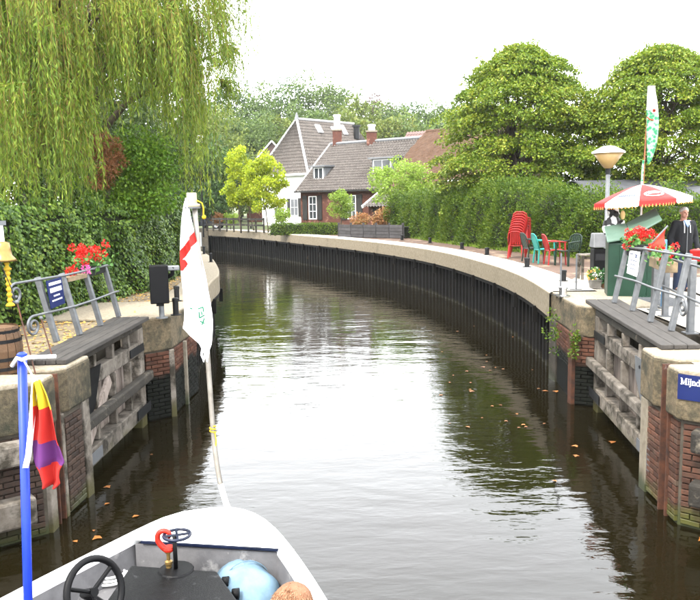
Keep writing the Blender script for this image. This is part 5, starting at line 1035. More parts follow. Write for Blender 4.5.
for x0 in (203, 206.5): MB().tube([D(x0, 345, 6.15), D(x0 - 1.5, 355, 6.13), D(x0 + 0.5, 362, 6.13), D(x0 + 2, 352, 6.15), D(x0 + 1, 346, 6.15)], 0.009, 6).build('loose_cord', 'flag_white', fl1, smooth=True)

# console, wheel, hand wheel, hook, rope, bundle, blue stick
cz = 0.93; c4 = [G(131, 565, cz), G(217, 571, cz), G(262, 640, cz), G(84, 640, cz)]
con = thing('boat_console', 'black box console in the boat with painted grey reflections on its top', 'console', (c4[0].x, c4[0].y, 0.3))
MB().hexa([Vector((p.x, p.y, 0.31)) for p in c4] + [p + Vector((0, 0, 0.0 if i < 2 else 0.04)) for i, p in enumerate(c4)]).build('housing', 'console_black', con, bev=0.015)
for px, py in ((222, 582), (232, 594)): q = G(px, py, 0.84); MB().lathe([(0.035, 0), (0.04, 0.05)], q, 12, M=Matrix.Rotation(math.pi / 2, 3, 'Y')).build('knob', 'black_paint', con, smooth=True)
MB().tube([G(228, 584, 0.8), G(240, 592, 0.78), G(258, 597, 0.76)], 0.03, 10).build('lever', 'black_paint', con, smooth=True)
wc = D(95, 592, 4.6); wn3 = Vector((0.80, -0.50, 0.34)).normalized(); _, s1, s2 = perp(wn3); sw = thing('steering_wheel', 'black steering wheel left of the console', 'steering wheel', wc + Vector((0, 0, -0.3)))
MB().tube([wc + s1 * 0.205 * math.cos(a) + s2 * 0.205 * math.sin(a) for a in [2 * math.pi * i / 40 for i in range(40)]], 0.023, 10, closed=True).build('rim', 'black_paint', sw, smooth=True)
for a in (0.5, 2.6, 4.7): MB().tube([wc + wn3 * -0.03, wc + s1 * 0.2 * math.cos(a) + s2 * 0.2 * math.sin(a)], 0.014, 8).build('spoke', 'black_paint', sw)
MB().tube([wc, wc - wn3 * 0.12, Vector((c4[0].x + 0.10, c4[0].y - 0.45, 0.75))], 0.03, 10).build('column', 'black_paint', sw)
hb = G(176, 570, cz + 0.005); hw = thing('hand_wheel', 'dark navy hand wheel on a short post above the console', 'hand wheel', hb); ht = D(177, 535, hb.y); hh = ht.z - hb.z
MB().lathe([(0.016, 0), (0.016, hh)], hb, 10).build('post', 'black_paint', hw, smooth=True); MB().tube([ht + Vector((0.095 * math.cos(a), 0.095 * math.sin(a), 0)) for a in [2 * math.pi * i / 28 for i in range(28)]], 0.012, 8, closed=True).build('rim', 'wheel_blue', hw, smooth=True)
for a in (0.3, 1.87, 3.44, 5.01): MB().tube([ht, ht + Vector((0.09 * math.cos(a), 0.09 * math.sin(a), 0))], 0.010, 6).build('spoke', 'wheel_blue', hw)
MB().lathe([(0.13, 0), (0.12, 0.012)], hb, 20).build('flange', 'black_paint', hw)
hk = G(169, 569, cz + 0.005); hook = thing('red_hook', 'red lifting hook on a brass stem beside the hand wheel', 'hook', hk); Y = hk.y
MB().lathe([(0.022, 0), (0.02, 0.03), (0.028, 0.04), (0.028, 0.06), (0.014, 0.07), (0.014, 0.12), (0.024, 0.125), (0.024, 0.14)], hk, 12).build('stem', 'brass', hook)
MB().lathe([(0.038, 0), (0.042, 0.015), (0.038, 0.03)], D(169, 550.5, Y), 16).build('collar', 'hook_red', hook)
MB().tube(catmull([D(x, y, Y) for x, y in ((168.5, 551), (164, 548), (160, 544), (157.5, 539), (158.5, 533.5), (162.5, 531), (167, 531.5), (169.5, 534.5), (168.5, 537.5))], 0.01), [0.024 - 0.0003 * i for i in range(len(catmull([D(x, y, Y) for x, y in ((168.5, 551), (164, 548), (160, 544), (157.5, 539), (158.5, 533.5), (162.5, 531), (167, 531.5), (169.5, 534.5), (168.5, 537.5))], 0.01)))], 10).build('hook', 'hook_red', hook, smooth=True)
cq = G(111, 578, 0.76); bc0 = Vector((cq.x, cq.y, 0)); MB().prism([(cq.x - 0.20, cq.y - 1.1), (cq.x + 0.22, cq.y - 1.1), (cq.x + 0.22, cq.y + 0.22), (cq.x - 0.14, cq.y + 0.22)], 0.31, 0.74).build('side_locker', 'boat_grey', boat, bev=0.01)
coil = []
for i in range(90): a = i * 0.21; coil.append(Vector((cq.x + (0.15 - 0.0006 * i + 0.012 * math.sin(i * 0.37)) * math.cos(a), cq.y + (0.14 - 0.0006 * i) * math.sin(a), 0.752 + 0.0006 * i)))
cl = MB().tube(coil, 0.010, 6).build('rope_coil', 'rope_white', smooth=True); tag(cl, 'loosely coiled white rope behind the steering wheel', 'rope')
bd = G(246, 600, 0.62); bun = thing('blue_bundle', 'pale blue rounded bundle beside the black console', 'bundle', (bd.x, bd.y, 0.3))
P = []
for i in range(19):
    t = math.pi * i / 18; r = []
    for j in range(25):
        a = 2 * math.pi * j / 24; w = 1 + 0.05 * math.sin(3 * a + 4 * t) + 0.025 * math.sin(11 * a); r.append(bd + Matrix.Rotation(math.radians(25), 3, 'Z') @ Vector((0.24 * w * math.sin(t) ** 0.7 * math.cos(a), 0.44 * w * math.sin(t) ** 0.7 * math.sin(a), -0.27 * math.cos(t) + 0.035 * math.sin(5 * a + 2 * t) * math.sin(t))))
    P.append(r)
MB().grid(P).build('cover', 'bundle_blue', bun, smooth=True); MB().tube([bd + Matrix.Rotation(math.radians(25), 3, 'Z') @ Vector((0.225 * math.sin(t), 0.0, 0.305 * math.cos(t))) for t in [-1.4 + 2.8 * i / 20 for i in range(21)]], 0.004, 6).build('seam', 'bundle_blue', bun, smooth=True)
s0 = G(291, 588, 0.72); s1_ = G(286, 558, 0.94); st = thing('blue_stick', 'blue topped pale stick leaning inside the starboard rim', 'stick', s0); m_ = s0.lerp(s1_, 0.45); MB().tube([s0, m_], 0.022, 10).build('lower', 'white_paint', st); MB().tube([m_, s1_], 0.026, 10).build('sleeve', 'blue_post', st)
# blue flag pole and its flag
fx = 4.05; fa = D(22, 356, fx); fb_ = D(28, 600, fx); dv = (fb_ - fa); fb_ = fa + dv * ((0.32 - fa.z) / dv.z)
bpf = thing('blue_flagpole', 'bright blue flagpole standing in the boat at the left edge', 'pole', fb_); MB().tube([fb_, fa], 0.025, 14).build('shaft', 'pole_blue', bpf, smooth=True); MB().lathe([(0.026, 0), (0.026, 0.012), (0.015, 0.02)], fa, 14).build('cap', 'pole_blue', bpf); MB().lathe([(0.05, 0), (0.05, 0.1)], fb_, 14).build('socket', 'steel_dark', bpf)
rows = [(381, 35.5, 37.5), (395, 34, 45), (410, 33.5, 51), (425, 32.5, 55), (440, 31, 59), (450, 31, 63.5), (460, 31, 67), (468, 33, 62), (475, 37, 61), (482, 40, 62), (487, 41, 57)]
ys2 = np.linspace(381, 487, 60); xl2 = np.interp(ys2, [r[0] for r in rows], [r[1] for r in rows]); xr2 = np.interp(ys2, [r[0] for r in rows], [r[2] for r in rows]); P = []
for y, a, b in zip(ys2, xl2, xr2): P.append([D(a + (b - a) * i / 29, y, fx - 0.06) + Vector((0, 0.035 * math.sin(i * 0.34 + y * 0.03), 0)) for i in range(30)])
def fmi2(i, j):
    y = ys2[i]; px = xl2[i] + (xr2[i] - xl2[i]) * (j + 0.5) / 29
    if y < 406 + (px - 34) * 0.15: return 0
    if y < 441 + (px - 34) * 0.05: return 1
    if y < 468 + (px - 34) * -0.28 or (px > 55 and y < 462): return 2
    return 1
fl2_ = thing('small_flag', 'yellow red and purple flag tied to the blue pole', 'flag', D(40, 487, fx))
MB().grid(P, fmi2).build('cloth', ['flag_yellow', 'flag_red', 'flag_purple'], fl2_, smooth=True, solid=0.002)
P = [[D(x0 + dx, y, fx - 0.045) for dx in (0, 3, 6)] for y, x0 in ((380, 32), (400, 30.5), (420, 29), (440, 27), (455, 25.5), (468, 22.5))]; MB().grid(P).build('hoist_strip', 'flag_white', fl2_, smooth=True, solid=0.004)
cdm = MB(); cdm.tube([D(35, 381, fx - 0.05), D(30, 371, fx - 0.03), D(24, 361, fx - 0.03)], 0.005, 6); cdm.build('tie_cord', 'rope_white', fl2_)
tr1 = MB().tube([D(12, 366, fx - 0.02), D(17, 358, fx - 0.04), D(22, 360, fx - 0.035), D(28, 357.5, fx - 0.035), D(40, 357, fx), D(56, 356.5, fx + 0.04)], 0.011, 8).build('white_strap', 'rope_white', smooth=True); tag(tr1, 'white strap knotted round the top of the blue flagpole', 'strap')
# person at the helm, only the top of the head in view
hp_ = G(292.5, 577.5, 2.08); per, PT, ps = person('person with short ginger hair at the bottom edge of the boat', (hp_.x, hp_.y - 0.05, 0.31), 1.765, math.pi - 0.2, 'ginger_hair', 'shirt_grey', 'jeans_navy', {-1: ((-0.26, 0.0, 1.13), (-0.22, -0.22, 1.02)), 1: ((0.26, 0.0, 1.13), (0.22, -0.22, 1.02))}, 0.12)
# floating leaves
lf = MB(); lf.add([(0, 0, 0), (0.035, 0.02, 0.006), (0.06, 0.045, 0.002), (0.075, 0.0, 0.008), (0.06, -0.045, 0.002), (0.035, -0.02, 0.006)], [(0, 3, 2, 1), (0, 5, 4, 3)])
lme = bpy.data.meshes.new('floating_leaf'); lme.from_pydata(lf.v, [], lf.f); lme.materials.append(MATS['orange_leaf'])
big = [(571, 446), (575, 457), (608, 441), (545, 390), (552, 391), (537, 389), (470, 392), (105, 503), (134, 515), (92, 540), (110, 488), (698, 541), (556, 480), (480, 367)]
small = [(float(x), float(y)) for x, y in zip(np.random.default_rng(3).uniform(440, 545, 30), np.random.default_rng(4).uniform(310, 430, 30)) if y > 300 + (545 - x) * 0.2] + [(205, 372), (150, 455), (96, 530), (78, 540)]
for (px, py), sc_, gname in [(p, RNG.uniform(0.7, 1.4), 'a') for p in big] + [(p, RNG.uniform(0.4, 0.9), 'b') for p in small]:
    p = G(px, py, 0.006); o = bpy.data.objects.new('floating_leaf', lme); COL.objects.link(o); o.location = p; o.scale = (sc_ * 1.15, sc_ * 1.15, 1); o.rotation_euler = (0, 0, RNG.uniform(0, 6.28))
    tag(o, 'larger orange leaf floating on the dark water' if gname == 'a' else 'tiny orange leaf floating on the dark water', 'leaf', 'larger floating leaves' if gname == 'a' else 'tiny floating leaves')
# ------------------------------------------------------------------ vegetation
leafmat('willow_leaf', [(0.034, 0.070, 0.005), (0.080, 0.138, 0.010), (0.145, 0.212, 0.018), (0.25, 0.28, 0.03)], 0.40, pscale=0.7)
mat('willow_twig', (0.20, 0.13, 0.03), (0.11, 0.075, 0.02), 4, 0.8, 0.1)
leafmat('ivy_leaf', [(0.009, 0.024, 0.003), (0.028, 0.062, 0.006), (0.066, 0.120, 0.012), (0.15, 0.20, 0.025)], 0.18, rough=0.45, spec=0.22, pscale=1.2)
leafmat('creeper_leaf', [(0.030, 0.080, 0.005), (0.075, 0.150, 0.010), (0.150, 0.235, 0.018)], 0.3, pscale=1.0)
leafmat('dead_leaf', [(0.09, 0.035, 0.012), (0.19, 0.075, 0.025), (0.14, 0.07, 0.03)], 0.2)
leafmat('hedge_leaf', [(0.014, 0.036, 0.003), (0.038, 0.078, 0.005), (0.078, 0.128, 0.009), (0.14, 0.18, 0.017)], 0.35, pscale=0.8)
leafmat('linden_leaf', [(0.030, 0.062, 0.004), (0.076, 0.130, 0.008), (0.142, 0.196, 0.014), (0.25, 0.25, 0.03)], 0.36, pscale=0.7)
leafmat('forest_dark', [(0.018, 0.044, 0.012), (0.036, 0.074, 0.018), (0.062, 0.105, 0.025)], 0.25, pscale=0.15)
leafmat('forest_mid', [(0.035, 0.065, 0.014), (0.065, 0.105, 0.020), (0.10, 0.14, 0.03)], 0.28, pscale=0.15)
leafmat('forest_light', [(0.06, 0.09, 0.014), (0.105, 0.14, 0.022), (0.16, 0.17, 0.035)], 0.3, pscale=0.15)
leafmat('willow_shade_leaf', [(0.018, 0.036, 0.006), (0.036, 0.062, 0.010), (0.06, 0.09, 0.015)], 0.25, pscale=0.5)  # dark leaf tones imitate the shaded inside of the willow
leafmat('copper_leaf', [(0.05, 0.025, 0.02), (0.08, 0.035, 0.028)], 0.2, pscale=0.2)
leafmat('yellow_leaf', [(0.12, 0.19, 0.010), (0.27, 0.34, 0.014), (0.40, 0.42, 0.02)], 0.4, pscale=0.8)
leafmat('lime_leaf', [(0.10, 0.17, 0.02), (0.17, 0.26, 0.03), (0.25, 0.33, 0.05)], 0.4, pscale=0.8)
leafmat('autumn_leaf', [(0.13, 0.11, 0.02), (0.26, 0.11, 0.035), (0.30, 0.15, 0.07), (0.15, 0.16, 0.03)], 0.3)
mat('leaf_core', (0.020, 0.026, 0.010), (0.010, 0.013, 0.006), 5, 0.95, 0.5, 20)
mat('plain_wall', (0.20, 0.17, 0.13), (0.12, 0.10, 0.08), 4, 0.9, 0.5, 30)

# ivy-covered garden wall on the left
IV = catmull([(-6.0, 4.5, 0), (-5.65, 9.0, 0), (-5.41, 11.6, 0), (-5.12, 12.9, 0), (-4.88, 14.7, 0), (-4.62, 16.9, 0), (-4.6, 19.4, 0), (-5.05, 22.3, 0), (-6.1, 25.3, 0), (-8.2, 29.0, 0)], 0.25)
ivw = thing('ivy_wall', 'high garden wall wholly covered in dark ivy along the left path', 'wall', (-4.9, 14.7, QZ - 0.05))
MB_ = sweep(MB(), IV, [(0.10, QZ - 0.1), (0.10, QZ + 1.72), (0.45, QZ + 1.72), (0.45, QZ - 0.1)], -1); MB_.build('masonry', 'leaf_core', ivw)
npt = len(IV); n = 72000; ii = RNG.integers(0, npt - 1, n); tt = RNG.random(n); A0 = np.array(IV); pos = A0[ii] * (1 - tt[:, None]) + A0[ii + 1] * tt[:, None]; dd = A0[ii + 1] - A0[ii]; dd /= np.linalg.norm(dd, axis=1, keepdims=True); outw = np.stack([dd[:, 1], -dd[:, 0], np.zeros(n)], 1)
zz = RNG.random(n); top = zz > 0.90; z = np.where(top, 1.82, zz / 0.90 * 1.9); bulge = 0.09 * np.sin(pos[:, 1] * 3.1 + z * 2.2) + 0.07 * np.sin(pos[:, 1] * 1.3 - z * 4.1) + 0.05 * np.sin(pos[:, 1] * 7.3 + z * 6)
off_ = np.where(top, -0.05 - RNG.random(n) * 0.5, 0.02 + np.clip(bulge, -0.06, 0.3) + RNG.random(n) ** 2 * 0.13) - 0.08 * (z > 1.7)
Pp = pos + outw * off_[:, None]; Pp[:, 2] = QZ - 0.03 + z + np.where(top, RNG.normal(size=n) * 0.07 + bulge * 1.2, 0) + np.where(z > 1.6, bulge * 0.8, 0)
leaves('ivy', Pp, np.stack([RNG.normal(size=n) * 0.55, RNG.normal(size=n) * 0.55, -np.ones(n)], 1) + outw * 0.45, RNG.uniform(0.04, 0.085, n), RNG.uniform(0.04, 0.075, n), 'ivy_leaf', ivw, nrm=outw + np.array([0, 0, 0.55]) + RNG.normal(size=(n, 3)) * 0.38, fold=0.12)

def blob_tree(name, label, cat, base, C, R, n, size, m, trunk_top, r0, group=None, shell=0.5, nt=9, width=0.62):
    r = thing(name, label, cat, base, group); P, U = clump_points(C, R, n, shell=shell); k = len(P)
    A = U + RNG.normal(size=U.shape) * 0.9 + np.array([0, 0, -0.35]); L = size * RNG.uniform(0.65, 1.25, k); leaves('crown', P, A, L, L * width, m, r)
    if trunk_top is not None: branchy(base, trunk_top, r0, [tuple(C[i]) for i in RNG.choice(len(C), min(nt, len(C)), replace=False)], m='bark', parent=r)
    return r
def ellip_clumps(c, rad, k, cr, rng=RNG, low=-1.0, inner=0.35):
    """k clump centres spread through an ellipsoid, with uneven radii cr"""
    out = []
    while len(out) < k:
        u = rng.normal(size=3); u /= np.linalg.norm(u)
        if u[2] < low: continue
        out.append(np.array(c) + u * np.array(rad) * (inner + (1 - inner) * rng.random() ** 0.5))
    return np.array(out), cr * rng.uniform(0.6, 1.35, (k, 1)) * np.array([[1.15, 1.15, 0.8]])
# climbing shrub swelling over the wall, with a dead brown patch
c = D(139, 172, 16.5); C, R = ellip_clumps((c.x - 0.05, c.y, c.z - 0.2), (0.85, 0.6, 1.05), 64, 0.30); blob_tree('climbing_shrub', 'bright green creeper swelling high over the ivy wall', 'shrub', (c.x - 0.75, c.y + 0.3, QZ - 0.07), C, R, 200, 0.075, 'creeper_leaf', (c.x - 0.5, c.y + 0.2, c.z - 0.3), 0.05, shell=0.5)
c2 = D(104, 158, 15.9); C, R = ellip_clumps((c2.x, c2.y, c2.z), (0.36, 0.3, 0.62), 26, 0.17); blob_tree('dead_creeper', 'brown withered creeper hanging beside the bright green one', 'creeper', (c2.x, c2.y + 0.3, QZ - 0.07), C, R, 120, 0.10, 'dead_leaf', (c2.x, c2.y + 0.1, c2.z), 0.04, width=0.2)

for px_, Yd_, zt2, lab in ((-20, 15.0, 4.6, 'first'), (35, 16.5, 4.6, 'second'), (80, 18.2, 4.7, 'third'), (118, 20.5, 4.5, 'fourth'), (150, 23, 4.6, 'fifth')):
    x_ = (px_ - 350) / F * Yd_ - 0.5; C, R = ellip_clumps((x_, Yd_, (zt2 + 2.2) / 2), (1.1, 1.0, (zt2 - 2.0) / 2), 34, 0.34); blob_tree('laurel_shrub', 'dark evergreen shrub behind the ivy wall, %s from the left' % lab, 'shrub', (x_, Yd_, QZ - 0.07), C, R, 120, 0.11, 'ivy_leaf', (x_, Yd_, 3.4), 0.06, 'shrubs behind the ivy wall')
# weeping willow: arching boughs, each with a curtain of hanging leafy strands
wb = Vector((-7.6, 19.3, QZ - 0.07)); wil = thing('weeping_willow', 'large weeping willow trailing green strands over the left bank', 'tree', wb)
rngw = np.random.default_rng(21); LP = []; LA = []; twig = MB(); tips = []
def bundle(top, out, nstr, length, spread, cascade=1.0):
    top = np.array(top); out = np.array(out) / (np.linalg.norm(out) + 1e-6)
    for s in range(nstr):
        st = top + rngw.normal(size=3) * np.array([spread, spread, spread * 0.5]); ln = length * rngw.uniform(0.55, 1.08); reach = cascade * rngw.uniform(0.25, 0.95)
        ph = rngw.uniform(0, 6.28); sw = rngw.normal(size=2) * 0.05; k = max(8, int(ln / 0.050)); t = np.linspace(0, 1, k); s_ = t * ln
        hor = reach * (1 - np.exp(-s_ / 0.7)); drop = np.where(s_ < 0.5, 0.5 * s_ ** 2, s_ - 0.375 + 0.0)
        x = st[0] + out[0] * hor + sw[0] * s_ + 0.03 * np.sin(s_ * 2.2 + ph); y = st[1] + out[1] * hor + sw[1] * s_ + 0.03 * np.cos(s_ * 1.9 + ph); z = st[2] + 0.15 * np.sin(np.minimum(s_ / 0.6, np.pi)) * cascade - drop
        keep = z > QZ + 0.7; x, y, z = x[keep], y[keep], z[keep]; k = len(x)
        if k < 5: continue
        pts = np.stack([x, y, z], 1); tan = np.gradient(pts, axis=0); tan /= np.linalg.norm(tan, axis=1, keepdims=True)
        LP.append(pts + rngw.normal(size=pts.shape) * 0.012); LA.append(tan * 0.75 + rngw.normal(size=pts.shape) * 0.36 + np.array([0, 0, -0.25]))
        idx = np.linspace(0, k - 1, 6).astype(int); twig.tube([Vector(pts[i]) for i in idx], [0.011, 0.006, 0.003, 0.002, 0.0015, 0.001], 3, cap=False)
for i in range(165):
    az = rngw.uniform(-math.pi, math.pi); front = math.sin(az) < 0.35 or math.cos(az) > 0.2
    if not front and rngw.random() < 0.4: continue
    el = rngw.random(); rad = 5.1 * math.sqrt(el) ; zt_ = 12.4 - 5.6 * (rad / 5.1) ** 2.0 + rngw.normal() * 0.9
    zt_ = min(zt_, 12.5); top = (wb.x + rad * math.cos(az) * 0.93, wb.y + rad * math.sin(az), zt_)
    px = 350 + F * top[0] / top[1]
    L_max = zt_ - (QZ + 1.65)
    ln = L_max * rngw.uniform(0.45, 1.0)
    if px > 185: ln = min(ln, zt_ - (CAMZ + (203 - rngw.uniform(70, 135)) / F * top[1]))
    elif px > 88: ln = min(ln, zt_ - (CAMZ + (203 - (rngw.uniform(85, 128) if px < 160 else rngw.uniform(110, 165))) / F * top[1]))
    if ln < 0.6: continue
    bundle(top, (math.cos(az), math.sin(az), 0), int(rngw.integers(20, 32)), ln, 0.10, rngw.uniform(0.5, 1.3)); tips.append(top)
# nearer curtains on the left and the far right-hand tail
for px, y0, y1, Yd in [(-30, -60, 215, 13.2), (-10, -30, 205, 13.4), (10, 20, 212, 13.8), (22, -80, 195, 13.6), (40, 30, 208, 14.2), (55, -40, 190, 14.4), (66, 60, 205, 14.6), (80, -20, 150, 14.8), (86, 40, 150, 15.0), (104, 10, 120, 15.2), (5, 90, 225, 13.2), (30, 110, 222, 13.4), (52, 95, 215, 13.9), (72, 120, 205, 14.3), (-20, 100, 230, 12.9),
                       (120, -20, 125, 15.6), (140, 15, 116, 15.9), (160, 30, 150, 16.2), (166, 10, 185, 16.6), (176, 45, 200, 17.0), (184, 20, 205, 17.4), (190, 70, 190, 17.8), (150, -40, 90, 15.6), (196, -10, 110, 17.5), (204, -40, 95, 17.2), (212, -30, 80, 17.4), (220, -60, 75, 17.6), (228, -60, 62, 17.8), (234, -80, 60, 18.0), (226, -50, 88, 18.3), (216, -20, 100, 18.4), (231, -70, 50, 18.6), (222, -60, 66, 18.1), (112, -30, 105, 17.0), (132, -20, 112, 17.4), (150, -30, 118, 17.8), (124, 30, 112, 18.6), (146, 40, 120, 18.8), (198, 30, 130, 18.2), (208, 0, 70, 17.9), (178, -60, 100, 16.8), (187, -50, 120, 16.9)]:
    a = D(px, y0, Yd); b = D(px, y1, Yd)
    for rep in range(2 if px < 195 else 1): bundle((a.x + rngw.normal() * 0.2, a.y + rngw.normal() * 0.3, a.z), (0.7 if px > 60 else 0.2, -0.7, 0), 13 if px < 195 else 9, (a.z - b.z) * 1.05, 0.17 if px < 195 else 0.13, 0.35); tips.append((a.x, a.y, a.z))
LP = np.concatenate(LP); LA = np.concatenate(LA)
sel = rngw.random(len(LP)) < min(1.0, 400000 / len(LP)); LP = LP[sel]; LA = LA[sel]; nL = len(LP)
leaves('crown', LP, LA, rngw.uniform(0.09, 0.16, nL), rngw.uniform(0.017, 0.029, nL), 'willow_leaf', wil, rng=rngw)
twig.build('strands', 'willow_twig', wil, recalc=False)['kind'] = 'stuff'
branchy(wb, wb + Vector((0.3, -0.2, 7.0)), 0.42, [t for t in tips[::5]], m='bark', parent=wil)

# clipped hedge along the right quay
HG = catmull([(2.2, 43.0, 0), (3.0, 41.3, 0), (4.3, 34.4, 0), (5.8, 28.2, 0), (7.05, 24.8, 0), (8.1, 22.2, 0), (9.6, 20.3, 0), (13.5, 17.8, 0)], 0.25)
hed = thing('quay_hedge', 'long dense green hedge along the right quay behind the chairs', 'hedge', (6, 27, QZ - 0.07))
hz = lambda y: np.interp(y, [18, 20, 22, 24, 26.5, 28.5, 31, 34, 38, 43], [1.75, 1.75, 1.8, 1.9, 2.2, 2.45, 2.3, 2.25, 2.15, 2.05])
A0 = np.array(HG); npt = len(HG); rowsP = []
for o_, zf in ((0.22, 0.0), (0.20, 0.80), (0.40, 0.92), (1.2, 0.92), (1.3, 0.0)):
    rowsP.append([Vector((q.x, q.y, QZ - 0.1 + zf * float(hz(q.y)))) for q in offset(HG, -o_)])
MB().grid(rowsP).build('dark_core', 'leaf_core', hed)  # added solid dark backing that closes the gaps between the leaves
n = 90000; ii = RNG.integers(0, npt - 1, n); tt = RNG.random(n); pos = A0[ii] * (1 - tt[:, None]) + A0[ii + 1] * tt[:, None]; dd = A0[ii + 1] - A0[ii]; dd /= np.linalg.norm(dd, axis=1, keepdims=True); outw = np.stack([dd[:, 1], -dd[:, 0], np.zeros(n)], 1) 
hh_ = hz(pos[:, 1]); u = RNG.random(n); top = u > 0.74; z = np.where(top, hh_, u / 0.74 * hh_); s_al = pos[:, 1] * 1.0
bl = 0.13 * np.sin(s_al * 2.6 + z * 1.6) + 0.10 * np.sin(s_al * 5.1 - z * 3.3) + 0.07 * np.sin(s_al * 9.7 + z * 5.1)
off_ = np.where(top, -RNG.random(n) * 1.15, bl + RNG.random(n) ** 1.5 * 0.26 - 0.12 + np.where(z > hh_ - 0.3, -(z - hh_ + 0.3) * 0.8, 0))
Pp = pos + outw * off_[:, None]; Pp[:, 2] = QZ - 0.07 + z + np.where(top, bl * 1.1 + RNG.random(n) ** 2 * 0.34 - 0.08, 0)
leaves('foliage', Pp, outw * 0.7 + RNG.normal(size=(n, 3)) * 0.6 + np.array([0, 0, 0.5]), RNG.uniform(0.06, 0.13, n), RNG.uniform(0.03, 0.055, n), 'hedge_leaf', hed)

# two big lindens: tiers of drooping leaf sprays round a trunk
def linden(label, x, y, zlo, zhi, rad, seed, ntier=300, nl=170):
    rg = np.random.default_rng(seed); base = Vector((x, y, QZ - 0.07)); r = thing('linden_tree', label, 'tree', base, 'broad trees behind the hedge'); P = []; A = []; NR = []; cs = []
    for i in range(ntier):
        f = rg.random() ** 0.85; z = zlo + (zhi - zlo) * f; prof = max(0.06, 1 - (max(0.0, f - 0.22) / 0.78) ** 2.3) ** 0.62 * (0.88 + 0.12 * min(1, f / 0.3))
        prof *= 1 + 0.10 * math.sin(3 * f * 6 + seed); az = rg.uniform(-math.pi, math.pi); rr = rad * prof * (0.35 + 0.65 * rg.random() ** 0.45) * (1.0 if rg.random() < 0.8 else rg.uniform(0.95, 1.10)) * (1 + 0.08 * math.sin(az * 4 + seed))
        c = np.array([x + rr * math.cos(az), y + rr * math.sin(az), z]); cs.append(c); o = np.array([math.cos(az), math.sin(az), 0]); w = rg.uniform(0.45, 0.85); m = int(nl * rg.uniform(0.6, 1.3))
        a = rg.uniform(0, 6.28, m); q = np.sqrt(rg.random(m)) * w; p = c + np.stack([q * np.cos(a), q * np.sin(a), np.zeros(m)], 1); outd = ((p - c) @ o)
        p[:, 2] += -0.30 * outd - 0.16 * (q / w) ** 2 + rg.normal(size=m) * 0.055; P.append(p); A.append(o * 0.5 + rg.normal(size=(m, 3)) * 0.55 + np.array([0, 0, -0.35])); NR.append(np.array([0, 0, 1.0]) + rg.normal(size=(m, 3)) * 0.5)
    for i in range(80):                       # young shoots that stand out of the outline
        f = rg.uniform(0.25, 1.0); prof = max(0.04, 1 - (max(0.0, f - 0.22) / 0.78) ** 2.3) ** 0.62; az = rg.uniform(-math.pi, math.pi); o = np.array([math.cos(az), math.sin(az), 0]); c = np.array([x, y, zlo + (zhi - zlo) * f]) + o * rad * prof * 0.96; h = rg.uniform(0.2, 0.55)
        d_ = o * rg.uniform(0.3, 1.0) + np.array([0, 0, rg.uniform(0.3, 1.2)]); d_ /= np.linalg.norm(d_); m = int(26 * h / 0.4); t = rg.random((m, 1)); P.append(c + d_ * t * h + rg.normal(size=(m, 3)) * 0.05); A.append(d_ * 0.6 + rg.normal(size=(m, 3)) * 0.6); NR.append(rg.normal(size=(m, 3)) + np.array([0, 0, 0.6]))
    P = np.concatenate(P); A = np.concatenate(A); NR = np.concatenate(NR); k = len(P); L = rg.uniform(0.075, 0.145, k)
    leaves('crown', P, A, L, L * 0.75, 'linden_leaf', r, rng=rg, nrm=NR); branchy(base, (x, y, zlo + (zhi - zlo) * 0.8), 0.22, [tuple(c) for c in cs[::9]], rng=rg, parent=r); return r
t1 = D(521, 43, 34); linden('broad leafy tree left of the pair behind the hedge', t1.x, 34, 3.0, t1.z - 0.15, 3.4, 3, 560, 245)
t2 = D(663, 43, 32); linden('broad leafy tree right of the pair behind the lamp', t2.x, 32, 3.0, t2.z - 0.15, 3.55, 8, 560, 245)
linden('broad leafy tree mostly cut off by the right edge', t2.x + 5.4, 30.5, 3.0, 9.0, 3.2, 12, 260, 150)

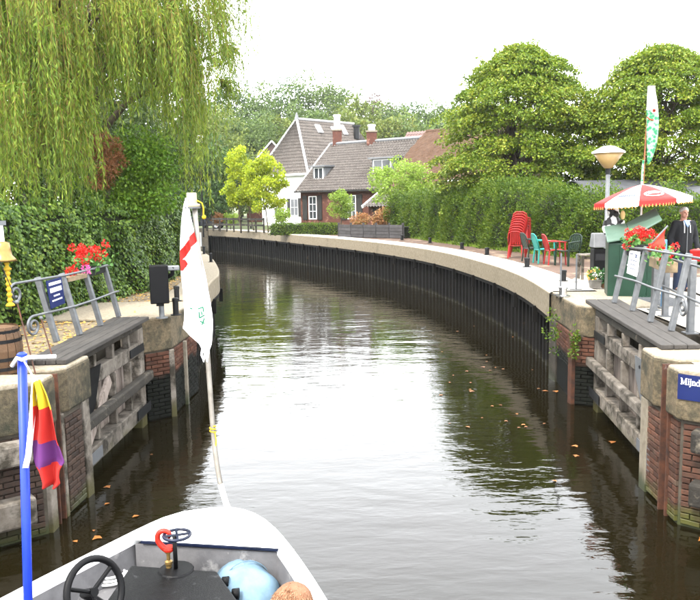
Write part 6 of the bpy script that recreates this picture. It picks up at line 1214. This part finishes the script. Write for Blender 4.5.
# far wood: single trees standing behind the houses
def far_tree(label, px, ytop, Yd, w, m, zlow=2.0, k=46, n=105, size=0.5, group='trees of the far wood'):
    t = D(px, ytop - (9 if Yd > 75 and px > 175 else 0), Yd); zl = zlow; cz_ = (t.z + zl) / 2; C, R = ellip_clumps((t.x, Yd, cz_ - 0.02 * (t.z - zl)), (w / 2 * 0.92, w / 2 * 0.8, (t.z - zl) / 2 * 0.97), k, w * 0.13, low=-0.85, inner=0.25)
    return blob_tree('far_tree', label, 'tree', (t.x, Yd, QZ - 0.07), C, R, n, size, m, (t.x, Yd, cz_ + (t.z - cz_) * 0.4), w * 0.03, group)
far = [(184, 96, 118, 13, 'forest_dark', 'dark far tree at the left end of the wood'), (208, 88, 120, 13, 'forest_dark', 'dark far tree just right of the willow'), (236, 87, 124, 13, 'forest_dark', 'dark rounded far tree left of the wood centre'), (262, 89, 118, 11, 'forest_mid', 'far tree above the yellow trees'),
       (287, 84, 126, 12, 'forest_dark', 'tall far tree above the white house ridge'), (312, 80, 122, 13, 'forest_mid', 'tallest far tree at the middle of the wood'), (338, 90, 120, 11, 'forest_mid', 'far tree behind the tall white chimney'), (358, 103, 112, 10, 'forest_light', 'lighter far tree right of the tall chimney'),
       (380, 98, 128, 8, 'copper_leaf', 'small dark copper tree topping the wood'), (386, 106, 118, 11, 'forest_mid', 'far tree below the copper top'), (408, 105, 124, 12, 'forest_dark', 'dark far tree behind the second chimney'), (432, 106, 120, 12, 'forest_mid', 'far tree left of the broad lindens'), (456, 104, 122, 13, 'forest_dark', 'far tree half behind the left linden'), (490, 108, 124, 14, 'forest_dark', 'far tree hidden behind the left linden crown'),
       (252, 112, 92, 10, 'forest_mid', 'middle distance tree behind the yellow trees'), (214, 112, 82, 8.5, 'forest_light', 'light green tree beside the willow edge'), (236, 118, 88, 8, 'forest_mid', 'rounded green tree left of the white house'), (348, 112, 100, 8, 'forest_light', 'yellowish tree behind the white house ridge'), (300, 108, 102, 11, 'forest_mid', 'green tree right behind the white house'), (270, 118, 98, 7, 'forest_light', 'olive tree left behind the white house'),
       (202, 140, 62, 6, 'forest_mid', 'green tree low beside the willow tail'), (186, 128, 58, 7, 'forest_dark', 'dark green tree behind the ivy wall end'), (225, 158, 76, 6, 'forest_mid', 'low green tree behind the yellow trees'), (398, 118, 104, 10, 'forest_light', 'olive green tree above the long roof'), (425, 122, 100, 9, 'forest_mid', 'green tree above the thatched roof')]
for px, yt, Yd, w, m, lab in far: far_tree(lab, px, yt, Yd, w, m, k=105 if w > 9 else 70, n=125, size=0.42 if Yd > 95 else 0.30)
for i, (px, Yd) in enumerate(((0, 29), (60, 30), (84, 34), (-60, 29), (-130, 34), (118, 40), (152, 44))):  # added trees, mostly unseen, that make the willow's inside look dark
    far_tree('added dark tree that darkens the gaps between the weeping willow strands', px, (-60 + 12 * (i % 3)) if i < 5 else 62, Yd, 7.5 if i < 5 else 5.0, 'willow_shade_leaf', k=80, n=130, size=0.20, group='trees added behind the willow')

# garden plants round the far houses
def small_tree(name, label, cat, px, ytop, ybot, Yd, wpx, m, size, k=40, n=95, trunk=0.05, cr=0.16, low=-0.9, rag=1.0):
    t = D(px, ytop, Yd); b = D(px, ybot, Yd); w = wpx / F * Yd; cz_ = (t.z + b.z) / 2; C, R = ellip_clumps((t.x, Yd, cz_), (w / 2 * 0.9, w / 2 * 0.8, (t.z - b.z) / 2 * 0.92), k, w * cr, low=low, inner=0.3)
    return blob_tree(name, label, cat, (t.x, Yd, QZ - 0.07), C, R, n, size, m, (t.x, Yd, cz_ + 0.2), trunk, None, 0.4, 12)
small_tree('yellow_tree', 'left bright yellow young tree before the white house', 'tree', 238, 144, 219, 52, 37, 'yellow_leaf', 0.16, 74, 90, 0.05, 0.105)
small_tree('yellow_tree', 'right bright yellow young tree before the white house', 'tree', 266, 148, 219, 50, 45, 'yellow_leaf', 0.16, 86, 90, 0.05, 0.095)
small_tree('yellow_tree', 'small lime yellow tree between the two yellow ones', 'tree', 252, 165, 214, 54, 24, 'lime_leaf', 0.18, 26, 90)
small_tree('light_green_tree', 'loose light green tree in front of the long tiled roof', 'tree', 402, 157, 210, 46, 74, 'lime_leaf', 0.15, 66, 95, 0.09, 0.085, -0.7)
small_tree('clipped_bush', 'rounded green bush on a short trunk before the brick wall', 'bush', 340, 188, 220, 48, 25, 'lime_leaf', 0.10, 40, 110, 0.05, 0.17)
small_tree('autumn_shrub', 'pink orange autumn shrub above the timber planter', 'shrub', 384, 209, 227, 43.5, 26, 'autumn_leaf', 0.11, 36, 90, 0.03, 0.17)
small_tree('autumn_shrub', 'low orange flowering plants left of the autumn shrub', 'shrub', 360, 214, 225, 44.5, 22, 'autumn_leaf', 0.10, 24, 70, 0.02, 0.15)
small_tree('green_shrub', 'green shrub at the left end of the low garden hedge', 'shrub', 282, 205, 226, 48.5, 14, 'lime_leaf', 0.11, 22, 80, 0.03, 0.2)
for px, yt, lab, m in ((218, 210, 'yellowish shrub behind the far fence, left one', 'autumn_leaf'), (230, 212, 'small yellow green shrub behind the far fence, right one', 'lime_leaf')): small_tree('green_shrub', lab, 'shrub', px, yt, 226, 57, 14, m, 0.12, 20, 70, 0.03, 0.2)
small_tree('autumn_shrub', 'russet shrub beneath the green trees on the far left', 'shrub', 218, 200, 212, 66, 26, 'autumn_leaf', 0.16, 20, 70, 0.03, 0.2)
a = D(272, 232, 47.0); b = D(338, 233, 45.0); lhg = thing('low_hedge', 'low clipped garden hedge before the brick house', 'hedge', (a.x, a.y, QZ - 0.07)); n = 6500
P = np.array(a)[None] + (np.array(b) - np.array(a))[None] * RNG.random((n, 1)); P[:, 2] = QZ - 0.05 + RNG.random(n) * 0.72; P[:, :2] += RNG.normal(size=(n, 2)) * 0.14
leaves('foliage', P, RNG.normal(size=(n, 3)) + [0, -0.5, 0.3], 0.10, 0.06, 'hedge_leaf', lhg); MB().bar((a.x, a.y + 0.05, QZ + 0.25), (b.x, b.y + 0.05, QZ + 0.25), 0.3, 0.6).build('dark_core', 'leaf_core', lhg)  # solid dark backing added inside the low hedge
# small weeds on the right far pier
for px, py, lab in ((553, 330, 'small green weed sprouting beside the right far pier'), (575, 345, 'second small weed on the front of the right far pier')):
    w = D(px, py, 13.6 if px < 560 else 12.78); r = thing('wall_weed', lab, 'weed', w); C = np.array(w) + RNG.normal(size=(14, 3)) * [0.05, 0.03, 0.14]; P, U = clump_points(C, np.full((14, 3), 0.05), 12); leaves('foliage', P, U, 0.06, 0.035, 'hedge_leaf', r)
# planting at the foot of the hedge: grass tufts
n = 5000; ii = RNG.integers(0, npt - 1, n); q = A0[ii] + np.stack([RNG.normal(size=n) * 0.12, RNG.normal(size=n) * 0.12, np.zeros(n)], 1); q[:, 2] = QZ - 0.06
gt_ = leaves('grass_tufts', q, np.stack([RNG.normal(size=n) * 0.4, RNG.normal(size=n) * 0.4, np.ones(n)], 1), RNG.uniform(0.08, 0.24, n), 0.02, 'lime_leaf'); tag(gt_, 'grass tufts along the foot of the hedge', 'grass', kind='stuff')
# ------------------------------------------------------------------ houses beyond the bend
mat('house_brick', (0.0805, 0.0297, 0.0192), (0.0525, 0.0192, 0.0133), 6, 0.88, 0.4, 40, c3=(0.28, 0.15, 0.11), s3=2, t3=(0.55, 0.75))
mat('tile_grey', (0.135, 0.118, 0.105), (0.030, 0.025, 0.022), 11, 0.8, 0.4, 30, c3=(0.06, 0.05, 0.045), s3=1.6, t3=(0.5, 0.66))
mat('tile_pink', (0.1500, 0.1000, 0.0900), (0.1100, 0.0700, 0.0625), 4, 0.85, 0.4, 30)
mat('hip_white', (0.42, 0.42, 0.42), (0.33, 0.33, 0.33), 3, 0.7, 0.1, 30)
mat('thatch', (0.100, 0.054, 0.029), (0.026, 0.013, 0.008), 6, 0.95, 1.0, 14, stretch=(3, 3, 1), dist=0.05)
mat('window_glass', (0.03, 0.035, 0.04), (0.02, 0.022, 0.025), 2, 0.08, 0.0, spec=0.6)
mat('timber_black', (0.02, 0.019, 0.018), (0.012, 0.011, 0.010), 5, 0.7, 0.4, 30)
mat('planter_grey', (0.0575, 0.0550, 0.0575), (0.0325, 0.0300, 0.0300), 4, 0.85, 0.5, 25, jit=0.2)
def tile_slope(mb, A, B, C, Dd, pitch=0.24, course=0.32, amp=0.060, lift=0.045):
    """pantiles on the slope A-B (eave) to D-C (ridge): rolls across and stepped courses"""
    A, B, C, Dd = [Vector(p) for p in (A, B, C, Dd)]; nu = max(4, int((B - A).length / pitch)) * 4; nv = max(3, int((Dd - A).length / course)); nm = (B - A).cross(Dd - A).normalized()
    if nm.z < 0: nm = -nm
    P = []
    for j in range(nv):
        for e in (0, 1):
            v = (j + (0.0 if e == 0 else 0.985)) / nv; l = lift * (1 - e) ; row = []
            for i in range(nu + 1):
                u = i / nu; p = A.lerp(B, u).lerp(Dd.lerp(C, u), v); row.append(p + nm * (l + amp * math.sin(i * math.pi / 2) + 0.006 * math.sin(i * 1.7 + j * 2.3)))
            P.append(row)
    return mb.grid(P)
def window(root, P, t0, t1, z0, z1, nx=2, nz=2, name='window', frame='white_paint', o=0.03):
    w = MB(); w.hexa([P(t0, z0, o - 0.02), P(t1, z0, o - 0.02), P(t1, z0, o - 0.04), P(t0, z0, o - 0.04), P(t0, z1, o - 0.02), P(t1, z1, o - 0.02), P(t1, z1, o - 0.04), P(t0, z1, o - 0.04)]); g = w.build(name, 'window_glass', root)
    f = MB(); fw = 0.065
    bars = [(t0 - fw, t1 + fw, z0 - fw, z0), (t0 - fw, t1 + fw, z1, z1 + fw), (t0 - fw, t0, z0, z1), (t1, t1 + fw, z0, z1)]
    for i in range(1, nx): x = t0 + (t1 - t0) * i / nx; bars.append((x - 0.018, x + 0.018, z0, z1))
    for i in range(1, nz): z = z0 + (z1 - z0) * i / nz; bars.append((t0, t1, z - 0.016, z + 0.016))
    for k, (a, b, c, d) in enumerate(bars):
        oo = o + (0.0 if k < 4 else -0.012); f.hexa([P(a, c, oo), P(b, c, oo), P(b, c, -0.03), P(a, c, -0.03), P(a, d, oo), P(b, d, oo), P(b, d, -0.03), P(a, d, -0.03)])
    f.build('frame', frame, g); return g
def shutter(root, P, t0, t1, z0, z1): MB().hexa([P(t0, z0, 0.07), P(t1, z0, 0.07), P(t1, z0, 0.02), P(t0, z0, 0.02), P(t0, z1, 0.07), P(t1, z1, 0.07), P(t1, z1, 0.02), P(t0, z1, 0.02)]).build('shutter', 'timber_black', root)
gz = QZ - 0.07
# brick farmhouse with long tiled roof and thatched end
E0 = D(295, 191.5, 60); ze = E0.z; av = Vector((0.816, -0.577, 0)); bv = Vector((0.577, 0.816, 0)); Eb = Vector((E0.x, E0.y, 0)); HD = 4.8; zr = 8.35; LT = 9.4; LH = 15.5
bh = thing('brick_farmhouse', 'low red brick farmhouse with a long grey tiled roof', 'house', (E0.x, E0.y, gz)); W0 = Eb + bv * 0.35 + av * 0.25
PF = lambda t, z, o: W0 + av * t - bv * o + Vector((0, 0, z))
X = lambda t, d, z: Eb + av * t + bv * d + Vector((0, 0, z))
MB().hexa([X(0.25, 0.35, gz), X(LH, 0.35, gz), X(LH, 2 * HD - 0.35, gz), X(0.25, 2 * HD - 0.35, gz), X(0.25, 0.35, ze + 0.05), X(LH, 0.35, ze + 0.05), X(LH, 2 * HD - 0.35, ze + 0.05), X(0.25, 2 * HD - 0.35, ze + 0.05)]).build('wall', 'house_brick', bh)
MB().add([X(0.25, 0.35, ze + 0.05), X(0.25, 2 * HD - 0.35, ze + 0.05), X(0.25, HD, zr - 0.12), X(0.35, 0.35, ze + 0.05), X(0.35, 2 * HD - 0.35, ze + 0.05), X(0.35, HD, zr - 0.12)], [(0, 1, 2), (5, 4, 3), (0, 3, 4, 1), (1, 4, 5, 2), (2, 5, 3, 0)]).build('gable', 'house_brick', bh)
rf = tile_slope(MB(), X(0, 0, ze), X(LT, 0, ze), X(LT, HD, zr), X(0, HD, zr)).build('roof', 'tile_grey', bh, recalc=False); tile_slope(MB(), X(LT, 2 * HD, ze), X(0, 2 * HD, ze), X(0, HD, zr), X(LT, HD, zr)).build('rear_roof', 'tile_grey', bh, recalc=False)
MB().bar(X(0.0, -0.06, ze - 0.02), X(0.0, HD, zr + 0.06), 0.12, 0.16).build('barge_board', 'hip_white', rf); MB().tube([X(-0.05, HD, zr + 0.06), X(LT, HD, zr + 0.06)], 0.13, 8).build('ridge', 'lead_grey', rf)
MB().bar(X(0, -0.08, ze - 0.04), X(LT, -0.08, ze - 0.04), 0.14, 0.12).build('gutter', 'timber_black', rf)
# thatched end, thick and rounded
P = []
rgt = np.random.default_rng(4)
for v in np.linspace(0, 1, 34): P.append([X(LT - 0.35 + (LH - LT + 0.6) * u - 0.8 * (1 - v) * (1 - u), HD * v - 0.15 * (1 - v), ze - 0.15 + (zr - ze + 0.3) * v + 0.22 * math.sin(math.pi * v * 0.9) + 0.30 + rgt.normal() * 0.03 + 0.05 * (int(v * 9) % 2)) for u in np.linspace(0, 1, 46)])
th = MB().grid(P); th.grid([[Vector((p.x, p.y, p.z - 0.35)) for p in P[0]], P[0]]); th.grid([[Vector((r[0].x, r[0].y, r[0].z - 0.4)) for r in P], [r[0] for r in P]]); th.grid([P[-1], [X(LT - 0.35 + (LH - LT + 0.6) * u, 2 * HD, ze) for u in np.linspace(0, 1, 46)]]); th.build('thatch', 'thatch', bh, smooth=False)
MB().tube([X(LT - 0.3, HD, zr + 0.45), X(LH + 0.2, HD, zr + 0.45)], 0.16, 8).build('thatch_ridge', 'thatch', bh)
zw0, zw1 = gz + 0.75, ze - 0.45
tw = lambda px: ((px - 350) / F * W0.y - W0.x) / (av.x - (px - 350) / F * av.y)     # place along the wall for a column of the photograph
window(bh, PF, tw(311.5), tw(318), zw0, zw1, 2, 3); shutter(bh, PF, tw(305), tw(309.5), zw0 - 0.1, zw1 + 0.1); shutter(bh, PF, tw(319.5), tw(324), zw0 - 0.1, zw1 + 0.1)
window(bh, PF, tw(350), tw(357), zw0, zw1, 2, 3); shutter(bh, PF, tw(358.5), tw(364), zw0 - 0.1, zw1 + 0.1); shutter(bh, PF, tw(343.5), tw(348.5), zw0 - 0.1, zw1 + 0.1)
def dormer(px0, px1, y0, y1, lab):
    sl = (zr - ze) / HD; tm = ((px0 + px1) / 2 - 350) / F; zmid = CAMZ + (203 - (y0 + y1) / 2) / F * 59
    dd_ = (zmid - ze) / sl; t = ((tm) * (Eb.y + bv.y * dd_) - (Eb.x + bv.x * dd_)) / (av.x - tm * av.y); wd = (px1 - px0) / F * 58; ht = (y1 - y0) / F * 58
    d = rf; z0 = zmid - ht / 2; z1 = zmid + ht / 2; df = dd_ - ht / 2 / sl
    PD = lambda tt, z, o: X(t + tt, df - o, z); box = MB().hexa([X(t - wd / 2 - 0.15, df + 0.03, z0 - 0.1), X(t + wd / 2 + 0.15, df + 0.03, z0 - 0.1), X(t + wd / 2 + 0.15, df + 2.2, z0 + 0.3), X(t - wd / 2 - 0.15, df + 2.2, z0 + 0.3), X(t - wd / 2 - 0.15, df + 0.03, z1 + 0.05), X(t + wd / 2 + 0.15, df + 0.03, z1 + 0.05), X(t + wd / 2 + 0.15, df + 2.2, z1 + 0.05), X(t - wd / 2 - 0.15, df + 2.2, z1 + 0.05)])
    do = box.build('dormer', 'lead_grey', bh); window(do, PD, -wd / 2 + 0.05, wd / 2 - 0.05, z0, z1 - 0.06, 2, 1)
    MB().hexa([X(t - wd / 2 - 0.35, df - 0.25, z1 + 0.05), X(t + wd / 2 + 0.35, df - 0.25, z1 + 0.05), X(t + wd / 2 + 0.35, df + 2.4, z1 + 0.10), X(t - wd / 2 - 0.35, df + 2.4, z1 + 0.10), X(t - wd / 2 - 0.35, df - 0.25, z1 + 0.17), X(t + wd / 2 + 0.35, df - 0.25, z1 + 0.17), X(t + wd / 2 + 0.35, df + 2.4, z1 + 0.22), X(t - wd / 2 - 0.35, df + 2.4, z1 + 0.22)]).build('dormer_roof', 'lead_grey', do)
dormer(319.5, 331, 167, 178, 'a'); dormer(378, 398, 162, 174, 'b')
def chimney(root, p, w, h, brick, top, toph):
    c = MB().box(p + Vector((0, 0, h / 2)), (w, w * 0.8, h)).build('chimney', brick, root); MB().box(p + Vector((0, 0, h + 0.06)), (w * 1.15, w * 0.95, 0.12)).build('chimney_cap', 'concrete', c)
    MB().lathe([(w * 0.34, 0), (w * 0.34, toph), (w * 0.42, toph), (w * 0.42, toph + 0.12)], p + Vector((0, 0, h + 0.12)), 10).build('chimney_pot', top, c); return c
cpt = tw(334); chimney(bh, X(0.55, HD + 0.2, zr - 0.5), 0.75, 1.6, 'house_brick', 'white_paint', 1.05); pL = X(0, HD, zr)
ttc = ((374 - 350) / F * pL.y - pL.x) / (av.x - (374 - 350) / F * av.y); chimney(bh, X(ttc, HD, zr - 0.3), 0.8, 1.05, 'house_brick', 'chrome', 0.35)
# lean-to with tiles under the thatch and a black timber gate
an = thing('tiled_annex', 'low tiled annex roof under the thatched end', 'shed', X(11, -1, gz)); q0_ = X(8.3, -2.6, ze - 1.0); q1_ = X(LH + 1, -2.6, ze - 1.0)
tile_slope(MB(), X(8.3, -2.8, ze - 1.25), X(LH + 1, -2.8, ze - 1.25), X(LH + 1, 0.3, ze + 0.15), X(8.3, 0.3, ze + 0.15)).build('roof', 'tile_grey', an, recalc=False)
MB().hexa([X(8.5, -2.4, gz), X(LH + 0.8, -2.4, gz), X(LH + 0.8, 0.3, gz), X(8.5, 0.3, gz), X(8.5, -2.4, ze - 1.12), X(LH + 0.8, -2.4, ze - 1.12), X(LH + 0.8, 0.3, ze), X(8.5, 0.3, ze)]).build('wall', 'house_brick', an)
MB().bar(X(8.3, -2.9, ze - 1.25), X(8.3, 0.35, ze + 0.22), 0.1, 0.18).build('barge_board', 'white_paint', an); MB().hexa([X(8.9, -2.5, gz), X(11.0, -2.5, gz), X(11.0, -2.42, gz), X(8.9, -2.42, gz), X(8.9, -2.5, ze - 1.35), X(11.0, -2.5, ze - 1.35), X(11.0, -2.42, ze - 1.35), X(8.9, -2.42, ze - 1.35)]).build('gate', 'timber_black', an)
# white hipped house behind
K = D(308, 173, 66); Kb = Vector((K.x, K.y, 0)); ax = Vector((0.7, 0.714, 0)); en = Vector((-0.714, 0.7, 0)); we, wlen = 7.0, 10.8; zke = K.z; zka = 11.1
wh_ = thing('white_house', 'tall white house with a grey hipped roof behind the farmhouse', 'house', (K.x, K.y, gz)); Y_ = lambda t, d, z: Kb + ax * t + en * d + Vector((0, 0, z))
MB().hexa([Y_(0.3, 0.3, gz), Y_(wlen, 0.3, gz), Y_(wlen, we - 0.3, gz), Y_(0.3, we - 0.3, gz), Y_(0.3, 0.3, zke), Y_(wlen, 0.3, zke), Y_(wlen, we - 0.3, zke), Y_(0.3, we - 0.3, zke)]).build('wall', 'white_wall', wh_)
ap = Y_(2.0, we / 2, zka); ap2 = Y_(wlen - 1.4, we / 2, zka); c00 = Y_(0, 0, zke); c01 = Y_(0, we, zke); c10 = Y_(wlen, 0, zke); c11 = Y_(wlen, we, zke)
wr = tile_slope(MB(), c01, c00, ap, ap, 0.3, 0.36).build('hip_roof', 'tile_grey', wh_, recalc=False); tile_slope(MB(), c00, c10, ap2, ap, 0.3, 0.36).build('front_roof', 'tile_grey', wh_, recalc=False); tile_slope(MB(), c11, c01, ap, ap2, 0.3, 0.36).build('rear_roof', 'tile_grey', wh_, recalc=False)
for a, b, nm in ((c00, ap, 'hip'), (c01, ap, 'hip'), (ap, ap2, 'ridge')): MB().tube([a + Vector((0, 0, 0.07)), b + Vector((0, 0, 0.07))], 0.11, 6).build(nm, 'hip_white', wr)
MB().bar(c00 + Vector((0, 0, -0.06)), c01 + Vector((0, 0, -0.06)), 0.3, 0.16).build('eave', 'white_paint', wr); MB().lathe([(0.2, 0), (0.12, 0.35), (0.05, 0.6)], ap, 8).build('finial', 'lead_grey', wr)
PW = lambda t, z, o: Y_(0.3, 0.3, 0) + en * t - ax * o + Vector((0, 0, z))
for t in (1.9, 4.2): window(wh_, PW, t - 0.45, t + 0.45, gz + 0.9, gz + 2.3, 2, 2)
shutter(wh_, PW, 1.0, 1.35, gz + 0.8, gz + 2.4); shutter(wh_, PW, 2.45, 2.8, gz + 0.8, gz + 2.4)
for px, py, w, h in ((310.5, 131.5, 0.6, 0.9), (330, 131, 0.55, 0.8), (343, 136, 0.5, 1.1)):
    t = (px - 300) / 53 * 7.0 + 2.0; f = 0.76; p = (c00.lerp(c10, t / wlen)).lerp(ap.lerp(ap2, t / wlen), f); sd_ = (ap - c00.lerp(c10, 2.0 / wlen)).normalized(); nm = ax.cross(sd_).normalized(); nm = nm if nm.z > 0 else -nm
    MB().plate([p + nm * 0.12 + ax * w / 2, p + nm * 0.12 + ax * w / 2 + sd_ * h, p + nm * 0.12 - ax * w / 2 + sd_ * h, p + nm * 0.12 - ax * w / 2], 0.08).build('skylight', 'white_paint', wr)
MB().lathe([(0.28, 0), (0.28, 1.1), (0.4, 1.12), (0.4, 1.3)], Y_(8.6, 2.4, zka - 1.5), 10).build('flue', 'steel_dark', wr)
# roof behind, pinkish ridge; small red gable on the left
rh = thing('rear_house', 'house with a pinkish tiled roof behind the long farmhouse', 'house', X(2, 13, gz)); ra_, rb_ = X(1.0, 11.0, 5.6), X(13.5, 11.0, 5.6); rc_, rd_ = X(13.5, 15.5, 10.0), X(1.0, 15.5, 10.0)
tile_slope(MB(), ra_, rb_, rc_, rd_, 0.3, 0.4).build('roof', 'tile_pink', rh, recalc=False); tile_slope(MB(), X(13.5, 20, 5.6), X(1.0, 20, 5.6), rd_, rc_, 0.3, 0.4).build('rear_roof', 'tile_pink', rh, recalc=False); MB().hexa([X(1.2, 11.3, gz), X(13.3, 11.3, gz), X(13.3, 19.7, gz), X(1.2, 19.7, gz), X(1.2, 11.3, 5.7), X(13.3, 11.3, 5.7), X(13.3, 19.7, 5.7), X(1.2, 19.7, 5.7)]).build('wall', 'house_brick', rh)
rg_ = D(272, 142, 84); rgh = thing('red_roof_cottage', 'cottage with a red roof and white gable trim left of the white house', 'house', (rg_.x, 84, gz)); xx = rg_.x; za = rg_.z; hw_ = 3.2; zb_ = za - 3.4
MB().prism([(xx - hw_ + 0.2, 84), (xx + hw_ - 0.2, 84), (xx + hw_ - 0.2, 93), (xx - hw_ + 0.2, 93)], gz, zb_ + 0.1).build('wall', 'house_brick', rgh)
for s in (-1, 1): tile_slope(MB(), (xx + s * hw_, 83.7, zb_), (xx + s * hw_, 93, zb_), (xx, 93, za), (xx, 83.7, za), 0.3, 0.4).build('roof', 'tile_pink', rgh, recalc=False); MB().bar((xx + s * hw_, 83.6, zb_), (xx, 83.6, za + 0.1), 0.14, 0.16).build('barge_board', 'hip_white', rgh)
MB().add([(xx - hw_ + 0.2, 84, zb_), (xx + hw_ - 0.2, 84, zb_), (xx, 84, za - 0.1)], [(0, 1, 2)]).build('gable', 'tile_pink', rgh)
# timber planter along the quay
pa = D(339, 237, 41.6); pbb = D(403, 240, 38.9); pla = thing('timber_planter', 'long grey timber planter at the back of the far quay', 'planter', (pa.x, pa.y, QZ - 0.05))
for i in range(4):
    nseg = 5
    for s in range(nseg):
        a = Vector((pa.x, pa.y, QZ + 0.08 + 0.17 * i)).lerp(Vector((pbb.x, pbb.y, QZ + 0.08 + 0.17 * i)), s / nseg + 0.003); b = Vector((pa.x, pa.y, QZ + 0.08 + 0.17 * i)).lerp(Vector((pbb.x, pbb.y, QZ + 0.08 + 0.17 * i)), (s + 1) / nseg - 0.003)
        off2 = Vector((0, RNG.uniform(-0.015, 0.015), 0)); MB().bar(a + off2, b + off2, 0.07, 0.155).build('board', 'planter_grey', pla)
for i in range(6): p = pa.lerp(pbb, i / 5); MB().box((p.x, p.y + 0.08, QZ + 0.36), (0.12, 0.1, 0.82)).build('post', 'planter_grey', pla)
pnn = Vector((-(pbb - pa).y, (pbb - pa).x, 0)).normalized() * 0.62
so_ = MB().bar((pa.x + pnn.x, pa.y + pnn.y, QZ + 0.3), (pbb.x + pnn.x, pbb.y + pnn.y, QZ + 0.3), 1.0, 0.5).build('soil', 'leaf_core', pla)
# far post-and-rail fence and parked car
fa_ = D(207, 231, 56.5); fb3 = D(264, 232, 50.5); fen = thing('post_and_rail_fence', 'dark timber post and rail fence on the far quay', 'fence', (fa_.x, fa_.y, QZ - 0.05))
for i in range(9): p = fa_.lerp(fb3, i / 8); MB().box((p.x, p.y, QZ + 0.45), (0.11, 0.11, 1.0)).build('post', 'dark_wood', fen)
for z in (0.45, 0.85): MB().bar((fa_.x, fa_.y - 0.07, QZ + z), (fb3.x, fb3.y - 0.07, QZ + z), 0.04, 0.13).build('rail', 'dark_wood', fen)
mat('car_paint', (0.012, 0.016, 0.03), (0.01, 0.012, 0.022), 3, 0.2, 0.0, coat=0.6)
cc = D(201, 226, 60.5); car = thing('parked_car', 'dark parked car beyond the end of the far fence', 'car', (cc.x, cc.y, QZ - 0.05)); cx, cy, cz0 = cc.x, cc.y, QZ - 0.05
prof = [(-2.1, 0.28), (2.1, 0.28), (2.12, 0.72), (1.95, 0.86), (1.15, 0.92), (0.55, 1.42), (-1.05, 1.45), (-1.75, 0.98), (-2.1, 0.88)]
def extr(prof, y0, y1, ins=0.0): n = len(prof); return MB().add([(cx + p[0], cy + y0, cz0 + p[1]) for p in prof] + [(cx + p[0], cy + y1, cz0 + p[1]) for p in prof], [tuple(range(n)), tuple(range(2 * n - 1, n - 1, -1))] + [(i, (i + 1) % n, n + (i + 1) % n, n + i) for i in range(n)])
extr(prof, -0.85, 0.85).build('body', 'car_paint', car, bev=0.06)
for pr_, nm in (([(0.98, 0.95), (0.50, 1.36), (-0.15, 1.38), (-0.15, 0.95)], 'window'), ([(-0.25, 0.95), (-0.25, 1.38), (-1.0, 1.38), (-1.45, 0.98)], 'window')): extr(pr_, -0.87, 0.87).build(nm, 'window_glass', car)
for x in (-1.3, 1.35):
    for y in (-0.8, 0.8): w_ = MB().lathe([(0.32, -0.1), (0.32, 0.1)], (cx + x, cy + y, cz0 + 0.32), 18, M=Matrix.Rotation(math.pi / 2, 3, 'X')).build('wheel', 'black_paint', car); MB().lathe([(0.18, -0.11), (0.18, 0.11)], (cx + x, cy + y, cz0 + 0.32), 12, M=Matrix.Rotation(math.pi / 2, 3, 'X')).build('rim', 'chrome', w_)
for y in (-0.6, 0.6): MB().box((cx + 2.1, cy + y, cz0 + 0.68), (0.06, 0.3, 0.13)).build('headlight', 'white_paint', car)
# white lantern box on a pole beside the willow tail
lw = D(199.5, 139, 46); lt = thing('white_lantern', 'small white box lantern on a pole right of the willow', 'lantern', (lw.x, 46, QZ - 0.07)); MB().box(lw, (0.42, 0.3, 0.42)).build('housing', 'white_paint', lt, bev=0.03); MB().lathe([(0.05, 0), (0.04, lw.z - QZ - 0.1)], (lw.x, 46, QZ - 0.07), 8).build('pole', 'steel_dark', lt)
MB().ball(lw + Vector((0.02, -0.14, 0.03)), 0.07, 8, 6).build('lens', 'dark_hole', lt)

# ------------------------------------------------------------------ damp autumn air
def haze():
    m = bpy.data.materials.new('haze'); m.use_nodes = True; nt = m.node_tree; nt.nodes.clear(); o = nt.nodes.new('ShaderNodeOutputMaterial'); v = nt.nodes.new('ShaderNodeVolumePrincipled')
    v.inputs['Color'].default_value = (0.90, 0.94, 0.97, 1); v.inputs['Density'].default_value = 0.00019; v.inputs['Anisotropy'].default_value = 0.2; nt.links.new(v.outputs[0], o.inputs['Volume'])
    h = MB().box((0, 440, 17), (1300, 1000, 36)).build('haze', m); tag(h, 'thin pale haze softening the far wood', 'haze', kind='stuff')
haze()
